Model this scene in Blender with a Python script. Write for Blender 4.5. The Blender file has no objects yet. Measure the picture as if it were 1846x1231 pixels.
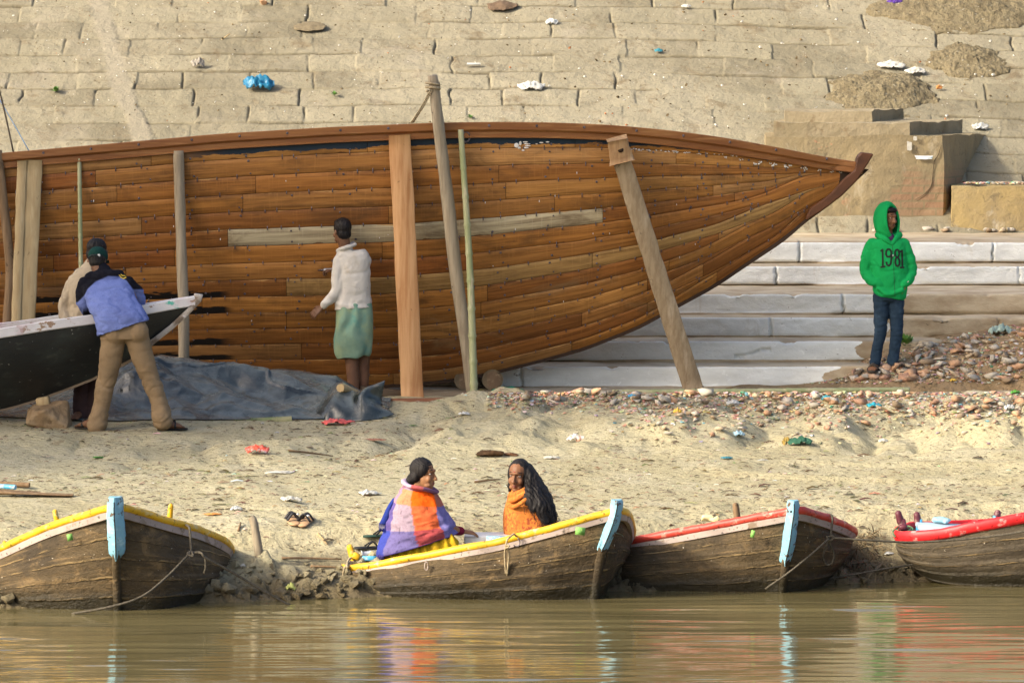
import bpy, bmesh, math, random
import numpy as np
from mathutils import Vector, Matrix
from mathutils.bvhtree import BVHTree

# ------------------------------------------------------------------ camera, sky, sun, exposure
SC = bpy.context.scene
COL = SC.collection
F, H, YH, CX = 7920.0, 4.15, 79.0, 923.0      # long lens: focal length in photo pixels, eye height, horizon row, centre column
cam_d = bpy.data.cameras.new('camera'); cam = bpy.data.objects.new('camera', cam_d); COL.objects.link(cam)
cam.location = (0, 0, H); cam.rotation_euler = (math.radians(90), 0, 0)
cam_d.sensor_width = 36; cam_d.lens = F / 1846 * 36
cam_d.shift_y = -(615.5 - YH) / 1846
cam_d.clip_start = 1; cam_d.clip_end = 2000
SC.camera = cam

SUN_EL, SUN_AZ = math.radians(31), math.radians(180 + 62)   # the sun stands low behind the camera's left shoulder
W = bpy.data.worlds.new('World'); SC.world = W; W.use_nodes = True
nt = W.node_tree; nt.nodes.clear()
wo = nt.nodes.new('ShaderNodeOutputWorld'); bg = nt.nodes.new('ShaderNodeBackground'); sky = nt.nodes.new('ShaderNodeTexSky')
sky.sky_type = 'NISHITA'; sky.sun_disc = False; sky.sun_elevation = SUN_EL; sky.sun_rotation = SUN_AZ
sky.dust_density = 6.0; sky.air_density = 0.9
bg.inputs[1].default_value = 0.15
nt.links.new(sky.outputs[0], bg.inputs[0]); nt.links.new(bg.outputs[0], wo.inputs[0])
sd = bpy.data.lights.new('sun', 'SUN'); sd.energy = 2.5; sd.angle = math.radians(5.0); sd.color = (1.0, 0.915, 0.74)
sun = bpy.data.objects.new('sun', sd); COL.objects.link(sun)
sdir = Vector((math.sin(SUN_AZ) * math.cos(SUN_EL), math.cos(SUN_AZ) * math.cos(SUN_EL), math.sin(SUN_EL)))
sun.rotation_euler = sdir.to_track_quat('Z', 'Y').to_euler(); sun.location = sdir * 60 + Vector((0, 38, 0))
SC.view_settings.view_transform = 'Standard'; SC.view_settings.look = 'None'
SC.view_settings.gamma = 1; SC.view_settings.exposure = 1.10
SC.render.engine = 'CYCLES'
SC.cycles.max_bounces = 5; SC.cycles.diffuse_bounces = 3; SC.cycles.glossy_bounces = 3
SC.cycles.transmission_bounces = 2; SC.cycles.volume_bounces = 0; SC.cycles.caustics_reflective = False
SC.cycles.use_denoising = True
# ------------------------------------------------------------------ helpers
random.seed(7); RNG = np.random.default_rng(7)
def P(px, py, D):                    # the world point seen at a photo pixel at depth D
    return Vector(((px - CX) * D / F, D, H - (py - YH) * D / F))
def sst(a, b, x):
    t = np.clip((np.asarray(x, float) - a) / (b - a), 0, 1); return t * t * (3 - 2 * t)
def _h(i, j, k, s):
    n = (i * 374761393 + j * 668265263 + k * 2147483647 + s * 1274126177) & 0xffffffff
    n = ((n ^ (n >> 13)) * 1274126177) & 0xffffffff
    n = ((n ^ (n >> 16)) * 2246822519) & 0xffffffff
    return ((n ^ (n >> 15)) & 0xffffff) / float(0xffffff) * 2 - 1
def noise3(x, y, z=0.0, s=0):
    x, y, z = np.broadcast_arrays(np.asarray(x, float), np.asarray(y, float), np.asarray(z, float))
    xi, yi, zi = np.floor(x).astype(np.int64), np.floor(y).astype(np.int64), np.floor(z).astype(np.int64)
    u, v, w = x - xi, y - yi, z - zi
    u, v, w = [t * t * t * (t * (6 * t - 15) + 10) for t in (u, v, w)]
    def l(a, b, t): return a + (b - a) * t
    r = []
    for dz in ((0, 1) if np.any(w) else (0,)):
        a = l(_h(xi, yi, zi + dz, s), _h(xi + 1, yi, zi + dz, s), u)
        b = l(_h(xi, yi + 1, zi + dz, s), _h(xi + 1, yi + 1, zi + dz, s), u)
        r.append(l(a, b, v))
    return r[0] if len(r) == 1 else l(r[0], r[1], w)
def fbm(x, y, z=0.0, o=4, s=0, g=.5):
    a, t, n = 1.0, 0, 0; f = 1.0
    for i in range(o):
        t = t + a * noise3(np.asarray(x) * f + 17.3 * i, np.asarray(y) * f + 5.1 * i, np.asarray(z) * f if np.any(z) else 0.0, s + i); n += a; a *= g; f *= 2.03
    return t / n

ORG = {}                             # world position of every object's origin
def reg(o, org): ORG[o.name] = Vector(org)
def tagit(o, label=None, cat=None, group=None, kind=None):
    if label: o['label'] = label
    if cat: o['category'] = cat
    if group: o['group'] = group
    if kind: o['kind'] = kind
    return o
def thing(name, label, cat, loc, group=None):
    o = bpy.data.objects.new(name, None); COL.objects.link(o); o.location = loc; o.empty_display_size = .1
    reg(o, loc); return tagit(o, label, cat, group)
class MB:                            # gathers pieces of geometry, then links them as ONE mesh object
    def __init__(s): s.V = []; s.F = []; s.M = []; s.UV = []; s.AT = []; s.n = 0
    def add(s, V, Fc, m=0, uv=None, **at):
        V = np.asarray(V, float).reshape(-1, 3); k = len(V)
        s.V.append(V); s.F.append(Fc + s.n if isinstance(Fc, np.ndarray) else [np.asarray(f) + s.n for f in Fc]); s.M.append((len(Fc), m))
        s.UV.append(np.zeros((k, 2)) if uv is None else np.asarray(uv, float).reshape(-1, 2)); s.AT.append((k, at)); s.n += k
        return s
    def join(s, other_list, m=0):
        for V, Fc in other_list: s.add(V, Fc, m)
        return s
def mesh_from(name, mb, org):
    V = np.concatenate(mb.V) - np.array(org)
    lt, li = [], []
    for Fl in mb.F:
        if isinstance(Fl, np.ndarray): lt.append(np.full(len(Fl), Fl.shape[1])); li.append(Fl.ravel())
        else:
            lt.append(np.array([len(f) for f in Fl], int)); li.append(np.concatenate(Fl) if len(Fl) else np.zeros(0, int))
    lt = np.concatenate(lt).astype(np.int32); li = np.concatenate(li).astype(np.int32)
    me = bpy.data.meshes.new(name)
    me.vertices.add(len(V)); me.vertices.foreach_set('co', V.astype(np.float32).ravel())
    me.loops.add(len(li)); me.loops.foreach_set('vertex_index', li)
    me.polygons.add(len(lt)); me.polygons.foreach_set('loop_start', np.concatenate([[0], np.cumsum(lt)[:-1]]).astype(np.int32))
    me.polygons.foreach_set('material_index', np.concatenate([np.full(k, m) for k, m in mb.M]).astype(np.int32))
    uv = np.concatenate(mb.UV)
    if np.any(uv):
        ul = me.uv_layers.new(name='UVMap'); ul.data.foreach_set('uv', uv[li].astype(np.float32).ravel())
    for a in sorted({q for k, d in mb.AT for q in d}):
        w = 3 if any(isinstance(d.get(a), tuple) or np.ndim(d.get(a, 0)) == 2 for k, d in mb.AT) else 1
        d = np.concatenate([np.broadcast_to(np.asarray(d.get(a, 0.0), float), (k, 3) if w == 3 else (k,)) for k, d in mb.AT]).astype(np.float32)
        if w == 1: me.attributes.new(a, 'FLOAT', 'POINT').data.foreach_set('value', d)
        else: me.attributes.new(a, 'FLOAT_VECTOR', 'POINT').data.foreach_set('vector', d.ravel())
    me.update(calc_edges=True); me.validate(); return me
def obj(name, mb, mats, parent=None, smooth=True, bevel=0, origin=None, seg=1, auto=None):
    if isinstance(mb, tuple): mb = MB().add(*mb)
    if isinstance(mb, list): mb = MB().join(mb)
    if parent is not None: org = ORG[parent.name]
    elif origin is not None: org = Vector(origin)
    else:
        V = np.concatenate(mb.V); org = Vector(((V[:, 0].min() + V[:, 0].max()) / 2, (V[:, 1].min() + V[:, 1].max()) / 2, V[:, 2].min()))
    me = mesh_from(name, mb, org)
    if bevel:
        bm = bmesh.new(); bm.from_mesh(me)
        bmesh.ops.remove_doubles(bm, verts=bm.verts, dist=1e-5)
        es = [e for e in bm.edges if len(e.link_faces) == 2 and e.calc_face_angle(0) > .5]
        bmesh.ops.bevel(bm, geom=es, offset=bevel, segments=seg, affect='EDGES', profile=.6, clamp_overlap=True)
        bm.to_mesh(me); bm.free()
    for m in (mats if isinstance(mats, (list, tuple)) else [mats]): me.materials.append(m)
    me.polygons.foreach_set('use_smooth', np.full(len(me.polygons), smooth))
    if smooth and auto: me.set_sharp_from_angle(angle=math.radians(auto))
    o = bpy.data.objects.new(name, me); COL.objects.link(o)
    if parent is not None: o.parent = parent
    else: o.location = org
    reg(o, org); return o
# ---- shapes: each returns (verts, faces)
def gridf(m, n, cu=False, cv=False):
    i, j = np.meshgrid(np.arange(m if cu else m - 1), np.arange(n if cv else n - 1), indexing='ij')
    a = (i * n + j).ravel(); b = (((i + 1) % m) * n + j).ravel(); c = (((i + 1) % m) * n + (j + 1) % n).ravel(); d = (i * n + (j + 1) % n).ravel()
    return np.stack([a, b, c, d], 1)
def grid(A, flip=False, cu=False, cv=False):
    A = np.asarray(A, float); f = gridf(A.shape[0], A.shape[1], cu, cv)
    return A.reshape(-1, 3), (f[:, ::-1] if flip else f)
def spl(pts, k=6):                   # Catmull-Rom through the points
    p = np.array([list(q) for q in pts], float)
    if len(p) < 3: return np.array([p[0] + (p[-1] - p[0]) * t for t in np.linspace(0, 1, k + 1)])
    q = np.vstack([2 * p[0] - p[1], p, 2 * p[-1] - p[-2]]); out = []
    for i in range(1, len(q) - 2):
        t = np.linspace(0, 1, k, endpoint=False)[:, None]
        a, b, c, d = q[i - 1], q[i], q[i + 1], q[i + 2]
        out.append(.5 * (2 * b + (c - a) * t + (2 * a - 5 * b + 4 * c - d) * t * t + (3 * b - a - 3 * c + d) * t ** 3))
    return np.vstack(out + [p[-1:]])
def frames(p):
    T = np.gradient(p, axis=0); T /= np.linalg.norm(T, axis=1)[:, None] + 1e-12
    u = np.cross(T[0], [0, 1, 0]) if abs(T[0][1]) < .9 else np.cross(T[0], [1, 0, 0]); u /= np.linalg.norm(u)
    U = []
    for t in T:
        u = u - t * np.dot(u, t); u /= np.linalg.norm(u) + 1e-12; U.append(u)
    U = np.array(U); return T, U, np.cross(T, U)
def tube(pts, r, n=8, k=0, round_=False, sq=1.0):
    p = np.array([list(q) for q in pts], float); r = np.broadcast_to(np.asarray(r, float), (len(p),)).copy()
    if k: 
        rr = spl(np.stack([r, r * 0, r * 0], 1), k)[:, 0]; p = spl(p, k); r = rr[:len(p)]
    T, U, Wv = frames(p)
    if round_:
        e0, e1, L = [], [], 4
        for q in range(L):
            a = math.pi / 2 * q / L
            e0.append((p[0] - T[0] * r[0] * math.cos(a), r[0] * max(math.sin(a), .02), 0)); e1.append((p[-1] + T[-1] * r[-1] * math.sin(math.pi / 2 * (q + 1) / L), r[-1] * max(math.cos(math.pi / 2 * (q + 1) / L), .02), -1))
        P2 = [e[0] for e in e0] + list(p) + [e[0] for e in e1]; r = np.array([e[1] for e in e0] + list(r) + [e[1] for e in e1])
        ix = [0] * L + list(range(len(p))) + [-1] * L; p = np.array(P2); U = U[ix]; Wv = Wv[ix]
    a = np.linspace(0, 2 * math.pi, n, endpoint=False)
    V = p[:, None] + r[:, None, None] * (np.cos(a)[None, :, None] * U[:, None] + sq * np.sin(a)[None, :, None] * Wv[:, None])
    m = len(p); Fc = [list(f) for f in gridf(m, n, False, True)]
    Fc.append(list(range(n))[::1]); Fc.append([(m - 1) * n + i for i in range(n)][::-1])
    return V.reshape(-1, 3), Fc
def ell(c, r, R=None, nu=14, nv=9):
    th = np.linspace(0, math.pi, nv + 1); ph = np.linspace(0, 2 * math.pi, nu, endpoint=False)
    V = [(0, 0, 1)] + [(math.sin(t) * math.cos(f), math.sin(t) * math.sin(f), math.cos(t)) for t in th[1:-1] for f in ph] + [(0, 0, -1)]
    V = np.array(V) * np.broadcast_to(np.asarray(r, float), (3,))
    if R is not None: V = V @ np.asarray(R).T
    Fc = [[0, 1 + i, 1 + (i + 1) % nu] for i in range(nu)]
    for j in range(nv - 2):
        for i in range(nu): Fc.append([1 + j * nu + i, 1 + (j + 1) * nu + i, 1 + (j + 1) * nu + (i + 1) % nu, 1 + j * nu + (i + 1) % nu])
    b = 1 + (nv - 2) * nu; e = len(V) - 1
    Fc += [[e, b + (i + 1) % nu, b + i] for i in range(nu)]
    return V + np.array(list(c)), Fc
BF = [[0, 3, 2, 1], [4, 5, 6, 7], [0, 1, 5, 4], [1, 2, 6, 5], [2, 3, 7, 6], [3, 0, 4, 7]]
def box(c, s, R=None):
    x, y, z = [t / 2 for t in s]
    V = np.array([(-x, -y, -z), (x, -y, -z), (x, y, -z), (-x, y, -z), (-x, -y, z), (x, -y, z), (x, y, z), (-x, y, z)])
    if R is not None: V = V @ np.array(R).T
    return V + np.array(list(c)), BF
def hexa(pts): return np.array([list(p) for p in pts], float), BF          # eight corners, bottom ring then top ring
def prism(poly, off):                # polygon swept along a vector
    p = np.array([list(q) for q in poly], float); n = len(p); o = np.array(list(off), float)
    Fc = [list(range(n))[::-1], list(range(n, 2 * n))] + [[i, (i + 1) % n, n + (i + 1) % n, n + i] for i in range(n)]
    return np.vstack([p, p + o]), Fc
def loft(S, n=28, ex=2.0, caps=True, k=0):  # S: rows of (centre, half-axis a, half-axis b)
    S = np.array([[list(c), list(a), list(b)] for c, a, b in S], float)
    if k: S = spl(S.reshape(len(S), 9), k).reshape(-1, 3, 3)
    t = np.linspace(0, 2 * math.pi, n, endpoint=False)
    ca = np.sign(np.cos(t)) * np.abs(np.cos(t)) ** (2 / ex); sa = np.sign(np.sin(t)) * np.abs(np.sin(t)) ** (2 / ex)
    V = S[:, 0][:, None] + ca[None, :, None] * S[:, 1][:, None] + sa[None, :, None] * S[:, 2][:, None]
    m = len(S); Fc = [list(f) for f in gridf(m, n, False, True)]
    if caps: Fc += [list(range(n)), [(m - 1) * n + i for i in range(n)][::-1]]
    return V.reshape(-1, 3), Fc
def rot(a, axis): return np.array(Matrix.Rotation(a, 3, axis))
def stone(r, seed, n=13):            # angular broken piece: hull of random points
    g = np.random.default_rng(seed); p = g.normal(size=(n, 3)); p /= np.linalg.norm(p, axis=1)[:, None]
    p = np.sign(p) * np.abs(p) ** .75; p *= np.array(r) * g.uniform(.8, 1.05, (n, 1))
    bm = bmesh.new(); [bm.verts.new(q) for q in p]
    bmesh.ops.convex_hull(bm, input=bm.verts)
    bmesh.ops.delete(bm, geom=[v for v in bm.verts if not v.link_faces], context='VERTS')
    bm.verts.index_update(); V = np.array([v.co[:] for v in bm.verts]); Fc = [[v.index for v in f.verts] for f in bm.faces]; bm.free()
    return V, Fc
def vnormals(V, Fc):
    N = np.zeros_like(V)
    for f in Fc:
        a, b, c = V[f[0]], V[f[1]], V[f[2]]; nn = np.cross(b - a, c - a)
        for i in f: N[i] += nn
    return N / (np.linalg.norm(N, axis=1)[:, None] + 1e-12)
def union(prims, vox=.006, smooth=3, disp=None):   # one continuous skin round overlapping closed pieces
    mb = MB().join(prims); me = mesh_from('tmp', mb, (0, 0, 0))
    bm = bmesh.new(); bm.from_mesh(me); bmesh.ops.recalc_face_normals(bm, faces=bm.faces); bm.to_mesh(me); bm.free()
    o = bpy.data.objects.new('tmp', me); COL.objects.link(o)
    md = o.modifiers.new('r', 'REMESH'); md.mode = 'VOXEL'; md.voxel_size = vox
    dg = bpy.context.evaluated_depsgraph_get(); dg.update()
    e = o.evaluated_get(dg); m2 = bpy.data.meshes.new_from_object(e)
    n = len(m2.vertices); V = np.zeros(n * 3, np.float32); m2.vertices.foreach_get('co', V); V = V.reshape(-1, 3).astype(float)
    lt = np.zeros(len(m2.polygons), np.int32); m2.polygons.foreach_get('loop_total', lt)
    li = np.zeros(len(m2.loops), np.int32); m2.loops.foreach_get('vertex_index', li)
    ed = np.zeros(len(m2.edges) * 2, np.int32); m2.edges.foreach_get('vertices', ed); ed = ed.reshape(-1, 2)
    if np.all(lt == 4): Fc = li.reshape(-1, 4)
    else:
        Fc = np.split(li, np.cumsum(lt)[:-1])
    deg = np.bincount(ed.ravel(), minlength=n).astype(float)[:, None]
    for it in range(smooth):
        acc = np.zeros_like(V)
        for k in range(3): acc[:, k] = np.bincount(ed[:, 0], V[ed[:, 1], k], n) + np.bincount(ed[:, 1], V[ed[:, 0], k], n)
        V = V * .4 + .6 * acc / np.maximum(deg, 1)
    if disp is not None:
        if isinstance(Fc, np.ndarray):
            a, b, c = V[Fc[:, 0]], V[Fc[:, 1]], V[Fc[:, 2]]; fn = np.cross(b - a, c - a); N = np.zeros_like(V)
            for q in range(4):
                for k in range(3): N[:, k] += np.bincount(Fc[:, q], fn[:, k], n)
            N /= np.linalg.norm(N, axis=1)[:, None] + 1e-12
        else: N = vnormals(V, Fc)
        V = V + N * np.asarray(disp(V))[:, None]
    bpy.data.objects.remove(o); bpy.data.meshes.remove(me); bpy.data.meshes.remove(m2)
    return V, Fc
def curve_z(px, py, D, X, sm=9):     # photo outline -> height as a smooth function of X
    D = np.broadcast_to(np.asarray(D, float), (len(px),)); p = np.array([P(a, b, d) for a, b, d in zip(px, py, D)])
    g = np.linspace(p[0, 0], p[-1, 0], 400); z = np.interp(g, p[:, 0], p[:, 2])
    kn = np.hanning(sm * 2 + 3); kn /= kn.sum(); zp = np.pad(z, len(kn) // 2, mode='reflect', reflect_type='odd'); z = np.convolve(zp, kn, 'valid')
    return np.interp(X, g, z)
# ------------------------------------------------------------------ materials
class G:
    def __init__(s, name, rough=.8, spec=.3, metal=0.0):
        s.m = bpy.data.materials.new(name); s.m.use_nodes = True; s.t = s.m.node_tree; s.t.nodes.clear()
        o = s.n('ShaderNodeOutputMaterial'); s.b = s.n('ShaderNodeBsdfPrincipled', {'Roughness': rough, 'Specular IOR Level': spec, 'Metallic': metal})
        s.t.links.new(s.b.outputs[0], o.inputs[0]); s.tc = s.n('ShaderNodeTexCoord')
    def n(s, typ, inp={}, **pr):
        d = s.t.nodes.new(typ)
        for k, v in pr.items(): setattr(d, k, v)
        for k, v in inp.items():
            if isinstance(v, bpy.types.NodeSocket): s.t.links.new(v, d.inputs[k])
            else:
                if isinstance(v, tuple) and len(v) == 3 and d.inputs[k].type == 'RGBA': v = (*v, 1)
                d.inputs[k].default_value = v
        return d
    def co(s, sc=1, off=(0, 0, 0), src='Object'):
        sc = (sc,) * 3 if not isinstance(sc, tuple) else sc
        return s.n('ShaderNodeMapping', {'Vector': s.tc.outputs[src], 'Scale': sc, 'Location': off}).outputs[0]
    def noise(s, sc=1, det=4, ro=.55, dist=0, off=(0, 0, 0), src='Object'):
        return s.n('ShaderNodeTexNoise', {'Vector': s.co(sc, off, src), 'Scale': 1.0, 'Detail': det, 'Roughness': ro, 'Distortion': dist}).outputs[0]
    def rng(s, v, a, b, c=0.0, d=1.0): return s.n('ShaderNodeMapRange', {0: v, 1: a, 2: b, 3: c, 4: d}, interpolation_type='SMOOTHSTEP').outputs[0]
    def math(s, op, a, b=0.0): return s.n('ShaderNodeMath', {0: a, 1: b}, operation=op).outputs[0]
    def mix(s, f, a, b, mode='MIX'): return s.n('ShaderNodeMix', {0: f, 6: a, 7: b}, data_type='RGBA', blend_type=mode).outputs[2]
    def attr(s, name, out='Fac'): return s.n('ShaderNodeAttribute', attribute_name=name).outputs[out]
    def sep(s, v): return s.n('ShaderNodeSeparateXYZ', {0: v}).outputs
    def bump(s, h, st, dist):
        d = {'Height': h, 'Strength': st, 'Distance': dist}
        if s.b.inputs['Normal'].is_linked: d['Normal'] = s.b.inputs['Normal'].links[0].from_socket
        s.t.links.new(s.n('ShaderNodeBump', d).outputs[0], s.b.inputs['Normal'])
    def col(s, c):
        if isinstance(c, bpy.types.NodeSocket): s.t.links.new(c, s.b.inputs['Base Color'])
        else: s.b.inputs['Base Color'].default_value = (*c, 1)
    def link(s, a, name): s.t.links.new(a, s.b.inputs[name])
def pm(name, col, rough=.8, layers=(), bumps=(), spec=.3, metal=0.0, attr=None):
    g = G(name, rough, spec, metal); c = g.mix(0.0, col, col) if attr is None else g.attr(attr, 'Vector')
    for i, L in enumerate(layers):
        sc, lo, hi, c2 = L[:4]; f = g.rng(g.noise(sc, L[4] if len(L) > 4 else 5, .6, 0, (3.1 * i, 7.7 * i, 1.3 * i)), lo, hi)
        c = g.mix(f, c, c2, L[5] if len(L) > 5 else 'MIX')
    g.col(c)
    for i, (sc, st, di) in enumerate(bumps): g.bump(g.noise(sc, 5, .6, 0, (1.7 * i + 2, 4.2 * i, 0)), st, di)
    return g.m
# ------------------------------------------------------------------ the setting
def axis_pts(segs):                  # (a, b, step) pieces -> sorted coordinates
    return np.unique(np.concatenate([np.append(np.arange(a, b, st), b) for a, b, st in segs]).round(5))
# ---- river bank: one sheet
def shoreD(x): return 33.25 + .23 * np.clip(x, -14, 14) + .10 * fbm(np.asarray(x) * .9, 0.0, o=3, s=5)
def zg(x, D, fine=True):
    x = np.asarray(x, float); D = np.asarray(D, float); t = D - shoreD(x)
    z = np.interp(t, [-40, -14, -4, -1, -.3, 0, .12, .45, .82, .93, 1.2, 2, 5.9, 7.6, 9], [-3.2, -2, -.8, -.3, -.1, 0, .05, .15, .28, .40, .455, .50, .76, .83, .84])
    m = sst(.3, 1.2, t)
    z = z + .035 * fbm(x * .6, D * .6, o=3, s=11) * m
    lf = sst(-.4, -1.6, x); Dn = D + .25 * noise3(x * .7, D * .3, s=3)
    w = .45 * lf * sst(36.3, 37.2, Dn) * (1 - sst(38.0, 38.5, Dn)) + (1 - lf) * sst(37.2, 38.2, Dn) * (1 - sst(40.2, 40.9, D))
    bil = np.abs(fbm(x * .75, D * .62, o=2, s=21)); bil2 = np.abs(fbm(x * 1.7, D * 1.3, o=3, s=23))
    z = z + w * (.50 * np.minimum(bil, .36) + .20 * np.minimum(bil2, .4) - .11)
    z = z + .10 * sst(2.9, 4.9, x) * sst(36.6, 38.6, D) * (1 - sst(40.4, 41.2, D))
    z = z + .10 * np.exp(-((x + .15) / .85) ** 2 - ((D - 39.7) / .65) ** 2)
    # clods and a slumped lip along the water's edge
    wc = sst(-.25, .05, t) * (1 - sst(.45, .95, t))
    pt = sst(-.15, .35, fbm(x * 1.1, D * 1.4, o=3, s=33)); z = z + wc * ((.05 + .20 * pt) * np.abs(fbm(x * 3.1 + .6 * noise3(x * 5, D * 5, s=35), D * 4.0, o=5, s=31, g=.62)) + .08 * pt * fbm(x * 8, D * 8, o=4, s=37, g=.6))
    wl = sst(.3, .6, t) * (1 - sst(1.2, 1.9, t)); z = z + wl * .05 * fbm(x * 2.6, D * 2.6, o=4, s=41)
    z = z - .20 * np.exp(-((x - 2.75) / .35) ** 2) * sst(.05, .3, t) * (1 - sst(.7, 1.0, t))
    # long low ledges on the flat part
    led = np.abs(noise3(x * .33 + 3, D * .95, s=51)); z = z + m * (1 - w) * .035 * (1 - sst(0.02, .22, led))
    if fine: z = z + m * (.010 * fbm(x * 2.0, D * 2.2, o=4, s=61) + .010 * np.abs(fbm(x * 7, D * 9, o=4, s=67, g=.6)))
    z = np.where(D > 40.55, np.minimum(z, np.interp(D, [40.55, 41.0, 41.4, 42, 60], [.95, .86, .80, .6, .5])), z)
    return z
xs = axis_pts([(-70, -12, 4), (-12, -5.6, .16), (-5.6, 5.7, .0145), (5.7, 12, .16), (12, 70, 4)])
Ds = axis_pts([(8, 30, 2), (30, 32, .25), (32, 34.6, .014), (34.6, 41.6, .026), (41.6, 48, .8)])
Xg, Dg = np.meshgrid(xs, Ds, indexing='ij'); Zg = zg(Xg, Dg)
def m_sand():
    g = G('sandy_mud', .9, .15); z = g.sep(g.tc.outputs['Object'])[2]
    c = g.mix(g.rng(g.noise((.7, .9, .7), 5), .35, .7), (.515, .46, .295), (.44, .385, .235))
    c = g.mix(g.rng(g.noise(2.6, 6, .65, 0, (4, 2, 0)), .42, .75), c, (.52, .47, .325))
    c = g.mix(g.math('MULTIPLY', g.rng(g.noise((5.5, 4.2, 5), 6, .7, .6, (9, 1, 0)), .58, .70), .6), c, (.27, .205, .11))
    c = g.mix(g.math('MULTIPLY', g.rng(g.noise((16, 26, 16), 5, .65, 1.2, (1, 8, 0)), .585, .64), .85), c, (.11, .08, .045))
    c = g.mix(g.rng(g.noise(40, 3, .5, 0, (1, 1, 5)), .70, .74), c, (.62, .57, .45))
    wet = g.rng(g.math('ADD', z, g.math('MULTIPLY', g.math('SUBTRACT', g.noise(2.2, 4), .5), .30)), .02, .36, 1.0, 0.0)
    c = g.mix(g.math('MULTIPLY', wet, .9), c, (.105, .078, .040))
    g.col(c); g.link(g.rng(wet, 0, 1, .92, .55), 'Roughness')
    g.bump(g.noise((12, 20, 14), 6, .68), 1.0, .06); g.bump(g.noise(70, 3, .6), .5, .008); return g.m
MT_SAND = m_sand()
mb = MB().add(*grid(np.stack([Xg, Dg, Zg], 2)))
tagit(obj('ground', mb, MT_SAND, origin=(0, 38, 0)), 'sloping bank of pale dry river mud rising from the water', 'ground', kind='structure')
# ---- water, rippled in long low waves
xw = axis_pts([(-60, -7, 3), (-7, 7, .11), (7, 60, 3)]); Dw = axis_pts([(4, 27, 1.2), (27, 34.8, .026), (34.8, 36, .4)])
Xw, Yw = np.meshgrid(xw, Dw, indexing='ij')
near = sst(60, 8, np.abs(Xw)) * sst(20, 27, Yw) * (1 - .45 * sst(32.2, 33.4, Yw - .2 * Xw))
Zw = near * (0.0075 * fbm(Xw * .50, Yw * 2.4, o=1, s=71) + .0050 * fbm(Xw * .9 + .15 * Yw, Yw * 6.5, o=2, s=73) + .0020 * fbm(Xw * 2.2, Yw * 14, o=1, s=77))
def m_water():
    g = G('river_water', .07, .5); g.b.inputs['IOR'].default_value = 1.33
    g.col(g.mix(g.rng(g.noise((.5, 2.0, 1), 4), .3, .7), (.102, .084, .037), (.135, .113, .052)))
    g.bump(g.noise((2.2, 13, 2), 3, .5), .12, .02); g.b.inputs['Specular IOR Level'].default_value = .8; return g.m
mb = MB().add(*grid(np.stack([Xw, Yw, Zw], 2)))
tagit(obj('water', mb, m_water(), origin=(0, 30, 0)), 'rippled brown river water', 'water', kind='structure')
# ---- flat stone ledge under the big hull
MT_PAVE = pm('worn_ledge_stone', (.40, .32, .21), .9, [((1.2, 1.6, 1), .35, .7, (.30, .235, .15)), (7, .52, .72, (.50, .42, .30)), (30, .62, .7, (.17, .13, .08))], [(12, .6, .02), (60, .4, .006)], .2)
xp = axis_pts([(-14, -6, .5), (-6, 6, .05), (6, 14, .5)]); prof = []
A = []
for x in xp:
    df = 40.72 + .72 * sst(-.3, 3.0, x) + .05 * noise3(x * .8, 1.0, s=81) + .015 * noise3(x * 5, 2.0, s=82); zt = .85 + .006 * noise3(x * 1.3, 0, s=83)
    A.append([(x, df + .01, .3), (x, df, zt - .03), (x, df + .008, zt - .008), (x, df + .03, zt), (x, df + .5, zt + .004), (x, 42.2, zt), (x, 42.6, .84)])
tagit(obj('pavement', MB().add(*grid(np.array(A))), MT_PAVE, origin=(0, 41.5, .8)), 'flat stone ledge at the foot of the whitewashed steps', 'pavement', kind='structure')
# ---- whitewashed steps
SD = [42.3, 42.89, 43.46, 43.9, 45.4, 46.0, 49.2]; SZ = [.84, 1.047, 1.247, 1.445, 1.65, 1.851, 2.07]
JO = [[940, 120, 1720], [990, 300, 1655], [1390, 640, 1800], [1520, 880, 240], [1400, 1150, 1838, 500], [1441, 1790, 700], [1701, 1150, 350]]
def m_steps():
    g = G('whitewashed_stone', .85, .25); p = g.attr('paint')
    pale = g.mix(g.rng(g.noise((1.6, 2, 5), 5), .35, .7), (.82, .845, .81), (.66, .68, .65))
    pale = g.mix(g.rng(g.noise((10, 10, 14), 5, .7, .5, (3, 0, 0)), .55, .72), pale, (.87, .89, .86))
    bare = g.mix(g.rng(g.noise((2.5, 2.5, 6), 5, .6, 0, (0, 5, 0)), .35, .7), (.50, .415, .285), (.33, .25, .155))
    f = g.math('ADD', p, g.math('MULTIPLY', g.math('SUBTRACT', g.noise((7, 7, 12), 6, .7), .5), 1.1))
    c = g.mix(g.rng(f, .46, .52), bare, pale)
    c = g.mix(g.math('MULTIPLY', g.rng(g.noise((16, 8, 26), 4, .7, 1.0, (1, 2, 3)), .685, .70), .9), c, (.16, .125, .09))
    c = g.mix(g.math('MULTIPLY', g.rng(g.noise((5, 3, .9), 5, .7, .3, (7, 2, 3)), .60, .75), .4), c, (.45, .36, .24))
    g.col(c); g.bump(g.noise((9, 9, 16), 6, .65), .7, .02); g.bump(g.noise(55, 3), .4, .005); return g.m
MT_STEP = m_steps()
steps = thing('stone_steps', 'broad whitewashed stone steps behind the bow of the big hull', 'steps', (0, 42.3, .84))
xst = axis_pts([(-15, -6.4, .4), (-6.4, 6.8, .013), (6.8, 15, .4)])
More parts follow.
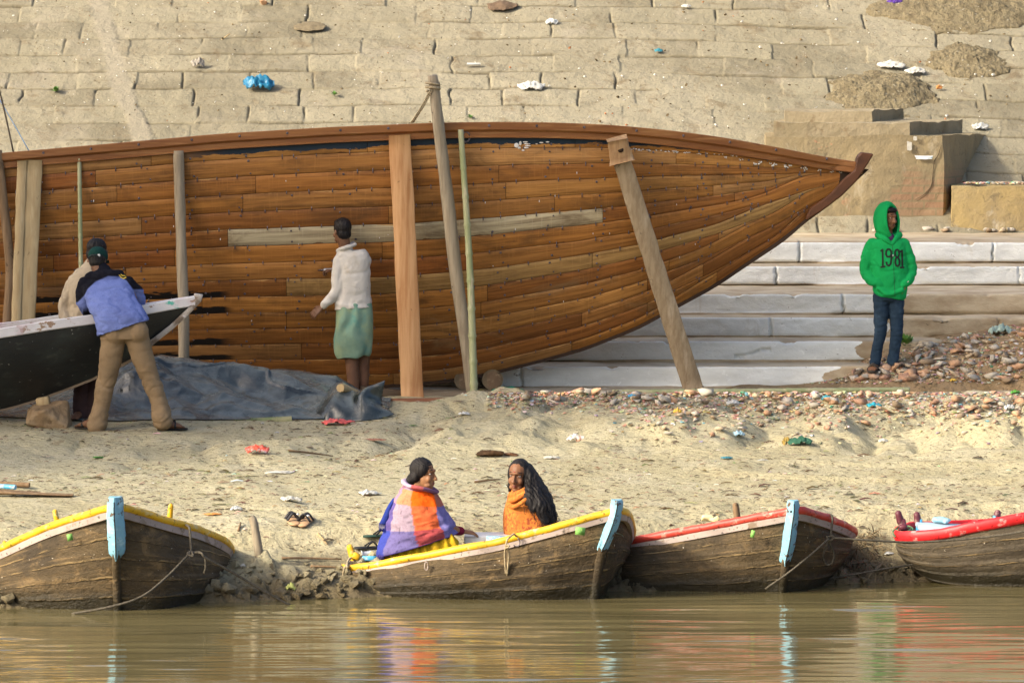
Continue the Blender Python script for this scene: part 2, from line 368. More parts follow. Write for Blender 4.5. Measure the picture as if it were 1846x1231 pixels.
for i in range(6):
    d0, d1, zb, zt = SD[i], SD[i + 1], SZ[i], SZ[i + 1]; h = zt - zb
    pr = [(.05, -.03), (.045, .004), (.03, .012), (.004, .022), (0, .05)] + [(0, q) for q in np.linspace(.07, h - .03, 7)] + [(.001, h - .016), (.006, h - .006), (.018, h)] + [(q, h) for q in np.linspace(.06, d1 - d0 + .02, 5)] + [(d1 - d0 + .10, h)]
    pd = np.array([q[0] for q in pr]); pz = np.array([q[1] for q in pr]); Xs = xst[:, None] + 0 * pd[None]; top = (pz >= h - 1e-6)
    und = sst(-.1, .35, fbm(xst * 1.1, i * 3.0, o=3, s=90 + i))[:, None]
    dep = np.where((pz < .02) & (pd < .06), pd * und, pd)
    Yv = d0 + dep + (pd < .03) * (.016 * fbm(Xs * .7, pz[None] * 3 + i * 9, o=2, s=91) + .008 * fbm(Xs * 6, pz[None] * 9 + i * 9, o=3, s=92))
    chip = np.maximum(0, fbm(Xs * 4, i * 5.0, o=4, s=93) - .28)
    Zv = zb + pz[None] - np.where((pz > h - .02) & (pd < .03), chip * .10, 0) + .006 * fbm(Xs * .5, i * 2.0, o=2, s=94) + top * .008 * fbm(Xs * 3, pd[None] * 3, o=3, s=95)
    for q, jp in enumerate(JO[i] if i < len(JO) else []):
        jx = (jp - CX) * d0 / F; wv = .012 * noise3(pz[None] * 20, jp * 1.0, s=96)
        gp = np.exp(-((Xs - jx - wv) / (.010 if q < 1 else .006)) ** 2) * (1 if q < 2 else .5)
        Yv = Yv + gp * .07 * (pd < .05)
    if i == 1:                       # the broken corner left of the joint
        jx = (1390 - CX) * d0 / F; cr = .05 + .07 * sst(jx - .30, jx - .05, Xs); Yv = Yv + .05 * np.exp(-((pz[None] - cr) / .008) ** 2) * (Xs > jx - .36) * (Xs < jx) * (pd < .05)
    lim = [1500, 1545, 1600, 1620, 9999, 9999][i]; lx = (lim - CX) * d0 / F
    pa = np.where(top[None] | (pd[None] > .012), .05, .92) * (1 - sst(lx - .12, lx + .12, Xs + .15 * noise3(Xs * 3, pz[None] * 9, s=97)))
    pa = pa - .30 * (pz[None] < .05) * sst(0, .4, fbm(Xs * 1.3, i * 4.0, o=3, s=98))
    V, Fc = grid(np.stack([Xs, Yv, Zv], 2))
    obj('step', MB().add(V, Fc, paint=pa.ravel()), MT_STEP, steps)
# ---- sloping stone embankment: courses of big slabs half buried in silt
SL0, SLA = (48.3, 2.07), math.radians(30)
def slope_h(x, s):
    r0 = np.random.default_rng(99); sw = s + .035 * np.maximum(0, x - .6) ** 1.35 + .03 * fbm(x * .35, s * .2, o=2, s=101) + .012 * noise3(x * 2.2, s * 2, s=102)
    k = np.floor(sw / .39).astype(int); v = sw / .39 - k; d = np.minimum(v, 1 - v) * .39; h = np.zeros_like(x); ck = np.zeros_like(x); tone = np.zeros_like(x)
    for kk in range(k.min(), k.max() + 1):
        r = np.random.default_rng(1000 + kk); J = np.cumsum(r.uniform(.5, 1.35, 60)) - 28; m = k == kk
        xx = x[m] + .018 * noise3(x[m] * 3, sw[m] * 6, s=103 + kk % 5); b = np.searchsorted(J, xx); b = np.clip(b, 1, 59)
        du = np.minimum(xx - J[b - 1], J[b] - xx); dj = np.minimum(du, d[m]); cen = (J[b] + J[b - 1]) / 2
        off = r.uniform(-.010, .010, 61); tu = r.uniform(-.016, .016, 61); tv = r.uniform(-.028, .014, 61); tn = r.uniform(-1, 1, 61)
        openv = sst(-.30, .12, fbm(x[m] * .9, s[m] * 1.6, o=3, s=111)); openu = sst(-.12, .22, fbm(x[m] * 1.1 + 9, s[m] * 1.3, o=3, s=113))
        cu = np.exp(-(du / .009) ** 2) * openu * .65; cv = np.exp(-(d[m] / .0085) ** 2) * openv; c = np.maximum(cu, cv)
        hm = off[b] + tu[b] * (xx - cen) + tv[b] * (v[m] - .5) * .39
        h[m] = hm - .05 * c - .002 * np.exp(-(dj / .03) ** 2); ck[m] = c; tone[m] = tn[b]
    h = h + .016 * fbm(x * 1.3, s * 1.6, o=3, s=121) + .011 * fbm(x * 4.2, s * 5, o=5, s=123, g=.6) - .014 * np.maximum(0, fbm(x * 3.3, s * 4.4, o=3, s=127) - .22)
    # smooth mortar runnel coming down the left side
    path = np.interp(s, [1.0, 2.2, 3.2, 4.0, 5.3], [-4.05, -4.25, -4.55, -4.72, -5.0]); mo = 1 - sst(.07, .15, np.abs(x - path) + .03 * noise3(x * 4, s * 4, s=131))
    mo2 = (1 - sst(.35, .8, np.abs(x + 4.75 + .1 * s))) * .5
    h = h * (1 - mo) + .004 * mo; ck = ck * (1 - mo); return h, ck, tone * (1 - mo), np.maximum(mo, mo2 * sst(-.1, .4, fbm(x * 2, s * 1.5, o=3, s=137)))
def slopeP(x, s, h=0.0):
    return np.stack([x + 0 * s, SL0[0] + s * math.cos(SLA) - h * math.sin(SLA), SL0[1] + s * math.sin(SLA) + h * math.cos(SLA)], -1)
xl = axis_pts([(-40, -7, .6), (-7, 7, .0125), (7, 40, .6)]); sl = axis_pts([(-.3, 1.2, .1), (1.2, 5.6, .0145), (5.6, 14, .12)])
Xl, Sl = np.meshgrid(xl, sl, indexing='ij'); hl, ckl, tnl, mol = slope_h(Xl, Sl)
def m_slope():
    g = G('silted_stone', .9, .15); t = g.attr('tone'); ck = g.attr('crack'); mo = g.attr('mortar')
    c = g.mix(g.rng(t, -1, 1), (.238, .212, .145), (.176, .154, .104))
    c = g.mix(g.rng(g.noise((.45, .6, .6), 5), .38, .68), c, (.275, .245, .172))
    c = g.mix(g.rng(g.noise(3.2, 6, .7, .4, (3, 3, 0)), .52, .72), c, (.17, .135, .085))
    c = g.mix(g.math('MULTIPLY', g.rng(g.noise((2.2, 2.2, .9), 5, .6, 0, (1, 9, 0)), .55, .75), .6), c, (.30, .265, .20))
    c = g.mix(g.math('MULTIPLY', g.rng(g.noise(22, 4, .6, .8, (1, 4, 4)), .62, .67), .8), c, (.13, .10, .06))
    c = g.mix(g.rng(g.noise(34, 2, .5, 0, (6, 4, 4)), .755, .77), c, (.68, .66, .60))
    c = g.mix(g.math('MULTIPLY', mo, .5), c, (.30, .265, .20))
    c = g.mix(g.math('MULTIPLY', ck, .9), c, (.055, .042, .025)); g.col(c)
    g.bump(g.noise((5, 5, 8), 6, .7), .8, .05); g.bump(g.noise((18, 18, 22), 5, .7, 1.0), .5, .015); g.bump(g.noise(45, 3), .4, .006); return g.m
MT_SLOPE = m_slope()
V, Fc = grid(slopeP(Xl, Sl, hl))
tagit(obj('embankment', MB().add(V, Fc, tone=tnl.ravel(), crack=ckl.ravel(), mortar=mol.ravel()), MT_SLOPE, origin=(0, 48.3, 2)), 'sloping embankment of large silted stone slabs behind the boat', 'embankment', kind='structure')
def zgrid(x, D): return Zg[np.clip(np.searchsorted(xs, x), 0, len(xs) - 1), np.clip(np.searchsorted(Ds, D), 0, len(Ds) - 1)]
def hit(px, py, kind='ground'):      # where the sight line through a photo pixel meets the bank or the embankment
    if kind == 'ground':
        D = np.linspace(32.6, 42.2, 700); p = np.stack([(px - CX) * D / F, D, H - (py - YH) * D / F], 1); dz = p[:, 2] - zgrid(p[:, 0], D)
    else:
        D = np.linspace(48.5, 60, 900); p = np.stack([(px - CX) * D / F, D, H - (py - YH) * D / F], 1); dz = p[:, 2] - (SL0[1] + (D - SL0[0]) * math.tan(SLA)) - .004
    i = np.argmax(dz <= 0); return Vector(p[i])
# ---- plinth and low wall at the right
def rough_block(quad, z0, z1, st=.05, amp=.012, sd=1, topn=.006):   # quad: four footprint corners (counter-clockwise), solid with a worn surface
    q = [np.array(c, float) for c in quad]; mb = MB(); ns = max(2, int((z1 - z0) / st)); zz = np.linspace(z0, z1, ns)
    for a, b in zip(q, q[1:] + q[:1]):
        n = max(2, int(np.linalg.norm(b - a) / st)); t = np.linspace(0, 1, n)
        xy = a[None] + (b - a)[None] * t[:, None]
        mb.add(*grid(np.stack([np.repeat(xy[:, 0:1], ns, 1), np.repeat(xy[:, 1:2], ns, 1), np.repeat(zz[None], n, 0)], 2)))
    n = max(2, int(np.linalg.norm(q[1] - q[0]) / st)); m = max(2, int(np.linalg.norm(q[2] - q[1]) / st)); u, v = np.meshgrid(np.linspace(0, 1, n), np.linspace(0, 1, m), indexing='ij')
    T = (1 - u)[..., None] * (1 - v)[..., None] * q[0] + u[..., None] * (1 - v)[..., None] * q[1] + u[..., None] * v[..., None] * q[2] + (1 - u)[..., None] * v[..., None] * q[3]
    mb.add(*grid(np.concatenate([T, np.full(T.shape[:2] + (1,), z1)], 2)))
    c = sum(q) / 4
    for V in mb.V:
        o = [fbm(V[:, 0] * 2.2 + 7 * k, V[:, 1] * 2.2, V[:, 2] * 2.2 + sd, o=4, s=140 + k + sd) for k in range(3)]
        e = np.minimum(np.abs(V[:, 2] - z1), 1) < .012
        V += amp * np.stack(o, 1); V[:, 2] -= e * amp * .9 * np.maximum(0, noise3(V[:, 0] * 6, V[:, 1] * 6, sd * 3.0, s=150)) ; V[e, 2] -= .004
    return mb
def m_plaster(name, a, b, brick=False, st=(.62, .60, .55)):
    g = G(name, .9, .15); c = g.mix(g.rng(g.noise((1.3, 1.3, 1.6), 6, .65), .35, .7), a, b)
    c = g.mix(g.rng(g.noise((2.2, 2.2, 1.2), 5, .6, .5, (5, 1, 2)), .5, .75), c, (.34, .265, .145))
    c = g.mix(g.math('MULTIPLY', g.rng(g.noise((3.5, 3.5, 1.8), 5, .7, 0, (2, 6, 2)), .56, .70), .5), c, st)
    c = g.mix(g.math('MULTIPLY', g.rng(g.noise(9, 5, .7, .5, (2, 2, 9)), .54, .68), .7), c, (.15, .12, .078))
    if brick:
        bt = g.n('ShaderNodeTexBrick', {'Vector': g.n('ShaderNodeMapping', {'Vector': g.tc.outputs['Object'], 'Rotation': (math.radians(90), 0, 0)}).outputs[0], 'Color1': (.27, .155, .095, 1), 'Color2': (.30, .20, .12, 1), 'Mortar': (.22, .17, .10, 1), 'Scale': 1.0, 'Mortar Size': .012, 'Brick Width': .26, 'Row Height': .085, 'Mortar Smooth': .3})
        x, y, z = g.sep(g.tc.outputs['Object'])[:3]
        wig = g.math('MULTIPLY', g.math('SUBTRACT', g.noise(2.5, 5), .5), .55)
        m1 = g.rng(g.math('ADD', g.math('ADD', x, g.math('MULTIPLY', z, -.22)), wig), .20, .26)
        m1 = g.math('MULTIPLY', m1, g.rng(g.math('ADD', z, wig), .75, .5)); c = g.mix(g.math('MULTIPLY', m1, .8), c, bt.outputs[0])
        pk = g.math('MULTIPLY', g.rng(g.noise((7, 7, 9), 4, .6, 0, (8, 8, 1)), .58, .66), g.rng(g.math('ABSOLUTE', g.math('ADD', x, .42)), .30, .05)); c = g.mix(g.math('MULTIPLY', pk, .6), c, (.50, .20, .12))
    g.col(c); g.bump(g.noise(8, 6, .65), .7, .03); g.bump(g.noise(50, 3), .4, .006); return g.m
MT_PL = m_plaster('weathered_plaster', (.27, .215, .125), (.195, .16, .10), True, (.46, .41, .31))
MT_SLAB = pm('worn_slab_stone', (.29, .24, .155), .9, [(2.2, .4, .7, (.22, .18, .11)), (8, .55, .72, (.20, .15, .09)), (5, .6, .75, (.36, .31, .22))], [(9, .7, .03), (50, .4, .006)], .15)
MT_YEL = m_plaster('stained_yellow_plaster', (.40, .30, .135), (.30, .235, .13), False, (.62, .58, .50))
px2x = lambda p, D: (p - CX) * D / F
plinth = thing('stone_plinth', 'cracked plastered brick plinth with two stone slabs on top', 'plinth', (px2x(1560, 48.6), 49, 2.07))
fp = [(px2x(1380, 48.6), 48.6), (px2x(1701, 48.6), 48.6), (px2x(1790, 50.4), 50.4), (px2x(1380, 50.4), 50.5)]
obj('base', rough_block(fp, 1.95, 3.135, .035, .020, 2), MT_PL, plinth)
obj('slab', rough_block([(px2x(1396, 48.6), 48.66), (px2x(1640, 48.6), 48.62), (px2x(1735, 50), 50.0), (px2x(1400, 50), 50.3)], 3.10, 3.285, .03, .022, 5), MT_SLAB, plinth)
obj('slab', rough_block([(px2x(1414, 49.2), 49.2), (px2x(1570, 49.2), 49.16), (px2x(1628, 50.2), 50.2), (px2x(1420, 50.2), 50.4)], 3.25, 3.41, .03, .022, 8), MT_SLAB, plinth)
ck = [(1697, 262), (1691, 280), (1684, 292), (1681, 318), (1678, 336), (1664, 352), (1649, 360)]
obj('crack', tube([P(a, b, 48.592) for a, b in ck], [.003, .005, .005, .004, .006, .004, .002], 6, 3), pm('crack_dirt', (.10, .075, .045)), plinth)
lw = rough_block([(px2x(1716, 48.4), 48.4), (px2x(2050, 48.4), 48.3), (px2x(2050, 49.2), 49.2), (px2x(1716, 48.4) + .06, 49.2)], 1.95, 2.59, .04, .020, 11)
tagit(obj('low_wall', lw, MT_YEL, origin=(px2x(1800, 48.6), 48.6, 2.07)), 'low yellow stained plaster wall right of the plinth', 'wall')
# heaps of gritty silt lying on the embankment
MT_SILT = pm('gritty_silt', (.20, .165, .10), .95, [(6, .42, .7, (.14, .112, .066)), (24, .56, .66, (.14, .11, .07)), (18, .62, .7, (.30, .27, .20))], [(14, 1, .05), (40, .8, .02)], .1)
for (px, py, rx, rs, hh, lab, sd) in [(1590, 172, .62, .55, .13, 'triangular heap of gritty silt on the embankment above the plinth slabs', 1), (1742, 112, .50, .42, .09, 'low oval heap of silt on the embankment near two clear plastic sheets', 2), (1730, 20, 1.0, .55, .10, 'wide heap of dark silt at the top right of the embankment', 3)]:
    c = hit(px, py, 's'); s0 = (c.y - SL0[0]) / math.cos(SLA); u, v = np.meshgrid(np.linspace(-1.25, 1.25, 110), np.linspace(-1.25, 1.25, 70), indexing='ij')
    r = np.sqrt(u * u + v * v) + .42 * fbm(u * 1.7, v * 1.7, o=5, s=160 + sd, g=.6); hgt = hh * np.maximum(0, 1 - r) ** .8 + .045 * np.maximum(0, 1 - r) ** .4 * np.abs(fbm(u * 9, v * 9, o=3, s=170 + sd)) - .035 * (r > 1)
    tagit(obj('silt_heap', MB().add(*grid(slopeP(c.x + u * rx, s0 + v * rs, hgt))), MT_SILT, origin=c), lab, 'heap', 'heaps of silt on the embankment')

# ---- unseen building added beyond the left frame edge to shade the hull and steps
bd = thing('added_shade_building', 'tall sandstone riverside building standing left of the picture', 'building', (-17.4, 32.2, 0)); MT_SST = pm('sandstone_wall', (.42, .32, .20), .9, [(1.2, .4, .7, (.34, .25, .15)), (6, .5, .7, (.47, .38, .26))], [(6, .5, .03)])
bmb = MB().add(*box((-17.4, 32.55, 9), (2.4, 5.9, 24))); 
for zz in (4.5, 9, 13.5, 18): bmb.add(*box((-17.4, 32.55, zz), (2.7, 6.2, .3)))
obj('wall', bmb, MT_SST, bd, bevel=.02); obj('parapet', box((-17.4, 32.55, 21.5), (2.8, 6.3, .9)), MT_SST, bd, bevel=.05)
for zz in (2.6, 7, 11.5, 16):
    for dd in range(3):
        f_ = obj('window', box((-16.19, 30.6 + 1.95 * dd, zz), (.12, 1.3, 2.0)), MT_SLAB, bd, bevel=.02); obj('shutter', box((-16.12, 30.6 + 1.95 * dd, zz), (.03, 1.0, 1.7)), pm('shutter_wood', (.12, .10, .08)) if not dd and zz < 3 else bpy.data.materials['shutter_wood'], f_)
# ------------------------------------------------------------------ the big unfinished hull
KD = 41.9                            # keel line
XB, XM, XH = px2x(1566, KD), px2x(430, KD), px2x(1512, KD)
def half(X):
    X = np.asarray(X, float); u = np.clip((X - XM) / (XH - XM), 0, 1); w = np.clip((XM - X) / 7.0, 0, 1)
    return 1.02 * (1 - u ** 2.3) * (1 - .55 * w ** 2.2)
SHP = [(-900, 415), (-400, 330), (0, 291), (200, 274), (400, 256), (600, 244), (800, 236), (900, 235), (1000, 236), (1100, 240), (1200, 249), (1300, 262), (1400, 279), (1500, 297), (1566, 306)]
KLP = [(-900, 600), (-500, 672), (0, 697), (700, 699), (800, 690), (880, 677), (960, 657), (1050, 633), (1150, 594), (1225, 553), (1290, 518), (1350, 477), (1420, 431), (1454, 398), (1480, 383), (1519, 351), (1546, 324), (1566, 306)]
def nearD(px): 
    D = KD
    for _ in range(3): D = KD - half((np.asarray(px, float) - CX) * D / F)
    return D
def zsheer(X): return curve_z([p[0] for p in SHP], [p[1] for p in SHP], nearD([p[0] for p in SHP]), X)
def zkeel(X): return curve_z([p[0] for p in KLP], [p[1] for p in KLP], KD, X, 5)
def hullP(X, v, side=-1, out=0.0):
    X = np.asarray(X, float); v = np.asarray(v, float); b = half(X); zk = zkeel(X); zs = np.maximum(zsheer(X) - (.07 * (side > 0)) * np.minimum(b, 1), zk + .004)
    y = b * (1 - (1 - v) ** 1.75) + out * np.minimum(1, b * 4 + .15); z = zk + (zs - zk) * v ** 1.06
    return np.stack([X + 0 * v, KD + side * y, z + 0 * y], -1)
NS = 15
def vline(i, X):                     # strake edges; every second strake runs out before the stem
    px = CX + X * F / 41.3; v = np.full_like(X, i / NS)
    if i in (0, NS): return v
    if i % 2: v = v + (1 / NS) * sst(1120 + 23 * i, 1345 + 12 * i, px) * (1 if i < NS - 1 else -1)
    j = i if i % 2 == 0 else (i + 1 if i < NS - 1 else i - 1)
    if (j // 2) % 2 == 1 and j < NS - 1: v = v + (2 / NS) * sst(1380, 1500, px) * sst(1120, 1345, px)
    return np.minimum(v, 1.0)
hull = thing('wooden_boat', 'huge unfinished wooden boat of varnished orange planks propped up with poles', 'boat', (0, KD, .85))
pl = MB(); rv = MB(); hr = np.random.default_rng(31)
XL = px2x(-900, 41)
TONES = [(0.2773, 0.1215, 0.0293), (0.2419, 0.1017, 0.0244), (0.2124, 0.0868, 0.022), (0.3186, 0.155, 0.0439), (0.177, 0.067, 0.0183), (0.2537, 0.1141, 0.0317), (0.1357, 0.0521, 0.0159), (0.2301, 0.1066, 0.0317), (0.295, 0.155, 0.0561), (0.1947, 0.062, 0.0171)]
def addplank(i, x0, x1, side, tone, tar=0.0, blue=0.0):
    n = max(3, int((x1 - x0) / .05)); X = np.linspace(x0 + .002, x1 - .002, n); a, b = vline(i, X), vline(i + 1, X)
    if np.max(b - a) < .002: return
    jit = lambda q: .0022 * fbm(X * 2.3, q * 3.7, o=3, s=205)
    a = a + jit(i) * (i > 0); b = b + jit(i + 1) * (i < NS - 1)
    tt = np.array([0, .035, .3, .7, .965, 1.0]); off = np.array([-.006, -.0005, .001, .001, -.0005, -.006]) + hr.uniform(-.001, .0022)
    v = a[:, None] + (b - a)[:, None] * tt[None]; endo = np.where((np.arange(n) == 0) | (np.arange(n) == n - 1), -.008, 0)
    A_ = hullP(X[:, None] + 0 * v, v, side, off[None] + endo[:, None])
    V, Fc = grid(A_, flip=(side < 0))
    u0 = hr.uniform(0, 50); uv = np.stack([np.repeat(X[:, None] + u0, 6, 1), np.repeat(tt[None], n, 0)], 2)
    tr = np.clip(tar, 0, 1) * (1 - sst(px2x(400, 41), px2x(428, 41), X + .08 * noise3(X * 4, i * 2.0, s=211))) * sst(px2x(20, 41), px2x(60, 41), X) if tar else 0 * X
    bl = blue * sst(px2x(250, 41), px2x(420, 41), X) * (1 - .5 * sst(px2x(1150, 41), px2x(1330, 41), X)) if blue else 0 * X
    pl.add(V, Fc, 0, uv.reshape(-1, 2), pcol=tone, tar=np.repeat(tr, 6), blue=np.repeat(bl, 6))
for side in (-1, 1):
    for i in range(NS):
        r = np.random.default_rng(400 + i); cuts = [XL]
        while cuts[-1] < XB - 1.0: cuts.append(cuts[-1] + r.uniform(1.1, 2.9))
        cuts[-1] = XB
        if side < 0 and i == 9: cuts = [c for c in cuts if c < px2x(300, 41)] + [px2x(410, 41), px2x(1088, 41)] + [px2x(1330, 41), XB]
        if side < 0 and i == 10: cuts = [c for c in cuts if c < px2x(60, 41)] + [px2x(255, 41), px2x(700, 41), px2x(1000, 41), px2x(1290, 41), XB]
        for q in range(len(cuts) - 1):
            t = TONES[r.integers(len(TONES))]; t = tuple(.70 * c + .30 * m_ for c, m_ in zip(t, (.270, .104, .023))); f = r.uniform(.85, 1.15) * (.93 if i < 5 else 1.05); t = tuple(c * f for c in t)
            if side < 0 and i == 9 and abs(cuts[q] - px2x(410, 41)) < .01: t = (.33, .265, .165)
            if side < 0 and i == 6 and cuts[q] < px2x(1100, 41) < cuts[q + 1] + .3: t = (.27, .155, .055)
            addplank(i, cuts[q], cuts[q + 1], side, t, 1.0 if i in (2, 3, 5, 6) else 0.0, 1.0 if i == NS - 1 else 0.0)
# dark backing seen only through the seams, and the open inside
Xb = np.linspace(XL, XB, 160); vb = np.linspace(0, 1, 16)
for side in (-1, 1):
    for off in (-.014, -.05):
        V, Fc = grid(hullP(Xb[:, None] + 0 * vb[None], np.repeat(vb[None], 160, 0), side, off), flip=(side < 0) == (off > -.03)); pl.add(V, Fc, 1)
# domed nail heads and iron staples
def hull_n(X, v, side):
    a = hullP(np.array([X - .02, X + .02, X, X]), np.array([v, v, max(v - .01, 0), min(v + .01, 1)]), side); n = np.cross(a[1] - a[0], a[3] - a[2]); n /= np.linalg.norm(n) + 1e-9
    return n if n[1] * side > 0 else -n
for st in np.arange(px2x(-200, 41), px2x(1500, 41), .475):
    for i in range(NS):
        X = st + .03 * hr.normal(); Xa = np.array([X]); a, b = vline(i, Xa)[0], vline(i + 1, Xa)[0]
        if b - a < .02: continue
        for fr in (.22, .78):
            if hr.random() < .22: continue
            v = a + (b - a) * (fr + .05 * hr.normal()); X1 = X + .02 * hr.normal(); n = hull_n(X1, v, -1); p = hullP(np.array([X1]), np.array([v]), -1, .004)[0]
            rr = hr.uniform(.008, .013); R = np.array(Vector(n).to_track_quat('Z', 'Y').to_matrix()); rv.add(*ell(p, (rr, rr, .006), R, 7, 4))
for i in range(1, NS):
    X = px2x(-150, 41)
    while X < px2x(1480, 41):
        X += hr.uniform(.10, .24); Xa = np.array([X]); v = vline(i, Xa)[0]
        if abs(vline(i + 1, Xa)[0] - v) < .02 or hr.random() < .3: continue
        p = hullP(Xa, np.array([v]), -1, .003)[0]; n = hull_n(X, v, -1); R = np.array(Vector(n).to_track_quat('Z', 'Y').to_matrix())
        rv.add(*box(p + np.array([0, 0, hr.uniform(-.006, .006)]), (.008, .007, .040 * hr.uniform(.7, 1.2))), 0)
def m_plank():
    g = G('varnished_planks', .5, .2); base = g.attr('pcol', 'Vector'); uv = g.sep(g.tc.outputs['UV']); v = uv[1]
    def nz(sc, det=5, off=0): return g.n('ShaderNodeTexNoise', {'Vector': g.n('ShaderNodeMapping', {'Vector': g.tc.outputs['UV'], 'Scale': sc, 'Location': (off, off, 0)}).outputs[0], 'Scale': 1.0, 'Detail': det, 'Roughness': .6}).outputs[0]
    c = g.mix(g.rng(nz((1.6, 5, 1), 6), .32, .72), base, g.mix(1.0, base, (1.75, 1.85, 1.9), 'MULTIPLY'))
    c = g.mix(g.math('MULTIPLY', g.rng(nz((.9, 11, 1), 5, 3), .50, .72), .75), c, g.mix(1.0, base, (.45, .38, .34), 'MULTIPLY'))
    c = g.mix(g.math('MULTIPLY', g.rng(g.noise((1.1, 1.1, 3.2), 6, .7, .6), .47, .70), .62), c, (.085, .044, .019)); c = g.mix(g.math('MULTIPLY', g.rng(g.noise((.8, .8, 2.2), 6, .7, .8, (5, 2, 8)), .56, .72), .45), c, (.30, .20, .10))
    c = g.mix(g.math('MULTIPLY', g.rng(nz((55, .5, 1), 2, 6), .56, .68), .28), c, g.mix(1.0, base, (1.7, 1.8, 2.0), 'MULTIPLY'))
    edge = g.math('ADD', v, g.math('MULTIPLY', g.math('SUBTRACT', nz((2.6, .01, 1), 6, 9), .5), .75))
    c = g.mix(g.math('MULTIPLY', g.rng(edge, .99, 1.03), .85), c, (.46, .25, .085))
    edge2 = g.math('ADD', v, g.math('MULTIPLY', g.math('SUBTRACT', nz((4.0, .01, 1), 6, 17), .5), .8)); c = g.mix(g.math('MULTIPLY', g.rng(edge2, -.01, -.045), .8), c, (.13, .05, .016))
    tar = g.math('MULTIPLY', g.attr('tar'), g.rng(g.math('ADD', v, g.math('MULTIPLY', g.math('SUBTRACT', g.noise((5, 5, 30), 5), .5), .9)), .40, .34))
    c = g.mix(tar, c, (.012, .011, .011))
    blue = g.math('MULTIPLY', g.attr('blue'), g.rng(g.math('ADD', v, g.math('MULTIPLY', g.math('SUBTRACT', g.noise((3, 3, 12), 5, .7), .5), .9)), .22, .28)); c = g.mix(blue, c, (.016, .028, .042))
    c = g.mix(g.math('MULTIPLY', g.rng(v, .03, .0), .85), c, (.035, .016, .007)); c = g.mix(g.math('MULTIPLY', g.rng(v, .97, 1.0), .85), c, (.035, .016, .007))
    g.col(c); g.bump(nz((3, 30, 1), 5), .25, .004); g.bump(g.noise((5, 5, 9), 4), .18, .02); g.link(g.rng(nz((2, 4, 1), 4, 12), .3, .7, .42, .62), 'Roughness'); return g.m
MT_PLK = m_plank(); MT_DARK = pm('dark_wood', (.030, .016, .008), .8); MT_IRON = pm('nail_iron', (.17, .15, .17), .45, [(60, .4, .6, (.07, .055, .06))], metal=.55, spec=.5)
obj('planking', pl, [MT_PLK, MT_DARK], hull); 
o = obj('nails', rv, MT_IRON, hull); o['kind'] = 'stuff'
# two-tier rubbing rail
MT_RAIL = pm('rail_wood', (.255, .105, .030), .5, [((.8, 4, 14), .35, .7, (.19, .07, .02)), ((2, 5, 30), .5, .75, (.33, .16, .055)), ((4, 4, 8), .6, .75, (.14, .05, .016))], [((3, 8, 40), .4, .006)], .35)
Xr = np.linspace(XL, px2x(1557, 41.7), 260)
for side in (-1, 1):
    e = hullP(Xr, np.ones_like(Xr), side); pos = []
    for (o_, z_) in [(-.06, .075), (.058, .078), (.066, .070), (.066, .010), (.058, .002), (.034, -.012), (.034, -.052), (.042, -.058), (.042, -.066), (0, -.072), (-.06, -.06)]:
        q = e.copy(); q[:, 1] += side * o_; q[:, 2] += z_ * (1 - .25 * sst(px2x(1300, 41), XB, Xr)); pos.append(q)
    A_ = np.stack(pos, 1); mb = MB(); V, Fc = grid(A_, flip=(side > 0), cv=True); mb.add(V, Fc); n = len(pos); mb.add(A_[-1], [list(range(n))]); mb.add(A_[0], [list(range(n))[::-1]])
    if side < 0:
        for x in np.arange(px2x(-100, 41), px2x(1520, 41), .46):
            k = np.argmin(abs(Xr - x)); mb.add(*ell(e[k] + np.array([0, -.068, .045]), (.013, .006, .013), None, 8, 4), 1)
    obj('rail', mb, [MT_RAIL, MT_IRON], hull, auto=35)
MT_STEM = pm('stem_timber', (.105, .040, .016), .55, [((2, 2, 6), .4, .7, (.065, .026, .012)), ((7, 7, 2), .6, .75, (.16, .07, .03))], [((6, 6, 20), .4, .008)], .35)
sp = [(1575.7, 278), (1562, 300), (1546, 325), (1519, 352.5), (1492, 373.5), (1454, 398), (1453.5, 391), (1460, 377), (1480, 363), (1499, 348), (1523, 321), (1541, 307), (1545, 284), (1553, 275)]
obj('stem', prism([P(a, b, KD - .095) for a, b in sp], (0, .19, 0)), MT_STEM, hull, bevel=.012, smooth=False)
# deck beams and inner floor close the hull
for X in np.arange(px2x(-300, 41), px2x(1380, 41), .8):
    b = float(half(X)) - .09; z = float(zsheer(np.array([X]))[0]) - .10; obj('deck_beam', box((X, KD, z - .06), (.10, 2 * b, .08)), MT_RAIL, hull)

Xf = np.linspace(XL, px2x(1350, 41), 80); e0 = hullP(Xf, np.full_like(Xf, .35), -1, -.06); e1 = hullP(Xf, np.full_like(Xf, .35), 1, -.06); obj('floor', MB().add(*grid(np.stack([e0, e1], 1))), MT_RAIL, hull)
# paint marks
MT_WPAINT = pm('white_paint', (.72, .70, .66), .8, [(40, .55, .65, (.45, .33, .2))])
def onhull(px, py, out=.006):        # point on the near planking seen at a pixel
    X = (px - CX) * 41.2 / F; vs = np.linspace(0, 1, 400); q = hullP(np.full(400, X), vs, -1, out); yy = YH + (H - q[:, 2]) * F / q[:, 1]; k = np.argmin(abs(yy - py)); X = (px - CX) * q[k, 1] / F
    return Vector(hullP(np.array([X]), np.array([vs[k]]), -1, out)[0])
mb = MB()
for (a, b, w, h) in [(931, 262, 4.5, 4.5), (938, 259, 2.5, 4), (936, 267, 3, 2.5), (947, 256, 5, 1.3), (950, 259.5, 6.5, 1.3), (951, 263, 6.5, 1.3), (948, 267, 5.5, 1.3), (943, 271, 3, 1.4), (976, 257, 4, 1.2), (987, 256.5, 3.5, 1.2), (967, 260, 2, 1)]:
    mb.add(*ell(onhull(a, b), (w * .0052, .004, h * .0052), None, 9, 5))
obj('handprint', mb, MT_WPAINT, hull)
mb = MB(); hq = np.random.default_rng(5)
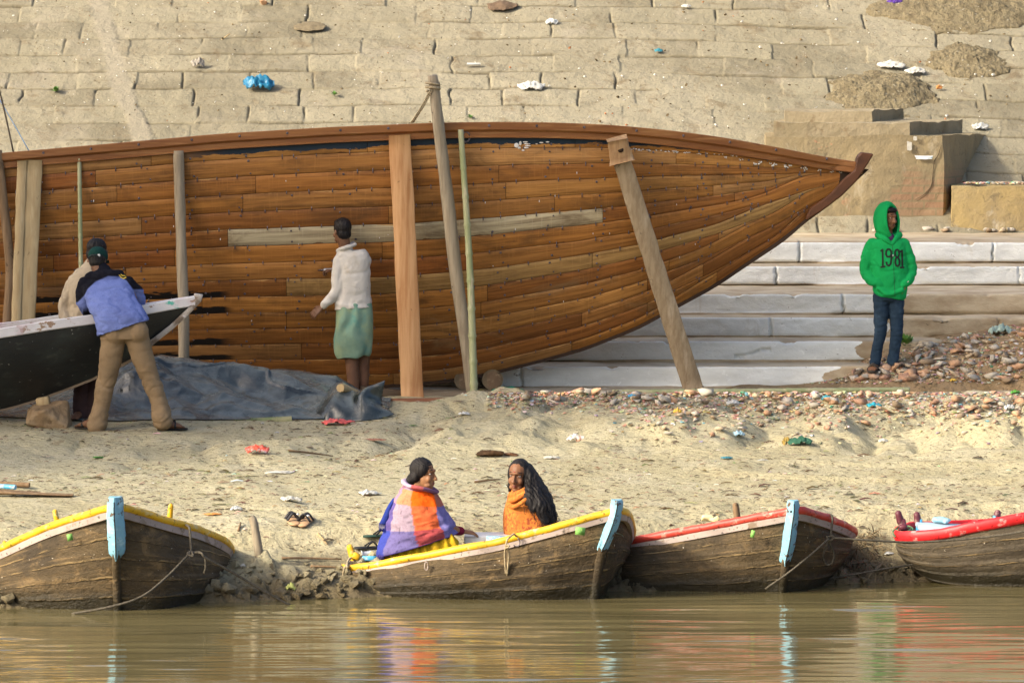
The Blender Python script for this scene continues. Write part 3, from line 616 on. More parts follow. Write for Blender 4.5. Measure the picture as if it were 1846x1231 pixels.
for cx in [1308, 1336, 1365, 1393, 1421, 1449, 1478, 1500, 1516]:
    cy = np.interp(cx, [1300, 1525], [281, 312]); s = 1 if 1350 < cx < 1460 else .55
    for k in range(7):
        a = hq.uniform(0, 6.28); rr = hq.uniform(2, 7) * s; p = onhull(cx + rr * 1.1 * math.cos(a), cy + abs(rr * math.sin(a)), .007); mb.add(*ell(p, (hq.uniform(1.2, 3.2) * s * .0053, .006, hq.uniform(.8, 2.0) * s * .0053), rot(hq.uniform(-1, 1), 'Y'), 7, 4))
for k in range(46):
    cx = hq.uniform(1120, 1330); p = onhull(cx, np.interp(cx, [1100, 1330], [266, 281]) + hq.uniform(-1, 2), .006); mb.add(*ell(p, (hq.uniform(.8, 2.6) * .0053, .004, hq.uniform(.5, 1.0) * .0053), None, 7, 4))
for k in range(34):
    p = onhull(hq.uniform(20, 1500), hq.uniform(290, 600) if k < 50 else hq.uniform(262, 330), .006); mb.add(*ell(p, (.004, .003, hq.uniform(.005, .013)), None, 6, 4))
o = obj('paint_marks', mb, MT_WPAINT, hull); o['kind'] = 'stuff'
obj('ring', tube([onhull(840 + 7 * math.cos(a), 247 + 9 * math.sin(a), .03) for a in np.linspace(0, 6.0, 12)], .008, 6), MT_IRON, hull)
# ------------------------------------------------------------------ props, poles and planks leaning on the hull
def wood(name, a, b, c, sc=(30, 30, 2.2), rough=.8): return pm(name, a, rough, [(sc, .35, .68, b), ((sc[0] * .4, sc[1] * .4, sc[2] * .6), .52, .72, c), ((9, 9, 6), .66, .72, tuple(t * .35 for t in a))], [((sc[0] * 1.6, sc[1] * 1.6, sc[2]), .6, .006)], .2)
MT_GREY = wood('weathered_grey_wood', (.33, .275, .195), (.24, .195, .135), (.42, .36, .27))
MT_PALE = wood('pale_sawn_wood', (.47, .355, .195), (.40, .285, .145), (.53, .42, .25))
MT_PINE = wood('fresh_orange_plank', (.56, .325, .155), (.38, .18, .07), (.64, .43, .24), (16, 16, 1.1), .65)
MT_OLD = wood('old_brown_wood', (.23, .15, .085), (.15, .095, .05), (.30, .215, .13))
def grain_bar(p0, p1, w, d, n=14, wob=.004, sd=0, tw=None): # sawn bar from foot to top, slightly uneven
    p0, p1 = np.array(p0), np.array(p1); ax = (p1 - p0) / np.linalg.norm(p1 - p0); dv = np.array([0, 1, 0]) - ax * ax[1]; dv /= np.linalg.norm(dv); wv = np.cross(dv, ax); r = np.random.default_rng(sd); A_ = []
    for k, t in enumerate(np.linspace(0, 1, n)):
        c = p0 + (p1 - p0) * t; ww, dd = w / 2 * (tw(t) if tw else 1), d / 2; j = lambda: r.normal(0, wob, 3)
        A_.append([c - wv * ww - dv * dd + j(), c + wv * ww - dv * dd + j(), c + wv * ww + dv * dd + j(), c - wv * ww + dv * dd + j()])
    A_ = np.array(A_); V, Fc = grid(A_, cv=True); Fc = [list(f) for f in Fc] + [[0, 1, 2, 3][::-1], [4 * (n - 1) + i for i in range(4)]]; return V, Fc
PR = 'timbers propped against the big hull'
def bar_thing(name, label, cat, foot, top, w, d, mat, sd=0, tw=None, bev=.006, group=PR): return tagit(obj(name, grain_bar(foot, top, w, d, 16, .003, sd, tw), mat, bevel=bev, origin=foot), label, cat, group)
def pole_pts(pp, Ds): return [P(a, b, d) for (a, b), d in zip(pp, Ds)]
def pole(name, label, cat, pp, Ds, r, mat, sd=0, n=12):
    p = spl(pole_pts(pp, Ds), 8); rr = np.interp(np.linspace(0, 1, len(p)), np.linspace(0, 1, len(r)), r); V, Fc = tube(p, rr, n)
    V = V + .10 * r[0] * np.stack([fbm(V[:, 0] * 8 + 9 * k, V[:, 2] * 3, V[:, 1] * 8, o=3, s=220 + sd + k) for k in range(3)], 1) * 1.6
    return tagit(obj(name, (V, Fc), mat, origin=p[0]), label, cat, PR)
def bamboo(foot, top, r0, r1, nodes, bend=(0, 0, 0)):
    p = spl([foot, (Vector(foot) + Vector(top)) / 2 + Vector(bend), top], 12); L = np.linspace(0, 1, 120); pp = np.stack([np.interp(L, np.linspace(0, 1, len(p)), p[:, k]) for k in range(3)], 1); rr = r0 + (r1 - r0) * L
    for q in nodes: rr = rr * (1 + .22 * np.exp(-((L - q) / .006) ** 2) - .06 * np.exp(-((L - q + .014) / .008) ** 2))
    return tube(pp, rr, 10)
def m_bamboo():
    g = G('green_bamboo', .5, .35); c = g.mix(g.rng(g.noise((6, 6, 1.2), 4), .35, .65), (.255, .285, .135), (.38, .37, .22)); c = g.mix(g.rng(g.noise((25, 25, 3), 4, .6, 0, (2, 2, 0)), .55, .7), c, (.46, .41, .26)); g.col(c); g.bump(g.noise((40, 40, 3), 3), .2, .003); return g.m
MT_BAM = m_bamboo()
tn = np.linspace(.03, .97, 9)
pole('prop_pole', 'crooked grey round pole leaning at the left edge of the picture', 'pole', [(14, 640), (14, 590), (18, 480), (4, 340), (-4, 272)], [40.75, 40.78, 40.8, 40.85, 40.88], [.052, .050, .046, .042, .038], MT_OLD, 1)
bar_thing('prop_plank', 'narrow pale sawn plank leaning left of a wider pale plank', 'plank', P(27, 640, 40.7), P(40, 290, 40.86), .088, .035, MT_PALE, 2)
bar_thing('prop_plank', 'wide pale sawn plank leaning between a narrow plank and a bamboo pole', 'plank', P(46, 640, 40.72), P(62, 289, 40.88), .150, .04, MT_PALE, 3)
tagit(obj('bamboo_pole', bamboo(P(148, 640, 40.7), P(143, 286, 40.88), .022, .019, [.08, .2, .33, .47, .6, .73, .87]), MT_BAM, origin=P(148, 640, 40.7)), 'short green bamboo pole standing behind the man in the cap', 'pole', PR)
pole('prop_post', 'split dark grey timber post leaning near the raised bow of the black boat', 'post', [(331, 668), (331, 560), (327, 440), (324, 340), (322, 272)], [40.75, 40.76, 40.8, 40.84, 40.86], [.054, .054, .052, .050, .050], MT_GREY, 4, 7)
bar_thing('prop_plank', 'broad fresh orange plank standing right of the man in the white shirt', 'plank', P(744, 719, 40.80), P(720.5, 245, 40.84), .205, .045, MT_PINE, 5, lambda t: 1.02 - .03 * t)
pole('prop_pole', 'tall round weathered pole with rope lashed round its top', 'pole', [(850, 712), (838, 600), (823, 500), (806, 350), (790, 225), (780, 136)], [40.95, 40.93, 40.9, 40.85, 40.8, 40.76], [.046, .058, .062, .058, .054, .046], MT_GREY, 6)
tagit(obj('bamboo_pole', bamboo(P(855, 720, 40.72), P(830.5, 234, 40.84), .036, .026, [.055, .14, .235, .335, .44, .54, .645, .75, .86], (.02, 0, 0)), MT_BAM, origin=P(855, 720, 40.72)), 'long green bamboo pole leaning beside the tall roped pole', 'pole', PR)
# the beam with a mortised head
pb = thing('prop_beam', 'thick worn beam with a holed square head leaning under the bow', 'beam', P(1251, 705, 41.6), PR)
f0, t0 = P(1251, 704, 41.6), P(1121, 290, 41.02)
obj('shaft', grain_bar(f0, t0, .19, .12, 18, .003, 7, lambda t: 1.0 - .12 * t), wood('worn_beam_wood', (.33, .255, .165), (.25, .185, .115), (.42, .34, .24)), pb, bevel=.008)
t1 = P(1112, 250, 40.97); hm = MB()
obj('head', grain_bar(t0, t1, .205, .135, 6, .004, 8, lambda t: 1.08 - .2 * t), wood('head_wood', (.36, .23, .12), (.27, .16, .08), (.40, .31, .21)), pb, bevel=.008)
hc = (Vector(t0) + Vector(t1)) / 2 + Vector((.01, -.072, 0)); obj('mortise', tube([hc, hc + Vector((0, .02, 0))], .027, 14), MT_DARK, pb)
obj('slot', box(f0 + Vector((.012, -.064, .07)), (.014, .01, .12)), MT_DARK, pb)
# ropes and strings about the hull
MT_ROPE = pm('pale_rope', (.42, .34, .22), .9, [((60, 60, 60), .45, .6, (.28, .22, .13))], [((120, 120, 120), .8, .004)], .1)
MT_ROPD = pm('grey_rope', (.105, .092, .07), .9, [((60, 60, 60), .45, .6, (.06, .052, .04))], [((120, 120, 120), .8, .004)], .1)
mb = MB(); c0, c1 = P(779.5, 150, 40.77), P(781, 163, 40.77); hp = []
for a in np.linspace(0, 2 * math.pi * 3.6, 60):
    t = a / (2 * math.pi * 3.6); c = c0.lerp(c1, t); hp.append(c + Vector((.064 * math.cos(a), .064 * math.sin(a), .012 * math.sin(a * .5))))
mb.add(*tube(hp, .010, 6)); 
for q, e in ((776, (741, 222)), (779, (745, 221))): mb.add(*tube([P(q, 162, 40.72), P((q + e[0]) / 2 + 1, 193, 40.78), P(e[0], e[1], 40.92)], .007, 6, 5))
tagit(obj('lashing_rope', mb, MT_ROPE, origin=c1), 'pale rope lashed round the tall pole and tied down to the hull rail', 'rope')
tagit(obj('stay_wire', tube([P(-12, 120, 41.2), P(8, 200, 41.2), P(24, 274, 41.1)], .008, 6, 4), pm('dark_stick', (.09, .07, .05)), origin=P(24, 274, 41.1)), 'thin dark stay rising from the hull rail at the far left', 'wire')
tagit(obj('blue_string', tube([P(-10, 165, 41.3), P(18, 212, 41.25), P(52, 272, 41.1)], .0055, 5, 4), pm('blue_string', (.30, .42, .55)), origin=P(52, 272, 41.1)), 'thin pale blue string tied to the hull rail at the far left', 'string')
# ------------------------------------------------------------------ under the hull
MT_LOG = wood('log_bark', (.22, .165, .095), (.14, .10, .055), (.30, .23, .14), (6, 6, 6)); MT_END = pm('log_end', (.23, .15, .085), .85, [(6, .4, .7, (.15, .095, .055)), (30, .5, .7, (.30, .21, .12))], [(30, .5, .01)])
for a, lab in ((888, 'pale log roller with its cut end facing out under the keel'), (838, 'dark log roller half hidden behind the bamboo pole foot')):
    c = P(a, 685, 41.85); r = .100
    lg = thing('log_roller', lab, 'log', (c.x, c.y, .85), 'log rollers under the keel'); c.z = .85 + r
    obj('trunk', tube([c + Vector((0, 0, 0)), c + Vector((-.03, .4, 0)), c + Vector((-.06, .8, 0))], [r, r * .99, r * 1.02], 20, 2), MT_LOG, lg, auto=50); obj('cut_end', tube([c + Vector((0, -.004, 0)), c + Vector((0, .01, 0))], r * .80, 20), MT_END, lg, auto=40)
for k, (x0, y0, x1, y1, D, w, h, mat, lab) in enumerate([(640, 727, 862, 724, 40.55, .10, .075, wood('reddish_beam_wood', (.24, .105, .055), (.16, .065, .035), (.30, .15, .08), (2, 20, 20)), 'long reddish timber lying on the ground in front of the orange plank'), (640, 716, 768, 721, 40.72, .10, .016, MT_PINE, 'thin orange board lying behind the long reddish timber'), (650, 703, 744, 712, 40.9, .12, .07, wood('dark_timber', (.12, .085, .055), (.08, .055, .035), (.17, .125, .085), (2, 20, 20)), 'short dark timber lying at the foot of the orange plank'), (858, 722, 905, 714, 40.6, .05, .03, MT_OLD, 'small dark stick lying right of the bamboo foot')]):
    a, b = P(x0, y0, D), P(x1, y1, D); V, Fc = box((0, 0, 0), ((b - a).length, w, h)); ang = math.atan2(b.z - a.z, b.x - a.x); V = V @ rot(-ang, 'Y').T + np.array((a + b) / 2)
    V[:, 2] += .012 * noise3(V[:, 0] * 3, V[:, 2] * 5, s=230 + k); tagit(obj('ground_timber', (V, Fc), mat, bevel=.006), lab, 'timber', 'timbers lying under the hull')
tagit(obj('bamboo_pole', bamboo(P(1104, 709, 41.2) + Vector((0, 0, .01)), P(1640, 702, 41.32), .026, .022, list(np.linspace(.05, .95, 11))), MT_BAM, origin=P(1104, 709, 41.2)), 'long green bamboo lying along the ledge above the brick rubble', 'pole')
tagit(obj('bamboo_piece', bamboo(P(422, 762, 39.2), P(526, 757, 39.25), .034, .036, [.3, .75]), pm('dark_green_bamboo', (.16, .19, .075), .6, [(8, .4, .65, (.29, .27, .14))]), origin=P(470, 765, 39.2)), 'thick dark green bamboo piece lying along the front of the tarpaulin', 'pole')
# ------------------------------------------------------------------ tarpaulin
def m_tarp():
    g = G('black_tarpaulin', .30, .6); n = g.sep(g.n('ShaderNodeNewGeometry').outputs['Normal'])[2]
    c = g.mix(g.rng(g.noise(2.2, 6, .65), .40, .70), (.009, .014, .016), (.020, .030, .033)); c = g.mix(g.math('MULTIPLY', g.math('MULTIPLY', g.rng(g.noise((4, 4, 4), 6, .7, 1.2, (3, 0, 2)), .22, .60), g.rng(n, .55, .97)), .7), c, (.20, .23, .225))  # upward faces tinted paler: dust plus sky sheen put into the colour
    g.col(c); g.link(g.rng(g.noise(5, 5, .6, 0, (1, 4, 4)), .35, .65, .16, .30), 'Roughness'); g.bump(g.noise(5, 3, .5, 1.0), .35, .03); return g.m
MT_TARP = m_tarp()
tarp = thing('tarpaulin', 'crumpled black plastic tarpaulin spread over a low pile in front of the hull', 'tarpaulin', P(380, 768, 39.4))
xt = np.linspace(px2x(-60, 40), px2x(702, 40), 460); vt = np.linspace(0, 1, 130); U, Vv = np.meshgrid(xt, vt, indexing='ij'); pxg = CX + U * F / 40.1
ztop = np.interp(pxg, [-60, 60, 130, 200, 240, 285, 340, 400, 435, 500, 540, 570, 605, 632, 660, 702], [735, 725, 695, 668, 651, 645, 651, 663, 665, 664, 669, 675, 677, 694, 712, 735]); zt = H - (ztop - YH) * 40.3 / F
D0t = np.interp(pxg, [-60, 200, 700], [39.3, 39.0, 39.35]); Dt = D0t + (40.62 - D0t) * Vv
zgd = zg(U, Dt) + .012; prof_ = np.interp(Vv, [0, .04, .16, .45, .72, .82, .92, 1], [0, .03, .20, .55, 1.0, 1.0, .7, .05])
def facets(a, b, s):                 # taut cloth: flat triangles between random high and low points
    i, j = np.floor(a), np.floor(b); fa, fb = a - i, b - j; i, j = i.astype(int), j.astype(int); h = lambda p, q: _h(p, q, p * 0, s); up = fa + fb > 1
    return np.where(up, h(i + 1, j + 1) + (1 - fa) * (h(i, j + 1) - h(i + 1, j + 1)) + (1 - fb) * (h(i + 1, j) - h(i + 1, j + 1)), h(i, j) + fa * (h(i + 1, j) - h(i, j)) + fb * (h(i, j + 1) - h(i, j)))
cr_ = lambda a, b, s, w=.09: np.exp(-(fbm(a, b, o=2, s=s) / w) ** 2); hgt = np.maximum(zt - zgd, .02); wa, wb = U + .10 * fbm(U * 1.5, Dt * 1.5, o=2, s=271), Dt + .10 * fbm(U * 1.5, Dt * 1.5, o=2, s=273)
fold = .17 * facets(wa * 1.7 + wb * .8, wb * 2.6 - wa * .4, 275) + .055 * facets(wa * 4.6 - wb * 1.6, wb * 6.5 + wa * 1.2, 277) + .012 * facets(wa * 11 + wb * 3, wb * 14 - wa * 3, 279) + .035 * cr_(U * 1.1 + Dt * 1.5, Dt * 2.0 - U * .5, 261, .06)
amp = np.sin(np.pi * np.clip(Vv, 0, 1)) ** .6 * (1 - .75 * sst(.6, .74, Vv) * (1 - sst(.8, .9, Vv))); Zt = zgd + hgt * prof_ + fold * amp * np.clip(hgt * 2.2, .25, 1)
Zt = np.maximum(Zt, zgd - .02); Dt = Dt + .05 * fbm(U * 3, Vv * 3, o=3, s=247) * amp
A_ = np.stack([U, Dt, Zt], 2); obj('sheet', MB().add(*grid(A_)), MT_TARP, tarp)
# the lifted corner at the right
fl = np.array([[P(566, 764, 39.3), P(600, 760, 39.25), P(640, 759, 39.2), P(680, 756, 39.2), P(711, 747, 39.3)], [P(570, 735, 39.5), P(598, 725, 39.35), P(632, 741, 39.28), P(668, 742, 39.24), P(703, 741, 39.32)], [P(590, 706, 39.9), P(612, 700, 39.6), P(636, 718, 39.42), P(655, 712, 39.34), P(688, 728, 39.4)], [P(606, 690, 40.1), P(622, 690, 39.8), P(640, 706, 39.5), P(664, 697, 39.4), P(694, 686, 39.4)]])
flr = np.array([spl(r, 8) for r in fl]); flc = np.stack([spl(flr[:, j], 8) for j in range(flr.shape[1])], 1); flc[..., 1] += .02 * noise3(flc[..., 0] * 12, flc[..., 2] * 12, s=249)
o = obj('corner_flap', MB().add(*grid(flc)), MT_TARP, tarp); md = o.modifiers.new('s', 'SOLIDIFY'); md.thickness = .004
ps = P(618, 702, 39.5); tagit(obj('cut_pole', tube([ps + Vector((-.02, -.08, .02)), ps + Vector((.03, .05, 0)), ps + Vector((.25, .5, -.16))], [.037, .038, .04], 12, 3), MT_PALE, auto=50), 'cut end of a pale pole poking out of the tarpaulin', 'pole')
# ------------------------------------------------------------------ black boat propped on a rock
def side_boat(name, label, gun, gunD, bot, botD, farD, mats, rail_h, rail_t, group=None, nrow=10, bulge=.5):
    """near gunwale and bottom given as outlines; the far side mirrors the near one about the keel plane"""
    pass
bb = thing('rowing_boat', 'black rowing boat with flaking white rail tilted bow up on a rock', 'boat', P(90, 745, 38.9))
gx = np.array([-420, -250, -100, 0, 106, 165, 259, 330, 352]); gy = np.array([640, 628, 613, 604, 586, 579, 562, 548, 545.0]); bx = np.array([-420, -250, -100, 0, 89, 165, 243, 278, 342, 360.]); by = np.array([700, 738, 748, 743, 717, 686, 651, 618, 566, 545.])
tt = np.linspace(0, 1, 70); gX = np.interp(tt, [0, .22, .42, .56, .69, .77, .9, .975, 1], [(-420 - CX), (-250 - CX), (-100 - CX), (0 - CX), 106 - CX, 165 - CX, 259 - CX, 330 - CX, 352 - CX]) + CX
KB = 38.86; hw = .52 * (1 - np.clip((tt - .3) / .7, 0, 1) ** 1.7) * (1 - .5 * np.clip((.3 - tt) / .3, 0, 1) ** 2) + .012
gpy = np.interp(gX, gx, gy); gpy = np.convolve(np.pad(gpy, 4, mode='reflect', reflect_type='odd'), np.hanning(11)[1:-1] / np.hanning(11).sum(), 'valid')
bX = np.interp(tt, [0, .22, .42, .56, .69, .77, .88, .93, .98, 1], bx); bpy_ = np.interp(bX, bx, by); bpy_ = np.convolve(np.pad(bpy_, 4, mode='reflect', reflect_type='odd'), np.hanning(11)[1:-1] / np.hanning(11).sum(), 'valid')
def bbrow(side, v, out=0, dz=0):
    g_ = np.array([P(a, b, KB - h) for a, b, h in zip(gX, gpy, hw)]); k_ = np.array([P(a, b, KB) for a, b in zip(bX, bpy_)])
    w = v ** .85; q = k_ + (g_ - k_) * w; q[:, 1] = KB + side * (hw * (1 - (1 - v) ** 2.0) + out); q[:, 2] += dz; return q
vv = np.linspace(0, 1, 14)
mb = MB()
for s_ in (-1, 1):
    mb.add(*grid(np.stack([bbrow(s_, v) for v in vv], 1), flip=s_ < 0)); mb.add(*grid(np.stack([bbrow(s_, v, -.03) for v in vv], 1), flip=s_ > 0), m=1)
MT_BLK = pm('tarred_black_hull', (.010, .012, .013), .42, [((1.2, 3, 1.6), .45, .75, (.030, .040, .038)), ((5, 5, 9), .58, .75, (.055, .06, .05)), (26, .68, .71, (.22, .22, .20))], [((4, 9, 14), .4, .012), (30, .3, .004)], .45)
MT_BLIN = pm('boat_inside', (.16, .12, .08), .85, [(5, .4, .7, (.09, .07, .05))])
obj('hull', mb, [MT_BLK, MT_BLIN], bb)
MT_FLK = pm('flaking_white_paint', (.62, .60, .60), .8, [((5, 5, 9), .60, .66, (.10, .42, .33)), ((9, 9, 14), .58, .63, (.30, .20, .13)), ((3, 3, 3), .5, .72, (.52, .40, .42))], [(25, .6, .006)], .25)
for s_ in (-1, 1):
    rr = [bbrow(s_, 1, o_, z_) for o_, z_ in ((-.045, .055), (.022, .058), (.03, .05), (.03, -.022), (.022, -.03), (-.03, -.03))]; A_ = np.stack(rr, 1); mb = MB().add(*grid(A_, flip=s_ > 0, cv=True)); mb.add(A_[-1], [list(range(6))]); obj('rail', mb, MT_FLK, bb, auto=35)
kp = [P(a, b + 1, KB) for a, b in ((366, 530), (362, 543), (341, 566), (312, 592), (278, 619), (243, 652))]; kin = [P(a, b, KB) for a, b in ((350, 529), (352, 541), (334, 560), (306, 586), (271, 613), (236, 645))]
mb = MB(); n = len(kp); A_ = np.array([[Vector(p) + Vector((0, -.035, 0)), Vector(p) + Vector((0, .035, 0)), Vector(q) + Vector((0, .045, 0)), Vector(q) + Vector((0, -.045, 0))] for p, q in zip(kp, kin)]); V, Fc = grid(A_, cv=True); mb.add(V, [list(f) for f in Fc] + [[0, 1, 2, 3], [4 * n - 4, 4 * n - 1, 4 * n - 2, 4 * n - 3]])
obj('stem', mb, pm('bare_flaked_stem', (.46, .41, .36), .85, [((6, 6, 6), .5, .62, (.20, .15, .11)), (14, .6, .7, (.66, .63, .60))], [(25, .6, .006)]), bb, bevel=.005)
d0 = bbrow(-1, .93, -.03); d1 = bbrow(1, .93, -.03); obj('bow_deck', MB().add(*grid(np.stack([d0[54:], d1[54:]], 1))), MT_FLK, bb); f0_, f1_ = bbrow(-1, .45, -.04), bbrow(1, .45, -.04); obj('floor', MB().add(*grid(np.stack([f0_, f1_], 1))), MT_BLIN, bb)
pk = P(173, 552, KB - .16); obj('peg', tube([pk + Vector((0, 0, -.16)), pk + Vector((-.015, 0, .05))], [.022, .02], 8, 0, True), MT_PALE, bb)
rk = P(88, 758, 38.75); V, Fc = stone((.27, .24, .165), 17, 15); c_ = rk + Vector((0, 0, .03))
rm = pm('brown_rock', (.25, .17, .095), .9, [(6, .4, .68, (.34, .25, .15)), (14, .55, .7, (.14, .095, .055))], [(8, .8, .04), (30, .5, .008)], .15)
V, Fc = union([(V + np.array(c_), Fc)], .012, 1, lambda V: .012 * fbm(V[:, 0] * 9, V[:, 1] * 9, V[:, 2] * 12, o=4, s=251)); tagit(obj('rock', (V, Fc), rm), 'brown boulder under the black boat', 'rock')
V, Fc = box(P(78, 724, 38.8), (.115, .12, .085), rot(-.22, 'Y')); tagit(obj('wood_block', (V, Fc), MT_PALE, bevel=.01), 'wooden block wedged between the boulder and the black boat', 'block')
# ------------------------------------------------------------------ moored boats
def m_bhull(name, a, b, c_):
    g = G(name, .75, .25); c = g.mix(g.rng(g.noise((1.6, 1.6, 2.6), 6, .65), .36, .66), a, b)
    c = g.mix(g.math('MULTIPLY', g.rng(g.noise((5, 5, 7), 6, .7, .6, (4, 1, 1)), .50, .70), .75), c, c_)
    c = g.mix(g.math('MULTIPLY', g.rng(g.noise((14, 14, 22), 5, .7, 1, (1, 6, 1)), .58, .68), .7), c, (.045, .034, .02))
    uv = g.sep(g.tc.outputs['UV']); un = lambda sc, o=0: g.n('ShaderNodeTexNoise', {'Vector': g.n('ShaderNodeMapping', {'Vector': g.tc.outputs['UV'], 'Scale': sc, 'Location': (o, o, 0)}).outputs[0], 'Scale': 1.0, 'Detail': 5.0, 'Roughness': .65}).outputs[0]
    vv = g.math('FRACT', g.math('MULTIPLY', g.math('ADD', uv[1], g.math('MULTIPLY', g.math('SUBTRACT', un((2.2, 2, 1)), .5), .10)), 5.5)); ds = g.math('ABSOLUTE', g.math('SUBTRACT', vv, .5)); ridge = g.math('MULTIPLY', g.rng(ds, .09, .02), g.rng(un((4, 9, 1), 5), .44, .58))
    c = g.mix(g.math('MULTIPLY', g.rng(un((2.5, 26, 1), 9), .52, .72), .6), c, c_); c = g.mix(g.math('MULTIPLY', ridge, .85), c, (.30, .21, .095)); c = g.mix(g.math('MULTIPLY', g.rng(g.math('SUBTRACT', vv, .57), .05, .0), g.rng(vv, .54, .58)), c, (.03, .022, .013)); g.bump(ridge, .8, .012)
    c = g.mix(g.rng(g.noise(45, 2, .5, 0, (8, 6, 1)), .74, .76), c, (.50, .45, .36))
    z = g.sep(g.n('ShaderNodeNewGeometry').outputs['Position'])[2]; wet = g.rng(g.math('ADD', z, g.math('MULTIPLY', g.math('SUBTRACT', g.noise((5, 5, 3), 4), .5), .10)), .19, .04)
    c = g.mix(g.math('MULTIPLY', wet, .85), c, (.018, .016, .008)); g.col(c); g.link(g.rng(wet, 0, 1, .75, .35), 'Roughness')
    g.bump(g.noise((6, 6, 11), 6, .7), .7, .04); g.bump(g.noise((30, 30, 34), 4, .7, .6, (5, 0, 0)), .9, .014); return g.m
MT_BH = m_bhull('muddy_tarred_planks', (.092, .065, .033), (.042, .031, .018), (.215, .142, .064)); MT_BH2 = m_bhull('grey_mud_planks', (.095, .076, .050), (.066, .052, .034), (.145, .112, .068))
def paint(name, c, worn, r=.45): return pm(name, c, r, [((11, 11, 14), .55, .64, worn), (3.5, .45, .75, tuple(t * .72 for t in c)), (34, .60, .66, tuple(t * .25 for t in c))], [(30, .35, .004), (8, .2, .006)], .4)
MT_YRAIL = paint('yellow_paint', (.70, .40, .015), (.62, .50, .22)); MT_RRAIL = paint('red_paint', (.52, .055, .035), (.55, .25, .18)); MT_RRAIL2 = paint('bright_red_paint', (.62, .018, .022), (.60, .22, .20))
MT_PINK = paint('pale_pink_strip', (.37, .30, .26), (.20, .145, .095), .8); MT_BLUE = pm('flaking_blue_paint', (.21, .44, .56), .7, [((7, 7, 12), .52, .66, (.36, .58, .66)), ((13, 13, 20), .56, .63, (.11, .07, .045)), (4, .5, .8, (.17, .38, .52))], [(22, .8, .008)], .25)
MT_DECK = pm('deck_blue_boards', (.36, .46, .54), .75, [((3, 12, 3), .4, .7, (.26, .36, .44)), (9, .6, .72, (.48, .47, .44))], [(20, .4, .005)]); MT_MAROON = paint('maroon_paint', (.11, .022, .035), (.30, .18, .16)); MT_CYAN = paint('cyan_paint', (.08, .38, .62), (.4, .5, .55))
MT_GCARD = pm('green_card', (.20, .42, .10), .6, [(60, .5, .6, (.12, .30, .06)), (25, .6, .7, (.55, .62, .20))])
class Curve:
    def __init__(s, pts, n=60):      # photo outline with depths, from the stem aft
        p = spl([P(*q) for q in pts], 12); L = np.concatenate([[0], np.cumsum(np.linalg.norm(np.diff(p, axis=0), axis=1))]); t = np.linspace(0, L[-1], n); s.p = np.stack([np.interp(t, L, p[:, k]) for k in range(3)], 1)
def moored(name, label, gunN, botN, gunF, botF, rail_mat, hull_mat, loc, rail_h=.055, rail_t=.05, strip=.05, bulge=.06, strip_mat=None, rib=True):
    t = thing(name, label, 'boat', loc, 'rowing boats moored at the bank'); mb = MB(); rows = np.linspace(0, 1, 41); S = []
    for sd, (ga, ba) in enumerate(((gunN, botN), (gunF, botF))):
        g_, b_ = Curve(ga).p, Curve(ba).p; T = np.gradient(g_, axis=0); T /= np.linalg.norm(T, axis=1)[:, None]; up = np.array([0, 0, 1.0]); out = np.cross(T, up) * (1 if sd == 0 else -1); out /= np.linalg.norm(out, axis=1)[:, None] + 1e-9
        if np.mean(np.sum(out * (g_ - (g_.mean(0) + Curve(gunF if sd == 0 else gunN).p.mean(0)) / 2), 1)) < 0: out = -out
        u = np.linspace(0, 1, 60)[:, None]; A_ = []
        for v in rows:
            q = g_ * (1 - v) + b_ * v + out * (bulge * math.sin(math.pi * v) * np.minimum(1, 6 * u * 1.0)) ; A_.append(q)
        A_ = np.stack(A_, 1); nz_ = .010 * fbm(A_[..., 0] * 2, A_[..., 1] * 2, A_[..., 2] * 7, o=3, s=300 + sd)
        lap = ((rows * 5.0) % 1.0) * .013
        A_ = A_ + out[:, None] * (nz_ - lap[None] * np.minimum(1, 8 * u))[..., None]; al = np.concatenate([[0], np.cumsum(np.linalg.norm(np.diff(g_, axis=0), axis=1))]); mb.add(*grid(A_, flip=sd == 1), m=0, uv=np.stack([np.repeat(al[:, None] + 7 * sd + .01, 41, 1), np.repeat(rows[None], 60, 0)], 2)); B_ = A_ - out[:, None] * .03; mb.add(*grid(B_, flip=sd == 0), m=1); S.append((g_, b_, out, A_))
    # close the stern
    for r in range(40):
        a, b, c, d = S[0][3][-1, r], S[0][3][-1, r + 1], S[1][3][-1, r + 1], S[1][3][-1, r]; mb.add([a, b, c, d], [[0, 1, 2, 3]])
    obj('hull', mb, [hull_mat, MT_BLIN], t)
    for sd in (0, 1):
        g_, b_, out, A_ = S[sd]; dn = (b_ - g_); dn /= np.linalg.norm(dn, axis=1)[:, None]; j = .006 * fbm(g_[:, 0] * 5, g_[:, 1] * 5, o=3, s=310)[:, None]; up = np.array([0, 0, 1.0])
        pr = [(rail_t * (.25 + .75 * math.cos(a)) + .004, rail_h * .5 * math.sin(a)) for a in np.linspace(-math.pi * .75, math.pi * .75, 11)]
        R_ = np.stack([g_ + out * (o_ + j) + up * (z_ + j) for o_, z_ in pr], 1); R_ = R_ + .004 * np.stack([fbm(R_[..., 0] * 14, R_[..., 2] * 14, R_[..., 1] * 9, o=2, s=312 + k) for k in range(3)], 2)
        m2 = MB(); V, Fc = grid(R_, flip=sd == 0, cv=True); m2.add(V, Fc); m2.add(R_[0], [list(range(11))]); m2.add(R_[-1], [list(range(11))]); obj('rail', m2, rail_mat, t)
        if strip:
            R_ = np.stack([g_ + out * o_ + dn * z_ + up * (-rail_h * .38) for o_, z_ in ((.0, -.0), (.026, 0), (.028, strip), (.0, strip + .004))], 1); m2 = MB(); V, Fc = grid(R_, flip=sd == 1, cv=True); m2.add(V, Fc); m2.add(R_[0], [[0, 1, 2, 3]]); obj('strip', m2, strip_mat or MT_PINK, t, auto=30)
    return t, S
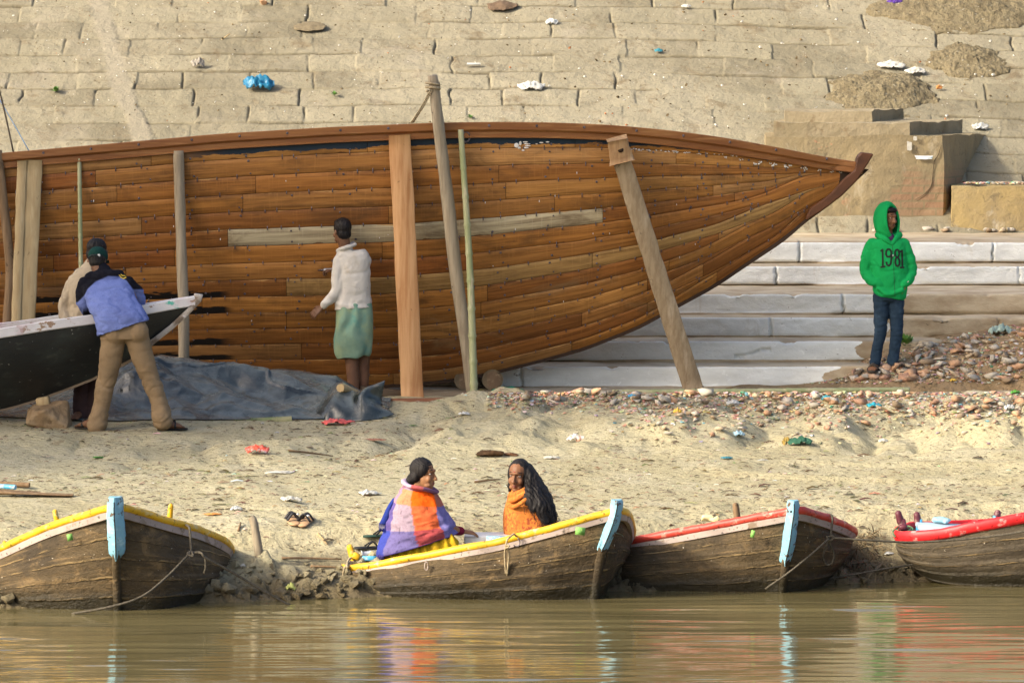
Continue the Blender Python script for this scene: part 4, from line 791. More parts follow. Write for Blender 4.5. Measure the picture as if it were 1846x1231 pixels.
def stemplate(t, front, w, mat, foot, D, dx=0.0, dark_w=.03):
    """front: (px, py, D) down the leading edge; a tapering painted stem post, then the dark stem below"""
    p = spl([P(*q) for q in front], 8); n = len(p); k = np.linspace(0, 1, n); ww = np.interp(k, [0, .07, .3, .55, .85, 1], [.72, .9, .95, 1.0, .85, .25]) * w; A_ = []
    for i in range(n):
        a = ww[i]; c = p[i]; A_.append([c + np.array([-a, .10 + dx * -.6, 0]), c + np.array([-a * .96, .045, 0]), c + np.array([-a * .22, -.016, 0]), c + np.array([0, -.022, 0]), c + np.array([a * .22, -.016, 0]), c + np.array([a * .96, .045, 0]), c + np.array([a, .10, 0])])
    A_ = np.array(A_); A_ = A_ + .004 * np.stack([fbm(A_[..., 0] * 20, A_[..., 2] * 20, o=3, s=320 + q) for q in range(3)], 2); m = A_.shape[1]; V, Fc = grid(A_, flip=True, cv=True); Fc = [list(f) for f in Fc] + [list(range(m)), [(n - 1) * m + i for i in range(m)][::-1]]
    st_ = obj('stem_post', (V, Fc), mat, t, auto=30)
    ridge = tube(p[2:-1] + np.array([0, -.024, 0]), .0045, 5); obj('ridge', ridge, MT_DARK, st_)
    f = spl([P(front[-2][0], front[-2][1], front[-2][2])] + [P(*q) for q in foot], 6); obj('lower_stem', tube(f + np.array([0, .015, 0]), np.linspace(dark_w, dark_w * 1.1, len(f)), 8, sq=1.0), MT_BH, t)
def thole(t, foot, h, r, mat, lean=(0, 0), name='thole_pin'): 
    f = Vector(foot); return obj(name, tube([f - Vector((0, 0, .12)), f, f + Vector((lean[0] * .6, lean[1], h * .6)), f + Vector((lean[0], lean[1], h))], [r, r, r, r * .92], 10, 0, True), mat, t)
def deckfill(t, S, dz, mat, i0=0, i1=60, name='deck'):
    a = S[0][0][i0:i1] - S[0][2][i0:i1] * .03; b = S[1][0][i0:i1] - S[1][2][i0:i1] * .03; a = a + np.array([0, 0, -dz]); b = b + np.array([0, 0, -dz]); w = np.linspace(0, 1, 8)
    A_ = a[:, None] * (1 - w)[None, :, None] + b[:, None] * w[None, :, None]; return obj(name, MB().add(*grid(A_)), mat, t)
def card(t, px, py, D, w, h, mat, rz=0, ry=0): 
    V, Fc = box((0, 0, 0), (w, .004, h)); V = V @ rot(ry, 'Y').T @ rot(rz, 'Z').T + np.array(P(px, py, D)); obj('card', (V, Fc), mat, t)
# left boat, bow on
lb, S = moored('rowing_boat', 'yellow railed rowing boat seen bow on beside a mooring stake', [(207, 913, 32.0), (193, 917, 32.04), (95, 948, 32.35), (0, 990, 32.62), (-90, 1028, 33.0), (-150, 1035, 33.8)], [(210, 1112, 32.2), (190, 1112, 32.2), (120, 1110, 32.25), (28, 1108, 32.4), (-40, 1100, 32.9), (-90, 1060, 33.8)],
    [(207, 913, 32.0), (220, 915, 32.05), (310, 941, 32.45), (358, 955, 32.75), (405, 977, 33.2), (414, 994, 33.6), (396, 1010, 34.1)], [(210, 1112, 32.2), (230, 1112, 32.2), (300, 1107, 32.3), (368, 1092, 32.75), (380, 1074, 33.2), (380, 1060, 33.6), (360, 1045, 34.1)], MT_YRAIL, MT_BH, P(207, 1105, 32.5), .062, .034, .055)
stemplate(lb, [(206, 896, 31.93), (206, 930, 31.93), (208, 960, 31.95), (209, 990, 31.98), (209, 1011, 32.02)], .066, MT_BLUE, [(210, 1040, 32.1), (211, 1075, 32.14), (212, 1112, 32.18)], 32)
thole(lb, P(104, 944, 32.75), .09, .021, MT_YRAIL, (-.02, 0)); thole(lb, P(306, 936, 32.9), .10, .021, MT_YRAIL, (.008, 0)); thole(lb, P(8, 985, 32.9), .03, .016, MT_YRAIL); deckfill(lb, S, .10, MT_BLIN)
card(lb, 126, 968, 32.12, .042, .05, MT_GCARD, .25, -.2)
obj('hook_ring', tube([P(406 + 3 * math.cos(a), 997 + 8 * math.sin(a), 33.3) for a in np.linspace(0, 6.2, 12)], .004, 5), MT_IRON, lb)
# middle boat with the two women
mbt, S = moored('rowing_boat', 'yellow railed rowing boat in which two women sit', [(1113, 921, 32.72), (1097, 924, 32.74), (982, 955, 32.8), (900, 976, 32.85), (840, 987, 32.9), (770, 1001, 33.0), (685, 1016, 33.15), (632, 1024, 33.32), (618, 1021, 33.55)], [(1072, 1085, 32.85), (1055, 1085, 32.85), (960, 1085, 32.8), (870, 1085, 32.85), (770, 1085, 32.9), (700, 1083, 33.0), (668, 1078, 33.1), (650, 1062, 33.3), (640, 1050, 33.55)],
    [(1113, 921, 32.72), (1121, 922, 32.78), (1131, 928, 33.0), (1137, 948, 33.35), (1133, 972, 33.75), (1095, 985, 34.1), (980, 992, 34.35), (840, 996, 34.35), (720, 998, 34.2), (640, 1002, 33.95), (618, 1010, 33.7)], [(1072, 1085, 32.85), (1085, 1078, 32.95), (1096, 1060, 33.2), (1098, 1050, 33.5), (1080, 1045, 33.8), (1040, 1040, 34.0), (960, 1040, 34.1), (840, 1040, 34.1), (740, 1040, 34.0), (670, 1040, 33.8), (640, 1045, 33.6)], MT_YRAIL, MT_BH, P(860, 1075, 33.3), .060, .032, .045)
stemplate(mbt, [(1112, 902, 32.66), (1112, 915, 32.66), (1106, 940, 32.68), (1097, 965, 32.70), (1087, 988, 32.73), (1083, 998, 32.76)], .052, MT_BLUE, [(1080, 1020, 32.78), (1075, 1050, 32.82), (1070, 1085, 32.85)], 32.7, 0, .034)
deckfill(mbt, S, .05, MT_DECK, 30, 60); deckfill(mbt, S, .16, MT_DECK, 0, 30, 'floor'); card(mbt, 1046, 957, 32.655, .072, .058, MT_GCARD, .05, .12)
thole(mbt, P(638, 1010, 33.55), .10, .028, MT_YRAIL, (-.03, 0)); obj('thole_block', box(P(642, 1002, 33.5), (.055, .05, .05), rot(.5, 'Y')), MT_YRAIL, mbt, bevel=.008)
bx_ = grain_bar(P(648, 1003, 33.75), P(700, 1000, 33.8), .10, .25, 4, .003, 9); obj('seat', bx_, pm('white_seat', (.66, .70, .74), .7, [(8, .5, .7, (.50, .58, .64))]), mbt, bevel=.012); obj('seat_edge', box(P(668, 1006, 33.5), (.13, .03, .035), rot(0, 'Y')), MT_CYAN, mbt, bevel=.005)
obj('ring', tube([P(768.5 + 3 * math.cos(a), 1020 + 7.5 * math.sin(a), 32.88) for a in np.linspace(0, 6.28, 16)], .0045, 6), MT_PINK, mbt); obj('rowlock_ring', tube([P(931 + 6 * math.cos(a), 977 + 8 * math.sin(a), 32.78) for a in np.linspace(-1.2, 2.6, 12)], .005, 5), MT_IRON, mbt)
bxt = thing('storage_box', 'white and speckled blue wooden box between the two women', 'box', P(875, 995, 33.6))
obj('case', box(P(872, 980, 33.65), (.30, .26, .13)), pm('white_box_paint', (.66, .60, .53), .7, [(7, .55, .72, (.50, .45, .38))]), bxt, bevel=.008); obj('lid', box(P(893, 966, 33.68) + Vector((0, 0, .004)), (.34, .30, .022)), pm('lid_white', (.70, .68, .66), .7), bxt, bevel=.005)
obj('side_panel', box(P(899, 976, 33.46), (.19, .10, .085)), pm('speckled_blue', (.20, .33, .43), .7, [(60, .50, .60, (.50, .60, .66)), (35, .6, .68, (.09, .17, .25))]), bxt, bevel=.004)
# red boat
rb, S = moored('rowing_boat', 'red railed rowing boat with blue stem and a looped mooring rope', [(1432, 920, 33.15), (1421, 922, 33.18), (1345, 936, 33.3), (1268, 951, 33.42), (1192, 965, 33.55), (1138, 975, 33.7), (1070, 985, 33.95), (1030, 990, 34.3)], [(1410, 1073, 33.3), (1395, 1073, 33.3), (1330, 1074, 33.3), (1260, 1075, 33.35), (1180, 1075, 33.4), (1115, 1072, 33.5), (1085, 1050, 33.8), (1060, 1035, 34.3)],
    [(1432, 920, 33.15), (1447, 921, 33.18), (1497, 937, 33.5), (1532, 952, 33.85), (1537, 962, 34.2), (1520, 972, 34.6), (1480, 975, 35)], [(1410, 1073, 33.3), (1425, 1072, 33.32), (1462, 1067, 33.45), (1486, 1058, 33.75), (1496, 1040, 34.1), (1480, 1030, 34.5), (1450, 1020, 35)], MT_RRAIL, MT_BH, P(1400, 1062, 33.6), .064, .034, .052)
stemplate(rb, [(1431, 903, 33.08), (1431, 922, 33.08), (1427, 950, 33.1), (1423, 980, 33.13), (1417, 1008, 33.18), (1415, 1020, 33.2)], .052, MT_BLUE, [(1414, 1035, 33.22), (1412, 1055, 33.26), (1410, 1072, 33.3)], 33.1); deckfill(rb, S, .12, MT_BLIN)
thole(rb, P(1329, 931, 33.7), .085, .026, MT_OLD, (-.012, 0)); obj('ring_bolt', ell(P(1426, 922, 33.03), (.009, .006, .009), None, 8, 5), MT_DARK, rb)
V, Fc = stone((.060, .05, .035), 61, 14); V2, F2 = stone((.05, .03, .035), 62, 12); tagit(obj('cloth_bundle', union([(V + np.array(P(1275, 934, 33.8)), Fc), (V2 + np.array(P(1290, 936, 33.75)), F2)], .008, 3), pm('cream_cloth', (.66, .56, .30), .8, [(9, .5, .7, (.55, .42, .2))])), 'small cream cloth bundle lying in the red railed boat', 'bundle'); ORG
V, Fc = box((0, 0, 0), (.030, .004, .055)); obj('sticker', (V @ rot(.2, 'Y').T @ rot(-.3, 'Z').T + np.array(P(1357, 962, 33.17)), Fc), MT_GCARD, rb)
# far right boat, only its stern quarter in the frame
fb, S = moored('rowing_boat', 'bright red railed boat with blue deck cut off by the right edge', [(2070, 880, 33.6), (1990, 905, 33.55), (1900, 921, 33.5), (1846, 933, 33.5), (1770, 947, 33.55), (1708, 960, 33.65), (1650, 966, 33.75), (1622, 966, 33.9), (1618, 962, 34.1)], [(2040, 1052, 33.7), (1990, 1057, 33.6), (1900, 1058, 33.55), (1846, 1057, 33.55), (1770, 1056, 33.6), (1715, 1053, 33.7), (1675, 1044, 33.8), (1652, 1030, 33.95), (1640, 1020, 34.1)],
    [(2070, 880, 33.6), (2085, 890, 33.9), (2080, 905, 34.4), (1990, 925, 34.7), (1900, 935, 34.8), (1800, 944, 34.8), (1700, 948, 34.6), (1645, 951, 34.4), (1618, 958, 34.15)], [(2040, 1052, 33.7), (2050, 1030, 34.0), (2040, 1010, 34.4), (1990, 1000, 34.6), (1900, 1000, 34.7), (1800, 1000, 34.7), (1720, 1000, 34.5), (1670, 1005, 34.3), (1640, 1015, 34.12)], MT_RRAIL2, MT_BH2, P(1800, 1047, 34), .088, .030, .0)
deckfill(fb, S, .03, MT_DECK)
for (px, py, D, h, m1, m2, lean) in ((1628, 956, 34.1, .13, MT_MAROON, MT_MAROON, -.02), (1657, 952, 34.35, .105, MT_CYAN, MT_MAROON, -.01), (1796, 938, 34.5, .06, MT_CYAN, MT_MAROON, .006)):
    f = P(px, py, D); q = obj('thole_post', box(f + Vector((0, 0, h * .2)), (.052, .05, h), rot(lean * 6, 'Y')), m1, fb, bevel=.008); obj('post_cap', tube([f + Vector((lean, 0, h * .55)), f + Vector((lean * 1.8, 0, h * 1.0))], [.030, .026], 10, 0, True), m2, q)
obj('crossbar', box(P(1628, 950, 34.0), (.062, .06, .045), rot(-.2, 'Y')), MT_MAROON, fb, bevel=.01)
V, Fc = stone((.085, .07, .035), 71, 16); tagit(obj('plastic_bag', union([(V + np.array(P(1697, 938, 34.3)), Fc)], .008, 3, lambda V: .012 * fbm(V[:, 0] * 20, V[:, 1] * 20, V[:, 2] * 26, o=3, s=331)), pm('pale_blue_plastic', (.28, .50, .58), .4, [(14, .5, .7, (.42, .62, .68))], spec=.5)), 'pale blue plastic bundle lying on the blue deck', 'bundle')
obj('hatch', box(P(1702, 950, 34.2) + Vector((0, 0, -.005)), (.42, .35, .04), rot(.06, 'Y')), MT_DECK, fb, bevel=.008)
# the boat beyond the left edge: its corner shows, and it shades the bow-on boat
MT_WIRE = pm('green_rope', (.10, .19, .10), .85, [(60, .45, .6, (.05, .11, .06))], [(120, .7, .004)])
# ropes
RG = 'mooring ropes of the small boats'
def rope(label, paths, r, mat, cat='rope'):
    m = MB()
    for p in paths: m.add(*tube(p, r, 7, 8))
    return tagit(obj('mooring_rope', m, mat), label, cat, RG)
rope('grey rope looped over the rail of the yellow boat seen bow on', [[P(333, 945, 32.6), P(341, 950, 32.35), P(343, 965, 32.3), P(345, 992, 32.25)], [P(345, 992, 32.25), P(338, 998, 32.22), P(348, 1002, 32.2), P(346, 994, 32.23)], [P(345, 994, 32.24), P(300, 1040, 32.05), P(255, 1075, 31.9), P(200, 1093, 31.85), P(130, 1106, 31.95)], [P(346, 996, 32.25), P(362, 996, 32.2), P(372, 1006, 32.2), P(420, 1032, 32.3), P(470, 1062, 32.4), P(526, 1093, 32.5)], [P(370, 1003, 32.2), P(371, 1020, 32.22), P(368, 1033, 32.24)]], .0095, MT_ROPD)
rope('doubled rope end hanging from the rail below the woman in orange', [[P(926, 962, 32.75), P(915, 972, 32.68), P(912, 985, 32.68), P(910, 1000, 32.72), P(912, 1034, 32.77)], [P(913, 982, 32.67), P(917, 1000, 32.72), P(914, 1036, 32.77)], [P(910, 982, 32.66), P(918, 984, 32.65), P(912, 988, 32.66)], [P(926, 962, 32.75), P(931, 966, 32.8)]], .0075, MT_ROPE)
rope('rope coiled round the stern corner of the boat with the women', [[P(632, 1012, 33.5), P(622, 1022, 33.25), P(619, 1035, 33.25), P(620, 1053, 33.28)], [P(638, 1002, 33.6), P(628, 1010, 33.4), P(626, 1022, 33.22), P(634, 1014, 33.45)]], .009, MT_ROPE)
rope('grey rope with a hanging loop linking the two red railed boats', [[P(1492, 926, 33.6), P(1500, 930, 33.4), P(1500, 945, 33.35), P(1497, 968, 33.35)], [P(1497, 968, 33.33), P(1489, 985, 33.33), P(1484, 1003, 33.36), P(1490, 1017, 33.4), P(1500, 1014, 33.4), P(1503, 998, 33.38), P(1497, 980, 33.34), P(1496, 968, 33.33)], [P(1490, 968, 33.3), P(1502, 966, 33.3), P(1499, 973, 33.3), P(1490, 970, 33.3)], [P(1495, 970, 33.3), P(1455, 1005, 33.2), P(1420, 1033, 33.15), P(1380, 1061, 33.2)], [P(1500, 969, 33.3), P(1560, 973, 33.3), P(1640, 977, 33.4), P(1720, 973, 33.4), P(1800, 965, 33.35), P(1860, 955, 33.3)]], .0085, MT_ROPD)
rope('thin lower rope lying between the red boats across the mud', [[P(1488, 1044, 33.75), P(1540, 1035, 33.7), P(1600, 1024, 33.75), P(1656, 1016, 33.85)]], .0075, MT_ROPD)
rope('green rope coiled on the maroon post of the far right boat', [[P(1628 + 14 * math.cos(a) + 4 * math.sin(a * .3), 952 + 6 * math.sin(a) + .3 * a, 34.0 - .07 * math.sin(a)) for a in np.linspace(0, 15, 40)], [P(1618, 950, 33.95), P(1610, 958, 33.9), P(1614, 968, 33.85)]], .006, MT_WIRE)
# mooring stake
sk = hit(466, 1000); p_ = spl([P(470, 1006, sk.y) - Vector((0, 0, .05)), P(466, 990, sk.y), P(461, 960, sk.y), P(457, 940, sk.y), P(452, 932, sk.y)], 8); V, Fc = tube(p_, np.interp(np.linspace(0, 1, len(p_)), [0, .3, .7, 1], [.034, .034, .030, .024]), 10); V = V + .006 * np.stack([fbm(V[:, 0] * 20, V[:, 2] * 9, o=3, s=341 + k) for k in range(3)], 1)
tagit(obj('mooring_stake', (V, Fc), MT_GREY), 'weathered wooden stake stuck in the bank right of the bow on boat', 'stake')
# oars lying on the sand at the left edge
def oar(label, pts, r, mat, cat='oar'): return tagit(obj('oar', tube(pts, r, 9, 3), mat, auto=50), label, cat, 'oars and poles lying at the left edge')
h0 = hit(60, 893); D_ = h0.y
oar('blue painted pole end lying on top of the oars', [P(-80, 872, D_ + .2), P(28, 878, D_ - .02)], .020, MT_CYAN); oar('brown pole end lying behind the blue pole', [P(-80, 868, D_ + .4), P(53, 874, D_ + .25)], .021, MT_OLD)
for k, (a, b, c, d) in enumerate(((-90, 884, 132, 892), (-90, 892, 118, 895), (-90, 880, 96, 889))):
    p0, p1 = P(a, b, D_ - .05 + .12 * k), P(c, d, D_ - .05 + .12 * k); A_ = []
    for u in np.linspace(0, 1, 14): w = .022 + .045 * float(sst(.35, .6, u)) * (1 - .6 * float(sst(.9, 1, u))); A_.append((np.array(p0.lerp(p1, u)), np.array([0, w, 0]), np.array([0, 0, .022 - .012 * float(sst(.35, .6, u))])))
    tagit(obj('oar', loft(A_, 10), MT_OLD, auto=50), ['longest dark oar blade of the bundle at the left edge', 'dark oar nearest the water in the bundle at the left edge', 'dark oar lying under the blue pole'][k], 'oar', 'oars and poles lying at the left edge')
# ------------------------------------------------------------------ people
def nv(v): v = np.array(list(v), float); return v / np.linalg.norm(v)
def limb(pts, r, k=5, n=14): return tube(pts, r, n, k, True)
def head_prims(c, f, u=(0, 0, 1), k=1.0, ears=True, nose=1.0):
    c = np.array(list(c)); f = nv(f); u = np.array(u, float); u = nv(u - f * np.dot(u, f)); s = np.cross(f, u); R = np.stack([s, f, u], 1)
    at = lambda a, b, d: c + k * (s * a + f * b + u * d); E = lambda a, b, d, r, **q: ell(at(a, b, d), np.array(r) * k, R, 18, 12)
    pr = [E(0, -.012, .036, (.073, .092, .084)), E(0, .024, -.030, (.057, .066, .082)), E(0, .052, -.092, (.030, .028, .024)), E(.030, .048, -.075, (.022, .03, .02)), E(-.030, .048, -.075, (.022, .03, .02)),
          E(.036, .060, -.028, (.022, .022, .026)), E(-.036, .060, -.028, (.022, .022, .026)), limb([at(-.042, .066, .030), at(-.018, .084, .033), at(.018, .084, .033), at(.042, .066, .030)], np.array([.008, .011, .011, .008]) * k, 3, 8),
          limb([at(0, .082, .022), at(0, .100, -.012), at(0, .106, -.030)], np.array([.008, .010, .0145]) * k * nose, 3, 10), E(.012, .094, -.034, (.009, .010, .008)), E(-.012, .094, -.034, (.009, .010, .008)),
          limb([at(-.022, .074, -.059), at(0, .087, -.055), at(.022, .074, -.059)], np.array([.004, .0075, .004]) * k, 3, 8), limb([at(-.018, .072, -.069), at(0, .085, -.070), at(.018, .072, -.069)], np.array([.004, .008, .004]) * k, 3, 8),
          E(.031, .068, .019, (.0145, .012, .006)), E(-.031, .068, .019, (.0145, .012, .006))]
    if ears: pr += [E(.074, -.008, -.004, (.009, .017, .030)), E(-.074, -.008, -.004, (.009, .017, .030))]
    return pr, at, R
def face_parts(root, at, R, k=1.0, lip=None, browcol=None, open_=1.0):
    for sg in (-1, 1):
        c = at(.031 * sg, .0675, .011); m = MB().add(*ell(c, np.array([.0125, .0105, .0075 * open_]) * k, R, 12, 8)); m.add(*ell(at(.033 * sg * .96, .0762, .0108), np.array([.0050, .0024, .0052 * open_]) * k, R, 10, 6), 1); obj('eye', m, [MT_EYE, MT_HAIR], root)
        obj('eyebrow', limb([at(.050 * sg, .064, .034), at(.034 * sg, .080, .041), at(.012 * sg, .090, .035)], np.array([.002, .0042, .003]) * k, 4, 6), MT_HAIR, root)
    if lip: obj('lips', [limb([at(-.020, .0775, -.0605), at(-.006, .0905, -.0585), at(.006, .0905, -.0585), at(.020, .0775, -.0605)], np.array([.002, .0048, .0048, .002]) * k, 3, 8), limb([at(-.017, .0755, -.068), at(0, .0895, -.0695), at(.017, .0755, -.068)], np.array([.002, .0055, .002]) * k, 3, 8)], lip, root)
def hand_prims(w, d, n, t, curl=.6, k=1.0):     # wrist, finger direction, back-of-hand normal, thumb side
    w = np.array(list(w)); d = nv(d); n = nv(np.array(n) - d * np.dot(n, d)); t = np.array(t, float); t = nv(t - d * np.dot(t, d) - n * np.dot(t, n)); L = []
    L.append(loft([(w - d * .012 * k, t * .024 * k, n * .018 * k), (w + d * .02 * k, t * .030 * k, n * .016 * k), (w + d * .06 * k, t * .040 * k, n * .014 * k), (w + d * .088 * k, t * .040 * k, n * .011 * k)], 16, 2.4))
    for q, ln, sp_ in ((.033, .068, .10), (.011, .078, .03), (-.011, .072, -.03), (-.032, .055, -.10)):
        p = w + d * .082 * k + t * q * k; pts = [p]; a = 0
        for sgm, cf in ((.46, .45), (.30, .75), (.24, .7)):
            a += curl * cf; dd = nv(d * math.cos(a) - n * math.sin(a) + t * sp_); pts.append(pts[-1] + dd * ln * sgm * k)
        L.append(limb(pts, np.array([.0092, .0085, .0078, .0068]) * k, 3, 8))
    b = w + d * .022 * k + t * .026 * k; L.append(limb([b, b + (d * .7 + t * .75 - n * .2) * .036 * k, b + (d * 1.0 + t * .75 - n * .5) * .058 * k], np.array([.013, .0105, .0085]) * k, 3, 8)); return L
def foot_prims(heel, d, k=1.0):
    h = np.array(list(heel)); d = nv((d[0], d[1], 0)); s = np.cross(d, [0, 0, 1]); L = [loft([(h + np.array([0, 0, .045]) - d * .03, s * .028, np.array([0, 0, .045])), (h + d * .03 + np.array([0, 0, .045]), s * .034, np.array([0, 0, .045])), (h + d * .11 + np.array([0, 0, .03]), s * .042, np.array([0, 0, .03])), (h + d * .17 + np.array([0, 0, .018]), s * .045, np.array([0, 0, .018]))], 16)]
    for q, ln in ((-.030, .042), (-.012, .038), (.004, .034), (.019, .029), (.032, .024)): L.append(limb([h + d * .165 + s * q + np.array([0, 0, .016]), h + d * (.165 + ln) + s * q + np.array([0, 0, .010])], np.array([.012, .009]) if q < -.02 else np.array([.0085, .007]), 2, 8))
    return L
def skinmat(name, c, c2): return pm(name, c, .55, [(9, .4, .7, c2), (40, .55, .75, tuple(t * .8 for t in c))], [(60, .25, .003)], .35)
def cloth(name, c, layers=(), rough=.9, wr=.5): return pm(name, c, rough, list(layers) + [(3.5, .4, .75, tuple(t * .8 for t in c))], [((9, 9, 16), wr, .012), (160, .35, .002)], .15)
MT_EYE = pm('eye_white', (.55, .50, .45), .3); MT_HAIR = pm('black_hair', (.010, .008, .008), .55, [((60, 60, 8), .5, .7, (.022, .018, .016))], [((70, 70, 10), .9, .010)], .22)
MT_SK1 = skinmat('brown_skin', (.275, .135, .062), (.21, .095, .042)); MT_SK2 = skinmat('deep_brown_skin', (.205, .092, .042), (.15, .065, .030)); MT_SK3 = skinmat('dark_brown_skin', (.15, .072, .038), (.105, .048, .026)); MT_LIP = pm('lips', (.20, .065, .05), .45)
def crease(V, sx, sz, s, w=.20):      # sharp folds with soft cloth between them
    n1 = fbm(V[:, 0] * sx + V[:, 2] * sz * .35, V[:, 1] * sx, V[:, 2] * sz - V[:, 0] * sx * .3, o=2, s=s); n2 = fbm(V[:, 0] * sx * 1.9 - V[:, 2] * sz * .5, V[:, 1] * sx * 1.9, V[:, 2] * sz * 1.8, o=2, s=s + 7)
    return .55 - np.exp(-(n1 / w) ** 2) * 1.1 - .55 * np.exp(-(n2 / w) ** 2) + .8 * n1
def wrinkle(a, sx, sz, s, o=3): return lambda V: a * crease(V, sx, sz, s)
def person(label, loc, group=None): return thing('person', label, 'person', loc, group)
def sec(L, R, D, dep, dd=0.0, tilt=0.0): # garment section between two outline pixels at depth D
    a, b = np.array(P(L[0], L[1], D)), np.array(P(R[0], R[1], D)); return ((a + b) / 2 + np.array([0, dd, 0]), (b - a) / 2, np.array([0, dep, tilt]))
Q = lambda D0: (lambda x, y, d=0.0: np.array(P(x, y, D0 + d)))
SKIN_UP = (0, 0, 1)
# ---- woman with the chequered shawl
D0 = 33.42; q = Q(D0); w1 = person('woman in orange and purple chequered shawl seen from behind, face turned right', P(752, 1000, D0))
hp, at, R = head_prims(q(763, 855), (.93, -.36, -.03), SKIN_UP, 1.01, False, .82)
pr = hp + [limb([at(0, -.02, -.06), q(757, 893, .03)], [.052, .058]), loft([sec((735, 890), (778, 890), D0, .07), sec((722, 905), (790, 905), D0, .10), sec((722, 950), (788, 950), D0, .11), sec((712, 1000), (790, 1000), D0, .13)], 20),
    limb([q(783, 905, .03), q(797, 945, -.08), q(812, 953, -.02), q(832, 957, .08)], [.045, .040, .034, .024])] + hand_prims(q(831, 957, .07), (.93, .30, -.16), (.1, -.2, 1), (.2, .9, 0), .35, .95)
obj('body', union(pr, .0042, 3), MT_SK1, w1); face_parts(w1, at, R, .99, MT_LIP, None, .8)
E = lambda a, b, d, r: ell(at(a, b, d), r, R, 20, 14)
hair = [E(0, -.017, .042, (.082, .094, .088)), E(0, -.045, -.01, (.073, .062, .07)), E(.058, -.042, -.012, (.026, .034, .045)), E(-.058, -.042, -.012, (.026, .034, .045)), E(.0, -.112, -.058, (.034, .030, .036)), E(0, -.085, -.04, (.05, .045, .05)), E(.050, .002, .042, (.029, .052, .050)), E(-.050, .002, .042, (.029, .052, .050))]
obj('hair', union(hair, .0045, 2, lambda V: .0016 * np.sin((V @ R[:, 2]) * 420 + (V @ R[:, 1]) * 160 + 4 * fbm(V[:, 0] * 14, V[:, 1] * 14, V[:, 2] * 14, o=2, s=353)) + .002 * fbm((V @ R[:, 0]) * 30, (V @ R[:, 2]) * 26, (V @ R[:, 1]) * 30, o=3, s=351)), MT_HAIR, w1)
obj('nose_stud', ell(at(.016, .099, -.034), .003, None, 6, 4), pm('gold', (.7, .5, .15), .3, metal=.9), w1)
SS = [((734, 872), (770, 882), .10), ((727, 879), (781, 886), .115), ((717, 893), (789, 897), .150), ((706, 918), (800, 918), .185), ((698, 943), (813, 938), .205), ((689, 972), (820, 951), .215), ((681, 1003), (821, 960), .215)]
n = 150; S_ = spl(np.array([np.concatenate(sec(a, b, D0 + .03, d)) for a, b, d in SS]), 20).reshape(-1, 3, 3); rows = len(S_); tt = np.linspace(0, 2 * math.pi, n, endpoint=False); ex = 2.25
ca = np.sign(np.cos(tt)) * np.abs(np.cos(tt)) ** (2 / ex); sa = np.sign(np.sin(tt)) * np.abs(np.sin(tt)) ** (2 / ex); V = S_[:, 0][:, None] + ca[None, :, None] * S_[:, 1][:, None] + sa[None, :, None] * S_[:, 2][:, None]
vv_ = np.repeat(np.linspace(0, 1, rows)[:, None], n, 1); uu = np.repeat(((1 + np.cos(tt)) / 2)[None], rows, 0)
od = np.stack([ca, sa], 1); nrm = np.stack([np.repeat(ca[None], rows, 0), np.repeat(sa[None], rows, 0), 0 * vv_], 2); nrm /= np.linalg.norm(nrm, axis=2)[..., None]
fo = .014 * (1 - 2.0 * np.abs(fbm(uu * 3.2 - vv_ * 2.2, vv_ * 6.5 + uu * 1.6, np.sign(sa)[None] * 3.0, o=3, s=361))) + .010 * np.sin((vv_ * 9 + 1.2 * np.cos(uu * 5)) * 2.2) * sst(.45, .9, vv_) + .012 * np.exp(-((uu - .80 - .1 * vv_) / .035) ** 2) * sst(.3, .45, vv_)
V = V + nrm * (fo * sst(0, .12, vv_))[..., None]
lb_ = .35 + .17 * vv_ ** 1.4 + .008 * np.sin(vv_ * 14); rb_ = .90 - .10 * sst(.25, .6, vv_) + .05 * sst(.75, 1, vv_); r1, r2 = .43 + .03 * (uu - .5), .735 + .02 * uu
cl = np.where(uu < .05 + .06 * vv_, 0, np.where(uu < lb_, 1, np.where(uu < rb_, 2, 3))); rw = np.where(vv_ < .17, 0, np.where(vv_ < r1, 1, np.where(vv_ < r2, 2, 3)))
PAL = np.array([[[.25, .12, .18], [.32, .22, .32], [.36, .10, .12], [.22, .14, .26]], [[.32, .19, .27], [.56, .21, .11], [.86, .115, .008], [.40, .14, .10]], [[.10, .075, .24], [.30, .23, .285], [.66, .13, .045], [.17, .155, .36]], [[.04, .055, .28], [.135, .115, .27], [.34, .062, .065], [.15, .135, .33]]])
pc = PAL[rw, cl]; ln = (np.abs(uu - (lb_ + .62 * (rb_ - lb_))) < .004) | (np.abs(uu - (lb_ * .55)) < .003); pc = np.where(ln[..., None], pc * .5, pc)
ed = (vv_ > .985)[..., None]; pc = np.where(ed, np.array([.05, .03, .12]), pc)
MT_SHAWL = pm('woven_shawl', (.5, .5, .5), .92, [((55, 55, 55), .45, .75, (.75, .72, .75), 3, 'MULTIPLY')], [((120, 120, 120), .6, .004), ((9, 9, 12), .4, .012)], .1, attr='pcol')
mb = MB(); mb.add(V.reshape(-1, 3), gridf(rows, n, False, True)[:, ::-1], 0, None, pcol=pc.reshape(-1, 3)); sh = obj('shawl', mb, MT_SHAWL, w1); md = sh.modifiers.new('s', 'SOLIDIFY'); md.thickness = .005; md.offset = -1
cf = [q(729, 871, -.02), q(738, 876, -.10), q(752, 879, -.13), q(768, 882, -.11), q(782, 886, -.03), q(784, 884, .06), q(765, 872, .13), q(742, 866, .10), q(730, 868, .03)]; cp = spl(cf + [cf[0]], 8); Vc, Fc = tube(cp, .016, 12, sq=1.7); Vc = Vc + .004 * np.stack([fbm(Vc[:, 0] * 22, Vc[:, 2] * 30, Vc[:, 1] * 22, o=3, s=371 + k) for k in range(3)], 1)
